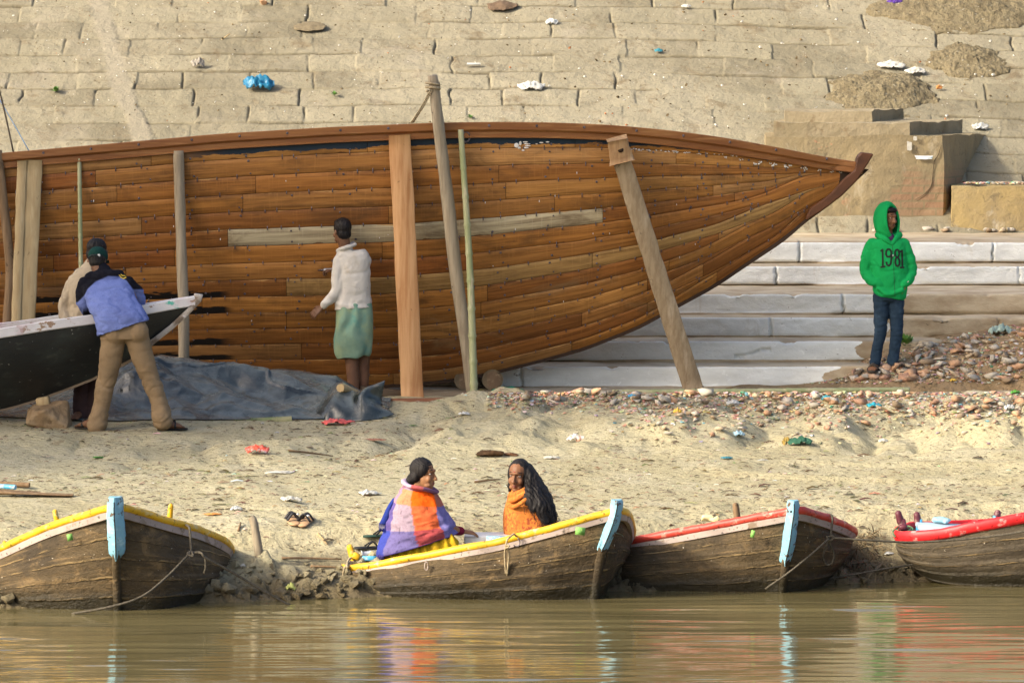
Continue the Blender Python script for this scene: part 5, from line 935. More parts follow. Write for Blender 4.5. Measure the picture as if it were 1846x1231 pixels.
fx = (Vc[:, 0] - q(729, 0)[0]) / (q(784, 0)[0] - q(729, 0)[0]); pcc = np.where((fx < .22)[:, None], [.42, .34, .46], np.where((fx < .62)[:, None], [.42, .10, .10], [.20, .10, .17])); obj('shawl_fold', MB().add(Vc, Fc, 0, None, pcol=pcc), MT_SHAWL, w1)
te = [sec((707, 899), (715, 896), D0 + .02, .03), sec((697, 915), (709, 913), D0, .03), sec((689, 932), (704, 934), D0, .025), sec((684, 943), (697, 946), D0, .015)]; se_ = obj('shawl_end', MB().add(*loft(te, 16, 2, True, 6), pcol=(.022, .04, .22)), MT_SHAWL, w1); mt = MB()
for k in range(12):
    a = q(684 + 1.1 * k, 942 + .3 * k); mt.add(*tube([a, a + np.array([-.004 + .003 * math.sin(k * 2.1), -.005, -.03]), a + np.array([.004 * math.sin(k * 3.3), 0, -.06])], .0022, 4), pcol=(.02, .03, .20))
for k in range(9):
    a = q(681 + 1.2 * k, 999 + .2 * k, -.1 - .01 * k); mt.add(*tube([a, a + np.array([.003 * math.sin(k), 0, -.035])], .002, 4), pcol=(.06, .05, .2))
obj('fringe', mt, MT_SHAWL, se_)
sk = [limb([q(735, 996, -.02), q(775, 990, -.06), q(812, 981, -.08)], [.115, .100, .078]), limb([q(735, 996, .2), q(780, 990, .2), q(806, 984, .16)], [.11, .10, .08]), ell(q(742, 1000, .05), (.20, .20, .12)), limb([q(812, 981, -.08), q(800, 1003, .02)], [.078, .06])]
obj('skirt', union(sk, .007, 4, lambda V: .013 * np.sin((V[:, 0] * 85 + V[:, 2] * 38 + 3 * fbm(V[:, 0] * 6, V[:, 2] * 6, o=2, s=373)))), cloth('yellow_skirt', (.46, .29, .012), [(9, .45, .7, (.34, .20, .010))]), w1)
obj('sleeve', limb([q(788, 950, .06), q(808, 954, .03), q(830, 957, .06)], [.050, .042, .034]), cloth('maroon_sleeve', (.16, .012, .03)), w1)
# ---- woman with long loose hair
D0 = 33.72; q = Q(D0); w2 = person('woman in orange shawl with long loose black hair looking over her shoulder', P(950, 1000, D0))
hp, at, R = head_prims(q(935, 858), (-.36, -.92, -.06), (.05, 0, 1), 1.04, False)
pr = hp + [limb([at(0, -.02, -.06), q(944, 900, .05)], [.048, .055]), loft([sec((926, 893), (966, 890), D0, .06), sec((920, 915), (980, 908), D0, .09), sec((918, 960), (988, 955), D0, .10), sec((915, 1000), (995, 995), D0, .13)], 20)]
obj('body', union(pr, .0042, 3), MT_SK2, w2); face_parts(w2, at, R, .98, MT_LIP, None, .75); obj('bindi', ell(at(0, .0905, .045), (.0042, .003, .0046), R, 8, 5), pm('red_bindi', (.30, .01, .015), .5), w2); obj('earring', ell(at(-.058, .01, -.035), .006, None, 8, 5), pm('silver', (.7, .68, .65), .3, metal=.9), w2)
E = lambda a, b, d, r: ell(at(a, b, d), r, R, 20, 14); hr2 = np.random.default_rng(77)
hair = [E(0, -.021, .046, (.081, .092, .087)), E(.060, .004, .012, (.024, .040, .080)), E(-.058, .012, .0, (.018, .038, .080)), E(0, -.06, -.03, (.07, .05, .09)), E(.063, -.01, -.07, (.024, .045, .06))]
lk = [[(951, 850, -.03), (957, 872, -.05), (955, 895, -.15), (962, 915, -.20)], [(953, 845, .0), (964, 872, -.04), (967, 900, -.14), (974, 922, -.2)], [(953, 842, .04), (968, 872, .0), (978, 900, -.1), (986, 930, -.17)], [(952, 842, .08), (968, 870, .05), (986, 905, -.02), (996, 936, -.09)], [(948, 862, .06), (964, 885, .03), (982, 915, -.07), (992, 940, -.13)], [(952, 860, -.02), (962, 885, -.1), (972, 910, -.19), (982, 937, -.2)]]
for l in lk: hair.append(limb([q(*p) for p in l], [.034, .050, .054, .036], 5, 12))
hb = union(hair, .005, 2, lambda V: .0032 * sst(.90, .78, V[:, 2]) * np.sin(V[:, 0] * 150 + V[:, 2] * 55 + 5 * np.sin(V[:, 2] * 26) + 6 * fbm(V[:, 0] * 8, V[:, 1] * 8, V[:, 2] * 6, o=2, s=383)) + .003 * fbm(V[:, 0] * 50, V[:, 1] * 40, V[:, 2] * 14, o=3, s=381)); hm = MB().add(*hb)
for k in range(160):
    l = lk[k % 6]; o_ = hr2.normal(0, 1, 3) * np.array([.022, .012, .02]); pts = []
    for j, p in enumerate(l[1:]): pts.append(q(*p) + o_ * (1 + .25 * j) + hr2.normal(0, .006, 3) + np.array([0, -.02, 0]))
    pts.append(pts[-1] + np.array([hr2.normal(.008, .010), hr2.normal(0, .015), -hr2.uniform(.0, .03)])); pp = spl(pts, 6); L = np.linspace(0, 1, len(pp)); pp = pp + np.stack([np.sin(L * 22 + k) * .006 * L, np.cos(L * 19 + k) * .006 * L, 0 * L], 1); hm.add(*tube(pp, np.linspace(.0026, .0008, len(pp)), 4))
obj('hair', hm, MT_HAIR, w2)
SS = [((921, 886), (948, 880), .085), ((917, 893), (962, 888), .11), ((914, 903), (976, 899), .14), ((910, 925), (990, 917), .165), ((907, 946), (1000, 936), .18), ((907, 972), (1003, 962), .19), ((903, 1003), (1006, 995), .2)]
V, Fc = loft([sec(a, b, D0 + .02, d) for a, b, d in SS], 120, 2.2, True, 16)
def fold2(V):
    a = (V[:, 0] - q(916, 0)[0]) * 30 + (V[:, 2] - .6) * 20; top = sst(.70, .80, V[:, 2]); return .010 * np.sin(a * .55 + 4 * fbm(V[:, 0] * 4, V[:, 1] * 4, V[:, 2] * 4, o=2, s=383)) + top * .010 * np.sin(V[:, 2] * 210 - V[:, 0] * 130) + .007 * (1 - 2 * np.abs(fbm(V[:, 0] * 7, V[:, 1] * 7, V[:, 2] * 4, o=3, s=385)))
ctr = np.array([q(950, 0)[0], D0 + .02, 0]); nr = V - ctr; nr[:, 2] = 0; nr /= np.linalg.norm(nr, axis=1)[:, None] + 1e-9; V = V + nr * fold2(V)[:, None]
obj('shawl', (V, Fc), cloth('orange_shawl', (.54, .175, .034), [((48, 48, 40), .50, .57, (.28, .055, .025)), ((30, 30, 30), .58, .66, (.60, .28, .05)), ((4, 4, 3), .5, .75, (.40, .11, .03))]), w2)
Vc, Fc = union([limb([q(918, 893, -.02), q(924, 893, -.10), q(937, 887, -.13), q(950, 880, -.10), q(957, 876, .02)], [.016, .020, .020, .018, .014], 6, 10), limb([q(917, 901, -.04), q(925, 902, -.13), q(940, 894, -.16), q(955, 884, -.12), q(962, 880, .0)], [.014, .020, .020, .018, .014], 6, 10), limb([q(916, 911, -.06), q(928, 913, -.16), q(946, 902, -.19), q(962, 890, -.13)], [.014, .018, .018, .014], 6, 10), ell(q(938, 886, .0), (.075, .09, .035))], .0055, 3); obj('shawl_fold', (Vc, Fc), bpy.data.materials['orange_shawl'], w2)
# ---- man in the blue and black jacket leaning on the black boat
D0 = 38.43; q = Q(D0); g1 = person('man in blue and black jacket and cap leaning over the black boat', P(225, 778, D0))
hp, at, R = head_prims(q(177, 471, .36), (.30, .86, -.42), (0, .4, 1), .93)
pr = hp + [limb([at(0, -.02, -.06), q(182, 497, .30)], [.055, .062]), loft([sec((160, 505), (226, 505), D0 + .27, .08), sec((163, 530), (245, 530), D0 + .18, .11), sec((186, 575), (258, 575), D0 + .02, .11)], 20),
    limb([q(152, 512, .26), q(150, 545, .24), q(166, 572, .40), q(185, 570, .52)], [.055, .046, .040, .028]), limb([q(232, 512, .26), q(250, 545, .40), q(238, 556, .55), q(225, 560, .62)], [.055, .046, .040, .028]),
    limb([q(208, 600), q(192, 690, .02), q(173, 770)], [.07, .046, .036]), limb([q(246, 600), q(274, 690, .03), q(294, 764)], [.07, .046, .036])]
pr += hand_prims(q(186, 569, .52), (.6, .7, -.3), (0, -.3, 1), (0, .6, 0), .8) + hand_prims(q(226, 560, .62), (-.7, .5, -.3), (0, -.3, 1), (0, .6, 0), .8)
gz = float(zg(q(170, 0)[0], D0 - .02)); gz2 = float(zg(q(298, 0)[0], D0 + .02)); hl, hr_ = np.array([q(168, 0)[0], D0 + .02, gz + .015]), np.array([q(293, 0)[0], D0 + .02, gz2 + .015])
pr += foot_prims(hl, (-.55, .5)) + foot_prims(hr_, (.85, .35)); obj('body', union(pr, .006, 2), MT_SK3, g1)
obj('hair', union([ell(at(0, -.025, .010), (.080, .088, .075), R), ell(at(0, -.05, -.03), (.065, .05, .05), R)], .006, 2), MT_HAIR, g1)
cm = cloth('dark_green_cap', (.008, .040, .034)); cap = MB(); V, Fc = union([ell(at(0, -.012, .052), (.088, .104, .080), R), loft([(at(0, .10, .045), R[:, 0] * .07, R[:, 2] * .008), (at(0, .15, .035), R[:, 0] * .055, R[:, 2] * .006)], 16)], .006, 2)
cp_ = obj('cap', (V, Fc), cm, g1); obj('cap_strap', tube([at(.06 * math.sin(a) * 1.38, -.108 * math.cos(a) * 1.02 - .012, .008) for a in np.linspace(-.9, .9, 9)], .008, 6), pm('cap_strap', (.012, .02, .02)), cp_); obj('cap_buckle', box(at(.050, -.105, .012), (.022, .012, .022)), pm('white_buckle', (.7, .7, .68), .4), cp_, bevel=.004)
jk = [loft([sec((150, 506), (229, 503), D0 + .28, .085), sec((146, 520), (238, 516), D0 + .22, .125), sec((156, 548), (248, 540), D0 + .11, .150), sec((170, 578), (260, 560), D0 + .02, .165), sec((175, 606), (268, 576), D0, .172)], 40, 2.3, True, 4), ell(q(190, 499, .28), (.17, .09, .065)), limb([q(165, 500, .28), q(216, 499, .28)], [.06, .06]), limb([q(190, 497, .30), q(181, 486, .33)], [.075, .068]),
      limb([q(152, 512, .26), q(149, 530, .24), q(152, 550, .26), q(166, 570, .40), q(182, 569, .50)], [.062, .070, .064, .055, .042]), limb([q(230, 510, .26), q(246, 528, .32), q(250, 545, .40), q(238, 556, .55), q(228, 560, .60)], [.066, .062, .060, .052, .042])]
def jw(V): return .008 * crease(V, 5, 9, 391) + .003 * fbm(V[:, 0] * 25, V[:, 1] * 25, V[:, 2] * 25, o=2, s=393)
V, Fc = union(jk, .0065, 4, jw)
pxv = CX + V[:, 0] * F / V[:, 1]; pyv = YH + (H - V[:, 2]) * F / V[:, 1]
yoke = sst(1.5, -1.5, pyv - np.interp(pxv, [140, 152, 158, 172, 195, 217, 228, 240], [545, 533, 521, 508, 498, 499, 506, 522])); el = sst(1, -1, np.abs(pyv - 566) - 14 + 0 * pxv) * sst(1, -1, np.abs(pxv - 163) - 14 - (pyv - 566) * .1) * sst(D0 + .2, D0 + .24, V[:, 1])
bk = np.clip(yoke + el, 0, 1)[:, None]; pcj = (1 - bk) * np.array([.150, .195, .44]) + bk * np.array([.010, .010, .015])
MT_JK = pm('fleece_jacket', (.5, .5, .5), .95, [((5, 5, 5), .42, .72, (.70, .70, .74), 4, 'MULTIPLY'), (90, .5, .7, (.82, .82, .85), 2, 'MULTIPLY')], [(14, .5, .012), (140, .6, .003)], .1, attr='pcol'); jo = obj('jacket', MB().add(V, Fc, 0, None, pcol=pcj), MT_JK, g1)
bv = BVHTree.FromPolygons([Vector(v) for v in V], [list(f) for f in Fc])
def stick(px, py, D=36.0, out=.004, bvh=None):
    o = Vector((0, 0, H)); d = (P(px, py, 40) - o).normalized(); h = (bvh or bv).ray_cast(o, d); return (h[0] - d * out) if h[0] is not None else None
def decal(strokes, w, bvh, out=.004):    # painted strokes laid on a garment: flat ribbons following its surface
    m = MB()
    for st in strokes:
        p2 = np.array(st, float); seg = [p2[0]]
        for a, b in zip(p2, p2[1:]):
            k = max(1, int(np.linalg.norm(b - a) / .8)); seg += [a + (b - a) * (i + 1) / k for i in range(k)]
        seg = np.array(seg); t = np.gradient(seg, axis=0); t /= np.linalg.norm(t, axis=1)[:, None] + 1e-9; nn = np.stack([-t[:, 1], t[:, 0]], 1); seg[0] -= t[0] * w * .35; seg[-1] += t[-1] * w * .35; A_ = []
        for c, n_ in zip(seg, nn):
            r = [stick(*(c + n_ * o_), out=out, bvh=bvh) for o_ in (-w / 2, w / 2)]
            if None not in r: A_.append(r)
        if len(A_) > 1: m.add(*grid(np.array([[list(a), list(b)] for a, b in A_]), flip=True))
    return m
obj('logo', decal([[(215, 496), (218, 500), (222, 502)], [(218, 495), (221, 497), (226, 497)], [(223, 502), (227, 500)]], 1.6, bv), pm('yellow_thread', (.62, .46, .06), .8), jo)
tr = [loft([sec((192, 582), (260, 576), D0 + .01, .115), sec((184, 594), (266, 590), D0, .135), sec((180, 612), (270, 610), D0, .13)], 36, 2.2, True, 4), limb([q(205, 606), q(199, 650, .01), q(191, 692, .02), q(182, 735, .01), q(174, 766)], [.108, .100, .084, .078, .092], 6, 20), limb([q(246, 606), q(259, 650, .01), q(275, 692, .03), q(288, 730, .02), q(293, 758)], [.108, .098, .080, .078, .090], 6, 20), ell(q(207, 600, -.05), (.10, .10, .11)), ell(q(248, 598, -.05), (.10, .10, .11))]
def tw_(V): z = V[:, 2]; return .0075 * crease(V, 5, 8, 395) * (.40 + .9 * np.exp(-((z - 1.18) / .12) ** 2) + .8 * np.exp(-((z - .88) / .1) ** 2))
V, Fc = union(tr, .0065, 4, tw_); V = V[:]; obj('trousers', (V, Fc), cloth('khaki_trousers', (.235, .165, .095), [((6, 6, 12), .5, .75, (.17, .118, .066)), (2, .5, .7, (.27, .195, .115))]), g1)
MT_SAN = pm('black_sandal', (.02, .018, .016), .6)
for h_, d_ in ((hl, (-.55, .5)), (hr_, (.85, .35))):
    d = nv((*d_, 0)); s = np.cross(d, [0, 0, 1]); obj('sandal', [loft([(h_ + d * t_ + np.array([0, 0, -.004]), s * w_, np.array([0, 0, .010])) for t_, w_ in ((-.045, .02), (-.02, .036), (.06, .038), (.14, .047), (.20, .042), (.225, .02))], 16), tube([h_ + d * .10 + s * .046 + np.array([0, 0, .01]), h_ + d * .11 + np.array([0, 0, .066]), h_ + d * .10 - s * .046 + np.array([0, 0, .01])], .010, 8, 5, sq=1.6)], MT_SAN, g1)
# ---- man behind the black boat
D0 = 39.18; q = Q(D0); g2 = person('man in beige jacket standing behind the black boat, mostly hidden', P(150, 775, D0))
hp, at, R = head_prims(q(176, 456), (.80, .55, -.25), (0, 0, 1), .98)
pr = hp + [limb([at(0, -.02, -.06), q(160, 490)], [.055, .06]), loft([sec((132, 500), (185, 500), D0, .09), sec((128, 540), (190, 540), D0, .12), sec((132, 600), (188, 600), D0, .12)], 20), limb([q(147, 600), q(149, 690), q(146, 768)], [.09, .06, .045]), limb([q(172, 600), q(172, 690), q(165, 768)], [.09, .06, .045]), limb([q(132, 512), q(118, 556, .02), q(124, 586, -.1), q(150, 592, -.2)], [.05, .045, .04, .03])]
gz = float(zg(q(150, 0)[0], D0)) + .012; pr += foot_prims((q(146, 0)[0], D0 + .02, gz), (-.2, -.9)) + foot_prims((q(165, 0)[0], D0 + .02, gz), (.3, -.9)) + hand_prims(q(150, 592, -.2), (.9, -.3, -.1), (0, 0, 1), (0, .6, 0), .9); obj('body', union(pr, .006, 2), MT_SK3, g2)
obj('hair', union([ell(at(0, -.022, .044), (.083, .096, .088), R), ell(at(0, -.05, -.02), (.07, .055, .06), R)], .006, 2, lambda V: .004 * fbm(V[:, 0] * 40, V[:, 1] * 40, V[:, 2] * 40, o=2, s=401)), MT_HAIR, g2)
V, Fc = union([loft([sec((138, 486), (180, 478), D0, .07), sec((126, 505), (188, 500), D0, .12), sec((124, 545), (190, 545), D0, .14), sec((122, 606), (190, 606), D0, .15)], 36, 2.3, True, 4), limb([q(134, 510), q(118, 552, .02), q(122, 584, -.1), q(142, 592, -.18)], [.075, .066, .056, .045]), limb([q(160, 486), q(170, 474)], [.07, .066])], .0065, 3, wrinkle(.008, 8, 6, 403)); obj('jacket', (V, Fc), cloth('beige_jacket', (.40, .33, .235), [((7, 7, 3), .5, .7, (.30, .24, .165))]), g2)
V, Fc = union([limb([q(147, 610), q(148, 690), q(147, 766)], [.095, .082, .078], 6, 18), limb([q(172, 610), q(172, 690), q(166, 764)], [.095, .082, .078], 6, 18), ell(q(160, 605), (.16, .13, .1))], .0065, 3, wrinkle(.006, 6, 14, 405)); obj('trousers', (V, Fc), cloth('plum_trousers', (.060, .036, .036)), g2)
# ---- man in the white shirt working at the hull
D0 = 40.86; q = Q(D0); g3 = person('barefoot man in white shirt and green wraparound cloth working at the hull', P(640, 718, D0))
hp, at, R = head_prims(q(616, 418), (-.55, .82, -.10), (0, 0, 1), .97)
gz = .855; pr = hp + [limb([at(0, -.02, -.06), q(624, 455)], [.055, .062]), loft([sec((612, 458), (662, 458), D0, .08), sec((608, 490), (668, 490), D0, .11), sec((612, 560), (666, 560), D0, .11)], 20), limb([q(612, 470), q(609, 522, -.02), q(582, 552, -.06)], [.052, .045, .028]), limb([q(660, 470), q(640, 500, .16), q(606, 488, .24)], [.05, .045, .03]),
    limb([q(630, 600), q(634, 650), q(637, 690), q(640, 712)], [.085, .062, .055, .038]), limb([q(652, 600, .04), q(655, 650, .06), q(655, 690, .07), q(654, 712, .08)], [.085, .06, .052, .038])] + hand_prims(q(581, 553, -.06), (-.75, -.05, -.62), (-.5, -.75, .45), (-.35, .55, .4), .55) + hand_prims(q(606, 488, .24), (-.9, .3, 0), (0, .2, 1), (0, -.6, .3), 1.1)
pr += foot_prims((q(641, 0)[0], D0 + .02, gz), (-.6, .8)) + foot_prims((q(655, 0)[0], D0 + .10, gz), (-.4, .9)); obj('body', union(pr, .0055, 2), MT_SK3, g3)
obj('hair', union([ell(at(0, -.024, .046), (.0815, .095, .088), R), ell(at(0, -.045, -.02), (.070, .060, .062), R), ell(at(0, .03, .09), (.055, .05, .035), R)], .005, 2, lambda V: .003 * fbm(V[:, 0] * 50, V[:, 1] * 50, V[:, 2] * 50, o=2, s=411)), MT_HAIR, g3)
V, Fc = union([loft([sec((609, 452), (658, 449), D0, .075), sec((604, 464), (667, 460), D0, .115), sec((606, 490), (668, 488), D0, .130), sec((606, 525), (669, 525), D0, .130), sec((603, 548), (672, 548), D0, .140), sec((603, 559), (672, 553), D0, .140)], 44, 2.3, True, 4), limb([q(614, 472, -.02), q(610, 500, -.05), q(608, 523, -.06), q(594, 540, -.06), q(583, 550, -.06)], [.076, .070, .062, .050, .042], 5, 16), limb([q(658, 470), q(642, 500, .15), q(612, 490, .22)], [.07, .06, .042]), limb([q(609, 452, 0), q(622, 447, -.08), q(640, 441, -.03), q(636, 438, .06)], [.022, .024, .024, .022], 4, 10), limb([q(622, 455), q(624, 446)], [.075, .068])], .0062, 3,
    lambda V: .0075 * crease(V, 5.5, 5, 413, .28) + .004 * np.sin(V[:, 2] * 70 + V[:, 0] * 12) * np.exp(-((V[:, 2] - 1.72) / .06) ** 2)); obj('shirt', (V, Fc), cloth('soiled_white_shirt', (.56, .53, .48), [((5, 5, 4), .55, .75, (.40, .34, .26)), ((30, 30, 30), .68, .72, (.16, .13, .10))]), g3)
V, Fc = union([loft([sec((606, 548), (669, 546), D0, .130), sec((605, 575), (671, 575), D0, .145), sec((604, 610), (671, 610), D0 + .01, .150), sec((604, 634), (669, 632), D0 + .02, .140), sec((609, 647), (666, 640), D0 + .02, .125)], 44, 2.3, True, 5)], .006, 3, lambda V: .010 * np.sin(V[:, 0] * 38 + 5 * fbm(V[:, 0] * 3, V[:, 1] * 3, V[:, 2] * 3, o=2, s=415)) + .006 * fbm(V[:, 0] * 8, V[:, 1] * 8, V[:, 2] * 5, o=3, s=417)); obj('wraparound', (V, Fc), cloth('green_cloth', (.19, .30, .225), [((5, 5, 4), .42, .68, (.27, .33, .185)), ((7, 7, 5), .52, .72, (.10, .27, .23))]), g3)
tl = q(590, 487, .26); tool = thing('hand_drill', 'small grey metal tool held against the hull by the man in white', 'tool', tl); obj('shank', tube([tl + np.array([.07, -.02, .005]), tl + np.array([-.03, .0, 0])], .018, 10), pm('tool_metal', (.30, .31, .33), .35, metal=.7), tool, auto=40); obj('bit', tube([tl + np.array([-.03, 0, 0]), tl + np.array([-.09, .04, -.004])], [.010, .006], 8), MT_IRON, tool)
# ---- boy in the green hooded top
D0 = 42.12; q = Q(D0); g4 = person('boy in green hooded top and jeans standing on the rubble, hands in pockets', P(1597, 668, D0))
hp, at, R = head_prims(q(1601, 393), (.62, -.76, -.10), (0, 0, 1), .94, False)
gz = q(0, 667)[2]; pr = hp + [limb([at(0, -.02, -.06), q(1600, 428)], [.05, .055]), loft([sec((1574, 432), (1626, 432), D0, .07), sec((1574, 470), (1628, 470), D0, .09), sec((1578, 535), (1626, 535), D0, .09)], 20), limb([q(1588, 535), q(1587, 600, -.01), q(1579, 655)], [.060, .042, .034]), limb([q(1616, 535), q(1616, 600, -.01), q(1610, 655)], [.060, .042, .034]), limb([q(1570, 440), q(1564, 490, .02), q(1584, 512, -.08)], [.045, .040, .028]), limb([q(1630, 440), q(1640, 490, .02), q(1630, 512, -.08)], [.045, .040, .028])]
hl, hr_ = np.array([q(1579, 0)[0], D0 + .05, gz]), np.array([q(1610, 0)[0], D0 + .03, gz - .005]); pr += foot_prims(hl, (-.25, -.9)) + foot_prims(hr_, (.45, -.85)) + hand_prims(q(1586, 511, -.085), (.55, -.2, -.7), (-.4, -.9, 0), (.6, 0, .4), .4, .9) + hand_prims(q(1632, 511, -.085), (-.5, -.2, -.7), (.4, -.9, 0), (-.6, 0, .4), .4, .9)
obj('body', union(pr, .0055, 2), MT_SK2, g4); face_parts(g4, at, R, .94, pm('boy_lips', (.085, .035, .028), .5)); obj('hair', union([ell(at(0, -.02, .050), (.074, .088, .078), R), limb([at(-.045, .055, .085), at(0, .074, .090), at(.045, .055, .085)], [.020, .024, .02])], .0055, 2), MT_HAIR, g4)
gm = cloth('green_fleece', (.008, .33, .085), [((4, 4, 4), .5, .75, (.006, .25, .062))]); tsp = [loft([sec((1574, 430), (1627, 430), D0, .075), sec((1566, 442), (1634, 441), D0, .105), sec((1568, 475), (1636, 475), D0, .125), sec((1572, 505), (1636, 508), D0, .130), sec((1573, 526), (1633, 534), D0, .125), sec((1577, 533), (1629, 541), D0, .115)], 44, 2.3, True, 4),
      limb([q(1572, 440), q(1563, 468, .01), q(1561, 490, .02), q(1572, 506, -.05), q(1587, 512, -.09)], [.062, .062, .060, .052, .042], 5, 16), limb([q(1629, 440), q(1640, 468, .01), q(1642, 490, .02), q(1637, 506, -.05), q(1630, 512, -.09)], [.062, .060, .058, .050, .040], 5, 16), limb([q(1584, 520, -.10), q(1604, 530, -.125), q(1626, 523, -.10)], [.03, .028, .03])]
V, Fc = union(tsp, .006, 3, lambda V: .0065 * crease(V, 5, 7, 421)); tp_ = obj('hooded_top', (V, Fc), gm, g4); bv4 = BVHTree.FromPolygons([Vector(v) for v in V], [list(f) for f in Fc])
# hood: a shell open at the face
a_ = np.linspace(0, 2 * math.pi, 48, endpoint=False); rings = []; fwd = nv((.62, -.76, -.10)); up = np.array([0, 0, 1.0]); sd_ = np.cross(fwd, up)
for (b, wz, ww, dz, dx) in ((.052, .130, .078, -.026, 0), (.060, .142, .086, -.026, 0), (.050, .152, .094, -.024, 0), (.02, .165, .104, -.025, 0), (-.045, .160, .105, -.035, 0), (-.095, .125, .088, -.05, 0), (-.125, .06, .05, -.06, 0), (-.132, .008, .008, -.065, 0)):
    c = np.array(at(0, b / .94, (dz + .01) / .94)); rings.append([c + sd_ * ww * math.cos(t) + up * wz * math.sin(t) * (1.0 if math.sin(t) > 0 else 1.12) + fwd * (-.018 * math.sin(t)) for t in a_])
A_ = np.array(rings); A_ = spl(A_.reshape(len(rings), -1), 5).reshape(-1, 48, 3); A_ = A_ + .005 * np.stack([fbm(A_[..., 0] * 16, A_[..., 1] * 16, A_[..., 2] * 9, o=3, s=423 + k) for k in range(3)], 2); ho = obj('hood', MB().add(*grid(A_, cv=True)), gm, tp_); md = ho.modifiers.new('s', 'SOLIDIFY'); md.thickness = .010; md.offset = -1
obj('hood_collar', union([limb([q(1583, 424), q(1596, 431, -.09), q(1606, 440, -.10)], [.035, .030, .018]), limb([q(1621, 424), q(1614, 431, -.07), q(1608, 440, -.10)], [.035, .028, .018]), ell(q(1600, 427, .03), (.11, .08, .05))], .006, 3), gm, tp_)
N1 = [[(1588.2, 452.5), (1591, 450), (1591.6, 481)], [(1588.4, 481.5), (1595, 480.5)]]; N9 = [[(1606.5, 459), (1604, 463), (1599.5, 463), (1597.3, 459), (1597.5, 453), (1600, 449.5), (1604, 449.5), (1606.4, 453), (1607, 465), (1606, 475), (1602.5, 479.3), (1599, 477.5), (1598, 473)]]
N8 = [[(1617, 464), (1614, 461), (1613.4, 455), (1615, 451), (1618, 450), (1620.6, 452.5), (1621, 458), (1619.5, 462.5), (1617, 464), (1614.4, 467), (1613.8, 474), (1615.5, 479), (1618.6, 480), (1621.4, 477), (1621.6, 470), (1620, 466), (1617, 464)]]; N1b = [[(1623.2, 454), (1626.2, 451.5), (1626.8, 482)], [(1623.6, 482.5), (1629.2, 482)]]
obj('chest_number', decal(N1 + N9 + N8 + N1b, 3.3, bv4, .004), pm('black_print', (.012, .02, .016), .8), tp_); obj('zip', decal([[(1608.5, 440), (1610, 465), (1612, 500), (1613.5, 536)]], .9, bv4, .004), pm('zip_dark', (.01, .10, .035), .7), tp_); zp = stick(1609.8, 461, bvh=bv4, out=.006); obj('zip_pull', box(zp, (.009, .006, .02)), pm('zip_metal', (.6, .6, .6), .3, metal=.8), tp_)
for (x, y, d) in ((1585, 510, -.13), (1634, 509, -.12)): obj('cuff', ell(q(x, y, d + .04), (.034, .034, .016), rot(.5 if x < 1600 else -.5, 'Y')), pm('pale_cuff', (.55, .50, .45), .8), g4)
obj('shirt_collar', ell(q(1607, 432, -.055), (.035, .045, .06)), cloth('purple_shirt', (.05, .02, .07)), g4)
V, Fc = union([limb([q(1588, 530), q(1588, 570), q(1587, 602, -.015), q(1581, 630), q(1578, 652)], [.080, .072, .060, .055, .056], 6, 18), limb([q(1616, 532), q(1616, 570), q(1616, 602, -.015), q(1612, 630), q(1609, 652)], [.080, .072, .060, .055, .056], 6, 18), ell(q(1602, 535), (.135, .105, .07))], .006, 3, lambda V: .006 * crease(V, 5, 13, 425)); obj('jeans', (V, Fc), cloth('blue_jeans', (.018, .036, .062), [((7, 7, 4), .5, .72, (.036, .066, .105))]), g4)
for h_, d_ in ((hl, (-.25, -.9)), (hr_, (.45, -.85))):
    d = nv((*d_, 0)); s = np.cross(d, [0, 0, 1]); obj('sandal', [loft([(h_ + d * t_ + np.array([0, 0, -.004]), s * w_, np.array([0, 0, .014])) for t_, w_ in ((-.05, .02), (-.02, .038), (.06, .042), (.14, .052), (.20, .046), (.23, .02))], 16)] + [tube([h_ + d * t_ + s * .050 + np.array([0, 0, .01]), h_ + d * (t_ + .01) + np.array([0, 0, z_]), h_ + d * t_ - s * .050 + np.array([0, 0, .01])], .013, 8, 5, sq=1.8) for t_, z_ in ((.05, .088), (.13, .062))], pm('brown_sandal', (.055, .042, .030), .7), g4)
# ------------------------------------------------------------------ rubble
def mound(x, D):
    px = CX + np.asarray(x) * F / 42.6; h = np.interp(px, [1290, 1330, 1450, 1520, 1597, 1700, 1846, 2000, 2400], [0, .03, .055, .13, .34, .42, .55, .60, .5])
    d = np.asarray(D) - 41.80 - .10 * noise3(np.asarray(x) * 1.3, 0, s=501); return .845 + h * (1 - np.exp(-np.maximum(d, 0) / .5)) - .06 * (d < 0) + .02 * fbm(np.asarray(x) * 4, np.asarray(D) * 4, o=3, s=503) * sst(0, .2, d)
def hitm(px, py):
    D = np.linspace(41.5, 44.4, 400); p = np.stack([(px - CX) * D / F, D, H - (py - YH) * D / F], 1); i = np.argmax(p[:, 2] <= np.maximum(mound(p[:, 0], D), .84)); return Vector(p[i])
um, vm = np.meshgrid(axis_pts([(px2x(1285, 42), px2x(1900, 42), .03), (px2x(1900, 42), 9, .2)]), np.linspace(41.6, 44.3, 90), indexing='ij'); zm = mound(um, vm)
MT_DIRT = pm('brown_dirt', (.29, .205, .115), .95, [(5, .4, .68, (.21, .145, .075)), (22, .55, .66, (.13, .09, .05)), (17, .6, .7, (.40, .31, .2))], [(14, .9, .04), (45, .6, .01)], .1)
tagit(obj('dirt', MB().add(*grid(np.stack([um, vm, zm], 2))), MT_DIRT, origin=(5, 42.5, .85)), 'brown dirt heaped against the foot of the steps under the broken bricks', 'dirt', kind='stuff')
BC = [(0.498, 0.297, 0.199), (0.547, 0.437, 0.297), (0.449, 0.407, 0.339), (0.559, 0.339, 0.205), (0.644, 0.559, 0.449), (0.315, 0.236, 0.156), (0.522, 0.352, 0.242), (0.498, 0.449, 0.364)]
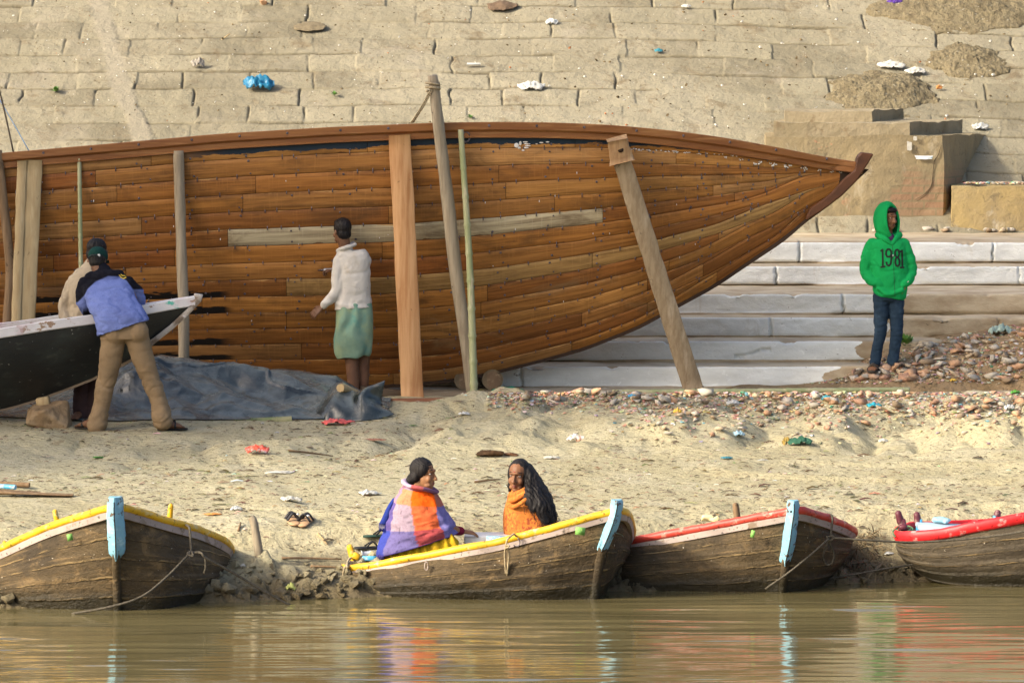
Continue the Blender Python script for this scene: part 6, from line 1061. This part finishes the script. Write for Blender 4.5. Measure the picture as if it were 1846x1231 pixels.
MT_BR = [pm('broken_brick_%s' % n, c, .92, [(22, .45, .68, tuple(t * .72 for t in c)), (50, .6, .7, tuple(min(1, t * 1.4) for t in c))], [(35, .6, .01)], .12) for n, c in zip(('pink', 'tan', 'grey', 'orange', 'pale', 'dark', 'rose', 'stone'), BC)]
rr_ = np.random.default_rng(61); shp = []
for k in range(24):
    V, Fc = stone((1.0, rr_.uniform(.5, .9), rr_.uniform(.26, .5)), 600 + k, 9); me = mesh_from('broken_brick', MB().add(V, Fc), (0, 0, 0)); me.materials.append(MT_BR[k % 8]); shp.append(me)
spots = []
for k in range(140):                 # in front of the ledge
    px = rr_.uniform(940, 1850); py = (712 if px > 1100 else 709) + abs(rr_.normal(0, 1)) * (13 if px < 1150 else 24); 
    if px > 1640: py += 10
    if py > 790 - 0 * px: continue
    spots.append((hit(px, py), rr_.uniform(5.5, 12.5) * (1.25 if k % 9 == 0 else 1), 0))
for k in range(130):                 # the heap beside the boy
    px = 1500 + 350 * rr_.random() ** .7; lo = np.interp(px, [1500, 1560, 1640, 1720, 1850], [668, 655, 632, 607, 588]); py = rr_.uniform(lo, 690); spots.append((hitm(px, py), rr_.uniform(7, 14) * (1.3 if k % 8 == 0 else 1), 1))
for k in range(16): spots.append((hit(rr_.uniform(1180, 1500), rr_.uniform(745, 790)), rr_.uniform(5, 10), 0))
LAB = ['broken piece of brick or stone lying in the rubble in front of the ledge', 'broken piece of brick or stone lying in the heap beside the boy', 'rough stone lying at the foot of the plinth or low wall']
GR = ['broken bricks in front of the ledge', 'broken bricks heaped beside the boy', 'stones at the foot of the plinth']
def put(me, p, s, w, flat=1.0):
    o = bpy.data.objects.new('broken_brick', me); COL.objects.link(o); o.location = p + Vector((0, 0, s * .3)); o.scale = (s, s, s * flat); o.rotation_euler = (rr_.uniform(-.35, .35), rr_.uniform(-.35, .35), rr_.uniform(0, 6.28)); tagit(o, LAB[w], 'rubble', GR[w]); return o
for k, (p, s, w) in enumerate(spots): put(shp[rr_.integers(24)], p, s * .0064, w)
for k in range(26):                  # at the foot of the plinth and low wall
    px = rr_.uniform(1575, 1690) if k < 11 else rr_.uniform(1700, 1846); put(shp[(1, 2, 5, 7, 9, 10)[k % 6]], Vector((px2x(px, 48.35), 48.32 + .2 * rr_.random(), 2.075)), rr_.uniform(.045, .10), 2)
gm_ = MB(); ir = [stone((1, .75, .4), 700 + k, 7) for k in range(10)]
for k in range(5200):
    if k < 3400: 
        px = rr_.uniform(880, 1850); py = 708 + abs(rr_.normal(0, 1)) * (14 if px < 1100 else 30); py = min(py, 800); p = hit(px, py)
    elif k < 4900: 
        px = 1330 + 520 * rr_.random() ** .6; lo = np.interp(px, [1330, 1450, 1500, 1560, 1640, 1720, 1850], [690, 684, 666, 650, 628, 603, 584]); p = hitm(px, rr_.uniform(lo, 692))
    else: p = Vector((px2x(rr_.uniform(1740, 1850), 48.7), 48.5 + .5 * rr_.random(), 2.60))
    V, Fc = ir[k % 10]; s = rr_.uniform(.010, .032) * (1 if k < 4900 else 1.3); a = rr_.uniform(0, 6.28); gm_.add((V * s) @ rot(a, 'Z').T + np.array(p + Vector((0, 0, s * .2))), Fc, 0, None, pcol=tuple(c * rr_.uniform(.75, 1.2) for c in BC[rr_.integers(8)]) if rr_.random() > .05 else ((.20, .40, .45), (.65, .66, .66), (.10, .30, .18))[k % 3])
tagit(obj('gravel', gm_, pm('gravel_stone', (.4, .3, .2), .92, [(40, .4, .7, (.7, .7, .7), 3, 'MULTIPLY')], (), .1, attr='pcol'), smooth=False, origin=(4, 42, .85)), 'brick chips and gravel scattered between the broken bricks', 'gravel', kind='stuff')
# ------------------------------------------------------------------ flakes, twigs and dry leaves trodden into the mud
fm = MB(); fr = np.random.default_rng(71); got = 0
while got < 4600:
    D = fr.uniform(33.6, 40.6); px = fr.uniform(-20, 1866); x = (px - CX) * D / F
    if D < shoreD(np.array([x]))[0] + .75: continue
    if fbm(np.array([x * .8]), np.array([D * 1.1]), o=2, s=511)[0] < fr.uniform(-.55, .35) - .15 * (D < 36.5): continue
    got += 1; L = fr.uniform(.008, .026) * (2.4 if fr.random() < .06 else 1); w = L * fr.uniform(.10, .36); a = fr.normal(0, .5); z = float(zgrid(np.array([x]), np.array([D]))[0]) + .002; up = fr.uniform(.1, .75) * w + .003
    V = np.array([(-L, -w, 0), (0, -w * .8, up), (L, -w * .4, up * .3), (L * .9, w * .5, up), (0, w, up * 1.8), (-L * .9, w * .7, up * .6)]) @ rot(a, 'Z').T + np.array([x, D, z]); q_ = fr.random()
    c = (.075, .052, .030) if q_ < .55 else ((.15, .105, .055) if q_ < .80 else ((.30, .23, .13) if q_ < .94 else ((.60, .57, .50) if q_ < .985 else (.12, .20, .05)))); fm.add(V, [[0, 1, 4, 5], [1, 2, 3, 4]], 0, None, pcol=tuple(t * fr.uniform(.7, 1.3) for t in c))
for k in range(520):                 # chips on the embankment
    px, py = fr.uniform(0, 1846), fr.uniform(0, 235); c0 = hit(px, py, 's'); L = fr.uniform(.005, .015) * (1.4 if px > 1000 else 1); w = L * fr.uniform(.2, .7); V = np.array([(-L, 0, -w * .5), (0, -.012, -w), (L, 0, -w * .3), (L * .8, -.006, w), (-.1 * L, -.014, w * 1.2), (-L, -.004, w * .6)]) @ rot(fr.normal(0, .5), 'Y').T + np.array(c0) + np.array([0, -.02, .012]); q_ = fr.random()
    c = (.08, .06, .035) if q_ < .25 else ((.20, .15, .085) if q_ < .55 else ((.62, .60, .55) if q_ < .95 else (.36, .15, .07))); fm.add(V, [[0, 1, 4, 5], [1, 2, 3, 4]], 0, None, pcol=c)
tagit(obj('debris', fm, pm('dry_debris', (.2, .15, .1), .9, (), (), .1, attr='pcol'), smooth=False, origin=(0, 38, .5)), 'dry leaf flakes and twigs scattered over the mud and slabs', 'debris', kind='stuff')
# slumped clods of wet mud along the waterline
cm_ = MB(); cg = np.random.default_rng(91); cs = [stone((1, .85, .62), 800 + k, 14) for k in range(12)]; n_ = 0
while n_ < 520:
    x = cg.uniform(-5.2, 5.4); t_ = abs(cg.normal(0, .26)); D = float(shoreD(np.array([x]))[0]) + t_ - .04
    if fbm(np.array([x * 1.1]), np.array([D * 1.4]), o=3, s=33)[0] + .25 * (-2.4 < x < -1.2) < cg.uniform(-.3, .35): continue
    n_ += 1; V, Fc = cs[n_ % 12]; s = cg.uniform(.018, .062) * (1.2 - .9 * min(t_, 1)); V = (V * s) @ rot(cg.uniform(0, 6.28), 'Z').T @ rot(cg.normal(0, .3), 'X').T + np.array([x, D, float(zgrid(np.array([x]), np.array([D]))[0]) + s * .25]); V = V + s * .2 * np.stack([fbm(V[:, 0] * 30, V[:, 1] * 30, V[:, 2] * 30, o=2, s=551 + q_) for q_ in range(3)], 1); cm_.add(V, Fc)
tagit(obj('mud', cm_, MT_SAND, origin=(0, 38, 0), smooth=False), 'slumped clods of wet mud along the edge of the water', 'mud', kind='stuff')
# ------------------------------------------------------------------ litter, one object each
def pl_mat(n, c, r=.5, c2=None): return bpy.data.materials.get(n) or pm(n, c, r, [((22, 22, 22), .45, .7, c2 or tuple(t * .65 for t in c))], [(18, .4, .01)], .4)
def scrap(name, cat, label, px, py, w, h, mat, where='g', sd=0, flat=.7):
    c = {'g': hit, 's': lambda a, b: hit(a, b, 's'), 'm': hitm}[where](px, py + h * .35); s = c.y / F; W_, H_ = w * s / 2, h * s; g = np.random.default_rng(sd + 900); u, v = np.meshgrid(np.linspace(-1, 1, 16), np.linspace(-1, 1, 12), indexing='ij'); th = np.arctan2(v, u); r = np.sqrt(u * u + v * v)
    X = W_ * u * np.sqrt(np.maximum(1 - v * v * .45, 0)) * (1 + .28 * fbm(u * 1.2 + sd, v * 1.2, o=2, s=521)); Yd = W_ * .55 * v * np.sqrt(np.maximum(1 - u * u * .45, 0)) * (1 + .3 * fbm(u * 1.3, v * 1.3 + sd, o=2, s=523)); Z = H_ * flat * (np.maximum(0, 1 - r * .72) ** .6 * (1 - 1.1 * np.abs(fbm(u * 2.6 + sd, v * 2.6, o=2, s=525))) + .22 * (fbm(u * 4, v * 4 + sd, o=2, s=527)))
    Z = np.maximum(Z, 0) + .006
    if where == 's': A_ = np.stack([c.x + X, c.y - .03 + Yd * .8 - Z * .4, c.z + Yd * .46 + Z], 2)
    else: A_ = np.stack([c.x + X, c.y + Yd, c.z + Z], 2)
    o = obj(name, MB().add(*grid(A_)), mat, origin=c); md = o.modifiers.new('s', 'SOLIDIFY'); md.thickness = .003; return tagit(o, label, cat)
WHT = pl_mat('white_plastic', (.50, .50, .47), .5); PAP = pl_mat('white_paper', (.50, .48, .42), .8); GRY = pl_mat('grey_rag', (.33, .30, .26), .9)
for a in [('plastic_bag', 'bag', 'bright blue plastic bag lying on the embankment left of the tall roped pole', 465, 150, 54, 26, pl_mat('blue_plastic', (.010, .13, .25), .4, (.03, .20, .33)), 's', 1, 1.0), ('cloth_scrap', 'rag', 'crumpled grey rag on the embankment left of the bright blue bag', 358, 114, 24, 20, GRY, 's', 2, .9),
          ('plastic_scrap', 'litter', 'crumpled white plastic lying on the embankment above the middle of the hull', 958, 154, 42, 14, WHT, 's', 3, .9), ('paper_scrap', 'litter', 'small grey crumpled paper high on the embankment right of a brown rag', 994, 39, 22, 11, pl_mat('grey_paper', (.48, .50, .50), .7), 's', 4, .9), ('paper_card', 'litter', 'small white card near the top edge of the embankment', 1237, 10, 17, 9, PAP, 's', 5, .5),
          ('plastic_sheet', 'litter', 'clear plastic sheet on the embankment, the wider and upper of two', 1606, 115, 46, 12, pl_mat('clear_plastic', (.52, .50, .44), .3), 's', 6, .6), ('plastic_sheet', 'litter', 'clear plastic sheet on the embankment beside the orange cup', 1650, 126, 36, 14, pl_mat('clear_plastic', (.52, .50, .44), .3), 's', 7, .7), ('purple_cloth', 'rag', 'purple rag at the top edge of the embankment', 1613, 3, 26, 12, pl_mat('purple_rag', (.08, .03, .25), .8), 's', 8, .9),
          ('blue_scrap', 'litter', 'tiny teal scrap lying on the embankment above the bow beam', 1187, 91, 15, 7, pl_mat('teal_scrap', (.03, .20, .26), .5), 's', 9, .8), ('cloth_scrap', 'rag', 'long twisted brown rag at the top of the embankment', 905, 9, 56, 13, pl_mat('brown_rag', (.13, .085, .052), .9), 's', 10, .6), ('straw', 'litter', 'tangle of dry straw at the top left of the embankment', 560, 46, 60, 10, pl_mat('straw', (.17, .135, .08), .9), 's', 11, .3), ('white_rag', 'rag', 'white scrap tangled in rubbish behind the plinth slabs', 1765, 228, 28, 14, WHT, 's', 12, .9),
          ('red_cloth', 'cloth', 'coral red cloth lying in front of the tarpaulin', 607, 761, 58, 13, pl_mat('coral_cloth', (.62, .11, .10), .85), 'g', 20, 1.0), ('wrapper', 'litter', 'orange red wrapper lying in a gully of the bank', 464, 810, 42, 22, pl_mat('red_wrapper', (.70, .085, .04), .5, (.6, .5, .5)), 'g', 21, .9), ('wrapper', 'litter', 'white and orange wrapper lying on the mud right of the women', 1037, 791, 28, 16, pl_mat('orange_wrapper', (.72, .66, .6), .5, (.75, .22, .04)), 'g', 22, 1.1),
          ('plastic_bag', 'bag', 'green plastic bag beside the pale log roller', 915, 704, 56, 13, pl_mat('green_plastic', (.02, .24, .15), .35), 'p', 23, 1.0), ('cloth_scrap', 'rag', 'dark green cloth lying on the sand below the rubble', 1444, 796, 46, 16, pl_mat('dark_green_rag', (.025, .10, .06), .85), 'g', 24, 1.0), ('yellow_rag', 'rag', 'small mustard rag left of the dark green cloth', 1418, 797, 16, 18, pl_mat('mustard_rag', (.32, .22, .05), .9), 'g', 25, 1.0), ('paper_scrap', 'litter', 'small white paper on the sand right of the dark green cloth', 1592, 795, 19, 9, PAP, 'g', 26, .9),
          ('paper_scrap', 'litter', 'flat pale paper lying above the sandals on the mud', 505, 850, 54, 9, PAP, 'g', 27, .5), ('paper_scrap', 'litter', 'white paper just above the pair of sandals', 524, 899, 40, 13, PAP, 'g', 28, .8), ('plastic_scrap', 'litter', 'torn white plastic left of the woman in the chequered shawl', 665, 888, 40, 14, WHT, 'g', 29, .8), ('plastic_scrap', 'litter', 'crumpled grey plastic between the stake and the bow on boat', 426, 917, 22, 13, pl_mat('grey_plastic', (.52, .53, .52), .4), 'g', 30, .9), ('wrapper', 'litter', 'thin orange strip of rubbish above the bow on boat rail', 386, 926, 34, 7, pl_mat('orange_strip', (.62, .25, .06), .6), 'g', 31, .6),
          ('leaf', 'leaf', 'fresh green leaf on the mud below the boulder', 178, 824, 22, 6, pl_mat('green_leaf', (.07, .24, .03), .5), 'g', 32, .6), ('red_cloth', 'cloth', 'small dark red cloth at the foot of the long bamboo pole', 838, 713, 24, 12, pl_mat('dark_red_cloth', (.20, .02, .03), .85), 'p', 33, 1.0), ('plastic_scrap', 'litter', 'white plastic shred on the mound right of the ground timbers', 836, 746, 22, 8, WHT, 'g', 34, .9), ('paper_scrap', 'litter', 'pale paper on the sand right of the dung clods', 994, 824, 30, 8, PAP, 'g', 35, .6), ('blue_scrap', 'litter', 'teal scrap on the sand below the women and the dung', 1310, 825, 20, 6, pl_mat('teal_scrap', (.03, .20, .26), .5), 'g', 36, .7),
          ('blue_scrap', 'litter', 'bright blue scrap in the rubble below the prop beam', 1140, 714, 16, 8, pl_mat('sky_scrap', (.05, .32, .55), .5), 'g', 37, 1.0), ('blue_scrap', 'litter', 'turquoise scrap in the rubble left of the boy', 1491, 718, 19, 12, pl_mat('turq_scrap', (.03, .35, .45), .5), 'g', 38, 1.0), ('plastic_scrap', 'litter', 'white plastic triangle in the rubble left of a turquoise scrap', 1322, 727, 28, 13, WHT, 'g', 39, 1.0), ('blue_scrap', 'litter', 'long blue plastic strip in the rubble below the bamboo end', 1575, 731, 30, 10, pl_mat('turq_scrap', (.03, .35, .45), .5), 'g', 40, 1.0), ('blue_scrap', 'litter', 'pale blue plastic in the hollow right of the mounds', 1332, 783, 26, 14, pl_mat('pale_blue_scrap', (.30, .45, .52), .5), 'g', 41, 1.0),
          ('yellow_scrap', 'litter', 'yellow scrap in the rubble below the prop beam foot', 1221, 742, 15, 12, pl_mat('yellow_scrap', (.65, .42, .06), .5), 'g', 42, 1.0), ('yellow_scrap', 'litter', 'yellow scrap on the heap right of the boy', 1718, 686, 12, 8, pl_mat('yellow_scrap', (.65, .42, .06), .5), 'm', 43, 1.0), ('plastic_bag', 'bag', 'pale green plastic bundle on top of the brick heap', 1803, 596, 44, 24, pl_mat('pale_green_plastic', (.34, .44, .36), .4), 'm', 44, 1.0), ('green_scrap', 'litter', 'green scrap on the heap at the right edge', 1840, 660, 16, 12, pl_mat('green_plastic', (.02, .24, .15), .35), 'm', 45, 1.0), ('green_scrap', 'litter', 'green scrap on the ledge end at the right edge', 1830, 708, 20, 8, pl_mat('green_leaf', (.07, .24, .03), .5), 'g', 46, 1.0), ('paper_scrap', 'litter', 'curled white scrap on the ledge right of the prop beam', 1383, 693, 16, 7, PAP, 'p', 47, 1.0),
          ('plastic_scrap', 'litter', 'white plastic in the rubble near the right edge', 1818, 735, 20, 12, WHT, 'g', 48, 1.0), ('shell_scrap', 'litter', 'white shard on the muddy bank below the stake', 438, 1020, 10, 7, PAP, 'g', 49, .9), ('leaf', 'leaf', 'yellow green leaf in the mud clods left of the boat with the women', 524, 1060, 18, 16, pl_mat('yellow_leaf', (.34, .36, .10), .5), 'g', 50, 1.0), ('plastic_scrap', 'litter', 'white scrap on the mud bank between the two red railed boats', 1602, 998, 17, 7, WHT, 'g', 51, .9), ('brick_dust', 'dust', 'patch of red brick dust in a gully', 672, 790, 44, 12, pl_mat('red_dust', (.34, .16, .10), .95), 'g', 52, .3)]:
    if a[8] == 'p': a = list(a); hit0 = hit; D_ = 41.6 if a[3] > 870 else 40.82; c_ = P(a[3], a[4] + a[6] * .35, D_); 
    if a[8] == 'p':
        _h_ = hit
        def hit(px, py, kind='ground', c_=c_): return Vector((c_.x, (H - .85) * F / (py - YH), .85))
        a[8] = 'g'; scrap(*a); hit = _h_
    else: scrap(*a)
def lump(name, cat, label, px, py, w, h, mat, where='g', sd=0):
    c = hit(px, py + h * .4) if where == 'g' else hit(px, py + h * .3, 's'); s = c.y / F; V, Fc = stone((w * s / 2, w * s * .32, h * s * .55), 950 + sd, 16); V, Fc = union([(V + np.array(c) + np.array([0, -.02 if where == 's' else 0, h * s * .35]), Fc)], .007, 1, lambda V: .010 * fbm(V[:, 0] * 22, V[:, 1] * 22, V[:, 2] * 30, o=3, s=541 + sd)); return tagit(obj(name, (V, Fc), mat), label, cat)
MT_DUNG = pm('dark_dung', (.055, .032, .018), .95, [(20, .45, .7, (.10, .058, .03))], [(30, 1, .02)], .1)
lump('dung_clod', 'dung', 'larger dark brown clod on the sand behind the women', 886, 816, 60, 13, MT_DUNG, 'g', 1); lump('dung_clod', 'dung', 'flatter reddish brown clod right of the larger dark clod', 921, 819, 34, 7, pm('red_brown_dung', (.13, .062, .03), .95, (), [(30, 1, .02)]), 'g', 2)
lump('brick', 'brick', 'dull red brick lying behind the coral red cloth', 618, 754, 26, 9, pm('dull_brick', (.20, .11, .075), .9, [(20, .5, .7, (.13, .08, .05))]), 'g', 3); lump('brick', 'brick', 'orange brick piece at the top left of the embankment', 473, 6, 22, 10, MT_BR[3], 's', 4); lump('cup', 'cup', 'small orange cup on the embankment right of the clear plastic', 1693, 158, 14, 12, pm('orange_cup', (.48, .20, .06), .7), 's', 5)
c_ = hit(854, 119, 's'); tagit(obj('tube_light', tube([c_ + Vector((-.08, -.03, .02)), c_ + Vector((.08, -.03, .018))], .016, 8), WHT, auto=40), 'short white tube lying on the embankment above the bamboo pole', 'tube'); c_ = hit(403, 70, 's'); tagit(obj('stick', tube([c_ + Vector((-.07, -.03, -.05)), c_ + Vector((.08, -.03, .06))], [.008, .006], 6, 2), MT_PALE), 'pale split stick lying on the embankment left of the blue bag', 'stick')
for k, (a, b, c, d, lab) in enumerate(((508, 1009, 616, 1012, 'long thin stick on the muddy bank left of the boat with the women'), (560, 1024, 612, 1027, 'shorter lower stick on the muddy bank left of the boat with the women'), (573, 965, 590, 985, 'pale splinter stuck in the bank between the stake and the boat'), (430, 960, 434, 946, 'short upright twig left of the stake'), (856, 872, 900, 868, 'twig on the mud between the two women'), (520, 815, 600, 826, 'bent twig on the mud below the coral red cloth'))):
    p, r = hit(a, b), hit(c, d); tagit(obj('stick', tube([p + Vector((0, 0, .015)), (p + r) / 2 + Vector((0, 0, .02)), r + Vector((0, 0, .02))], [.010, .008, .005], 6, 3), MT_OLD if k != 2 else MT_PALE), lab, 'stick', 'sticks on the bank')
# footwear
MT_SOLE = pm('tan_insole', (.46, .29, .16), .7, [(20, .5, .7, (.35, .21, .11))]); MT_STRAP = pm('black_strap', (.015, .015, .017), .5)
def sole(c, d, L, w, m1, z=.012): 
    d = nv((*d, 0)); s = np.cross(d, [0, 0, 1]); c = np.array(c); return [loft([(c + d * t * L + np.array([0, 0, z]), s * w * q, np.array([0, 0, .010])) for t, q in ((-.5, .35), (-.44, .8), (-.2, .88), (0, .82), (.25, 1.05), (.42, .85), (.5, .35))], 18)], d, s
for k, (px, py, d, lab) in enumerate(((527, 941, (-.25, .95), 'tan sandal with black straps, the left one of the pair on the bank'), (551, 943, (.25, .95), 'tan sandal with black straps, the right one of the pair on the bank'))):
    c = hit(px, py); L_, dd, s = sole(c, d, .25, .050, None, .014); t = thing('sandal', lab, 'sandal', c, 'pair of sandals on the bank'); tl_ = rot(.35, 'X'); 
    for V, _ in L_: V[:, 2] += (V[:, 1] - c.y) * .18
    obj('sole', L_, MT_SOLE, t); cc = np.array(c) + np.array([0, 0, .02])
    obj('strap', [tube([cc + dd * a + s * .052 + np.array([0, 0, .0]), cc + dd * a + np.array([0, 0, .055]), cc + dd * a - s * .052], .009, 7, 6, sq=1.8) for a in (-.045, .045)] + [tube([cc + dd * .05 + np.array([0, 0, .05]), cc - dd * .05 + np.array([0, 0, .052])], .009, 6)], MT_STRAP, t); obj('buckle', ell(cc + dd * -.045 + s * .035 + np.array([0, -.01, .045]), (.012, .006, .010), None, 8, 5), pm('buckle_metal', (.6, .6, .6), .3, metal=.8), t)
for k, (px, py, d, lab) in enumerate(((680, 969, (.9, .3), 'dark green flip flop lying left of the woman in the chequered shawl'), (664, 990, (.8, .2), 'black strapped shoe lying in the stern of the yellow boat'))):
    c = hit(px, py) if k == 0 else P(px, py, 33.7); L_, dd, s = sole(c, d, .22, .046, None, .014); t = thing('flip_flop', lab, 'footwear', c); obj('sole', L_, pm('green_rubber', (.018, .05, .035), .6) if k == 0 else MT_STRAP, t); cc = np.array(c) + np.array([0, 0, .024]); obj('strap', [tube([cc + s * .04 - dd * .02, cc + dd * .04 + np.array([0, 0, .035]), cc + dd * .07], .006, 6, 5), tube([cc - s * .04 - dd * .02, cc + dd * .03 + np.array([0, 0, .035]), cc + dd * .07], .006, 6, 5)], MT_STRAP, t)
# weeds
MT_LEAF = pm('weed_leaf', (.075, .18, .03), .6, [(20, .4, .7, (.13, .24, .05))])
def weed(label, c, s, n, sd):
    g = np.random.default_rng(sd); m = MB()
    for k in range(n):
        a, e = g.uniform(0, 6.28), g.uniform(.3, 1.3); d = np.array([math.cos(a) * math.cos(e), math.sin(a) * math.cos(e), math.sin(e)]); L = s * g.uniform(.5, 1); sd_ = nv(np.cross(d, [0, 0, 1]) + 1e-3); b = np.array(c) + d * L * .15; w = L * .22; m.add([b, b + d * L * .5 + sd_ * w, b + d * L + np.array([0, 0, -.1 * L]), b + d * L * .5 - sd_ * w], [[0, 1, 2, 3]])
    return tagit(obj('weed', m, MT_LEAF, origin=c), label, 'plant')
weed('small weed in an embankment joint at the left', hit(100, 166, 's') + Vector((0, -.03, 0)), .09, 26, 1); weed('small green plant in the rubble behind the boy', hitm(1633, 626), .16, 40, 2); weed('tiny weed in the embankment joint left of the tall pole', hit(603, 172, 's') + Vector((0, -.03, 0)), .07, 18, 3); weed('tiny weed on the embankment just above the hull rail', hit(848, 214, 's') + Vector((0, -.03, 0)), .06, 16, 4)
# papers pasted on the plinth
for px, py, w, h, lab, m in ((1640, 264, 9, 17, 'torn white paper stuck on the plinth front', PAP), (1666, 284, 33, 7, 'narrow white and blue printed strip on the plinth front', pm('printed_strip', (.66, .68, .70), .6, [((3, 3, 40), .5, .56, (.10, .22, .30))])), (1650, 250, 7, 8, 'small white paper piece near the plinth top', PAP)):
    s = 48.58 / F; c = P(px, py, 48.57); g = np.random.default_rng(px); pts = [c + Vector((w * s * a * g.uniform(.4, .55), -.004, h * s * b * g.uniform(.4, .55))) for a, b in ((-1, -1), (.2, -1), (1, -.8), (1, 1), (-.2, .9), (-1, 1))]; tagit(obj('paper_notice', prism(pts, (0, .006, 0)), m, smooth=False), lab, 'paper')
# dry tufts on the eroded bank between the red boats
tm = MB(); g = np.random.default_rng(81)
for k in range(260):
    c = hit(g.uniform(1495, 1590), g.uniform(960, 1035)); L = g.uniform(.05, .16); d = np.array([g.normal(0, .5), -.5, g.normal(-.3, .5)]); d /= np.linalg.norm(d); p = np.array(c); tm.add(*tube([p, p + d * L * .5 + np.array([0, 0, .02]), p + d * L], [.004, .003, .001], 4))
tagit(obj('roots', tm, pm('dry_roots', (.24, .18, .10), .9), origin=hit(1540, 1000)), 'dry roots hanging from the eroded bank between the red railed boats', 'roots', kind='stuff')
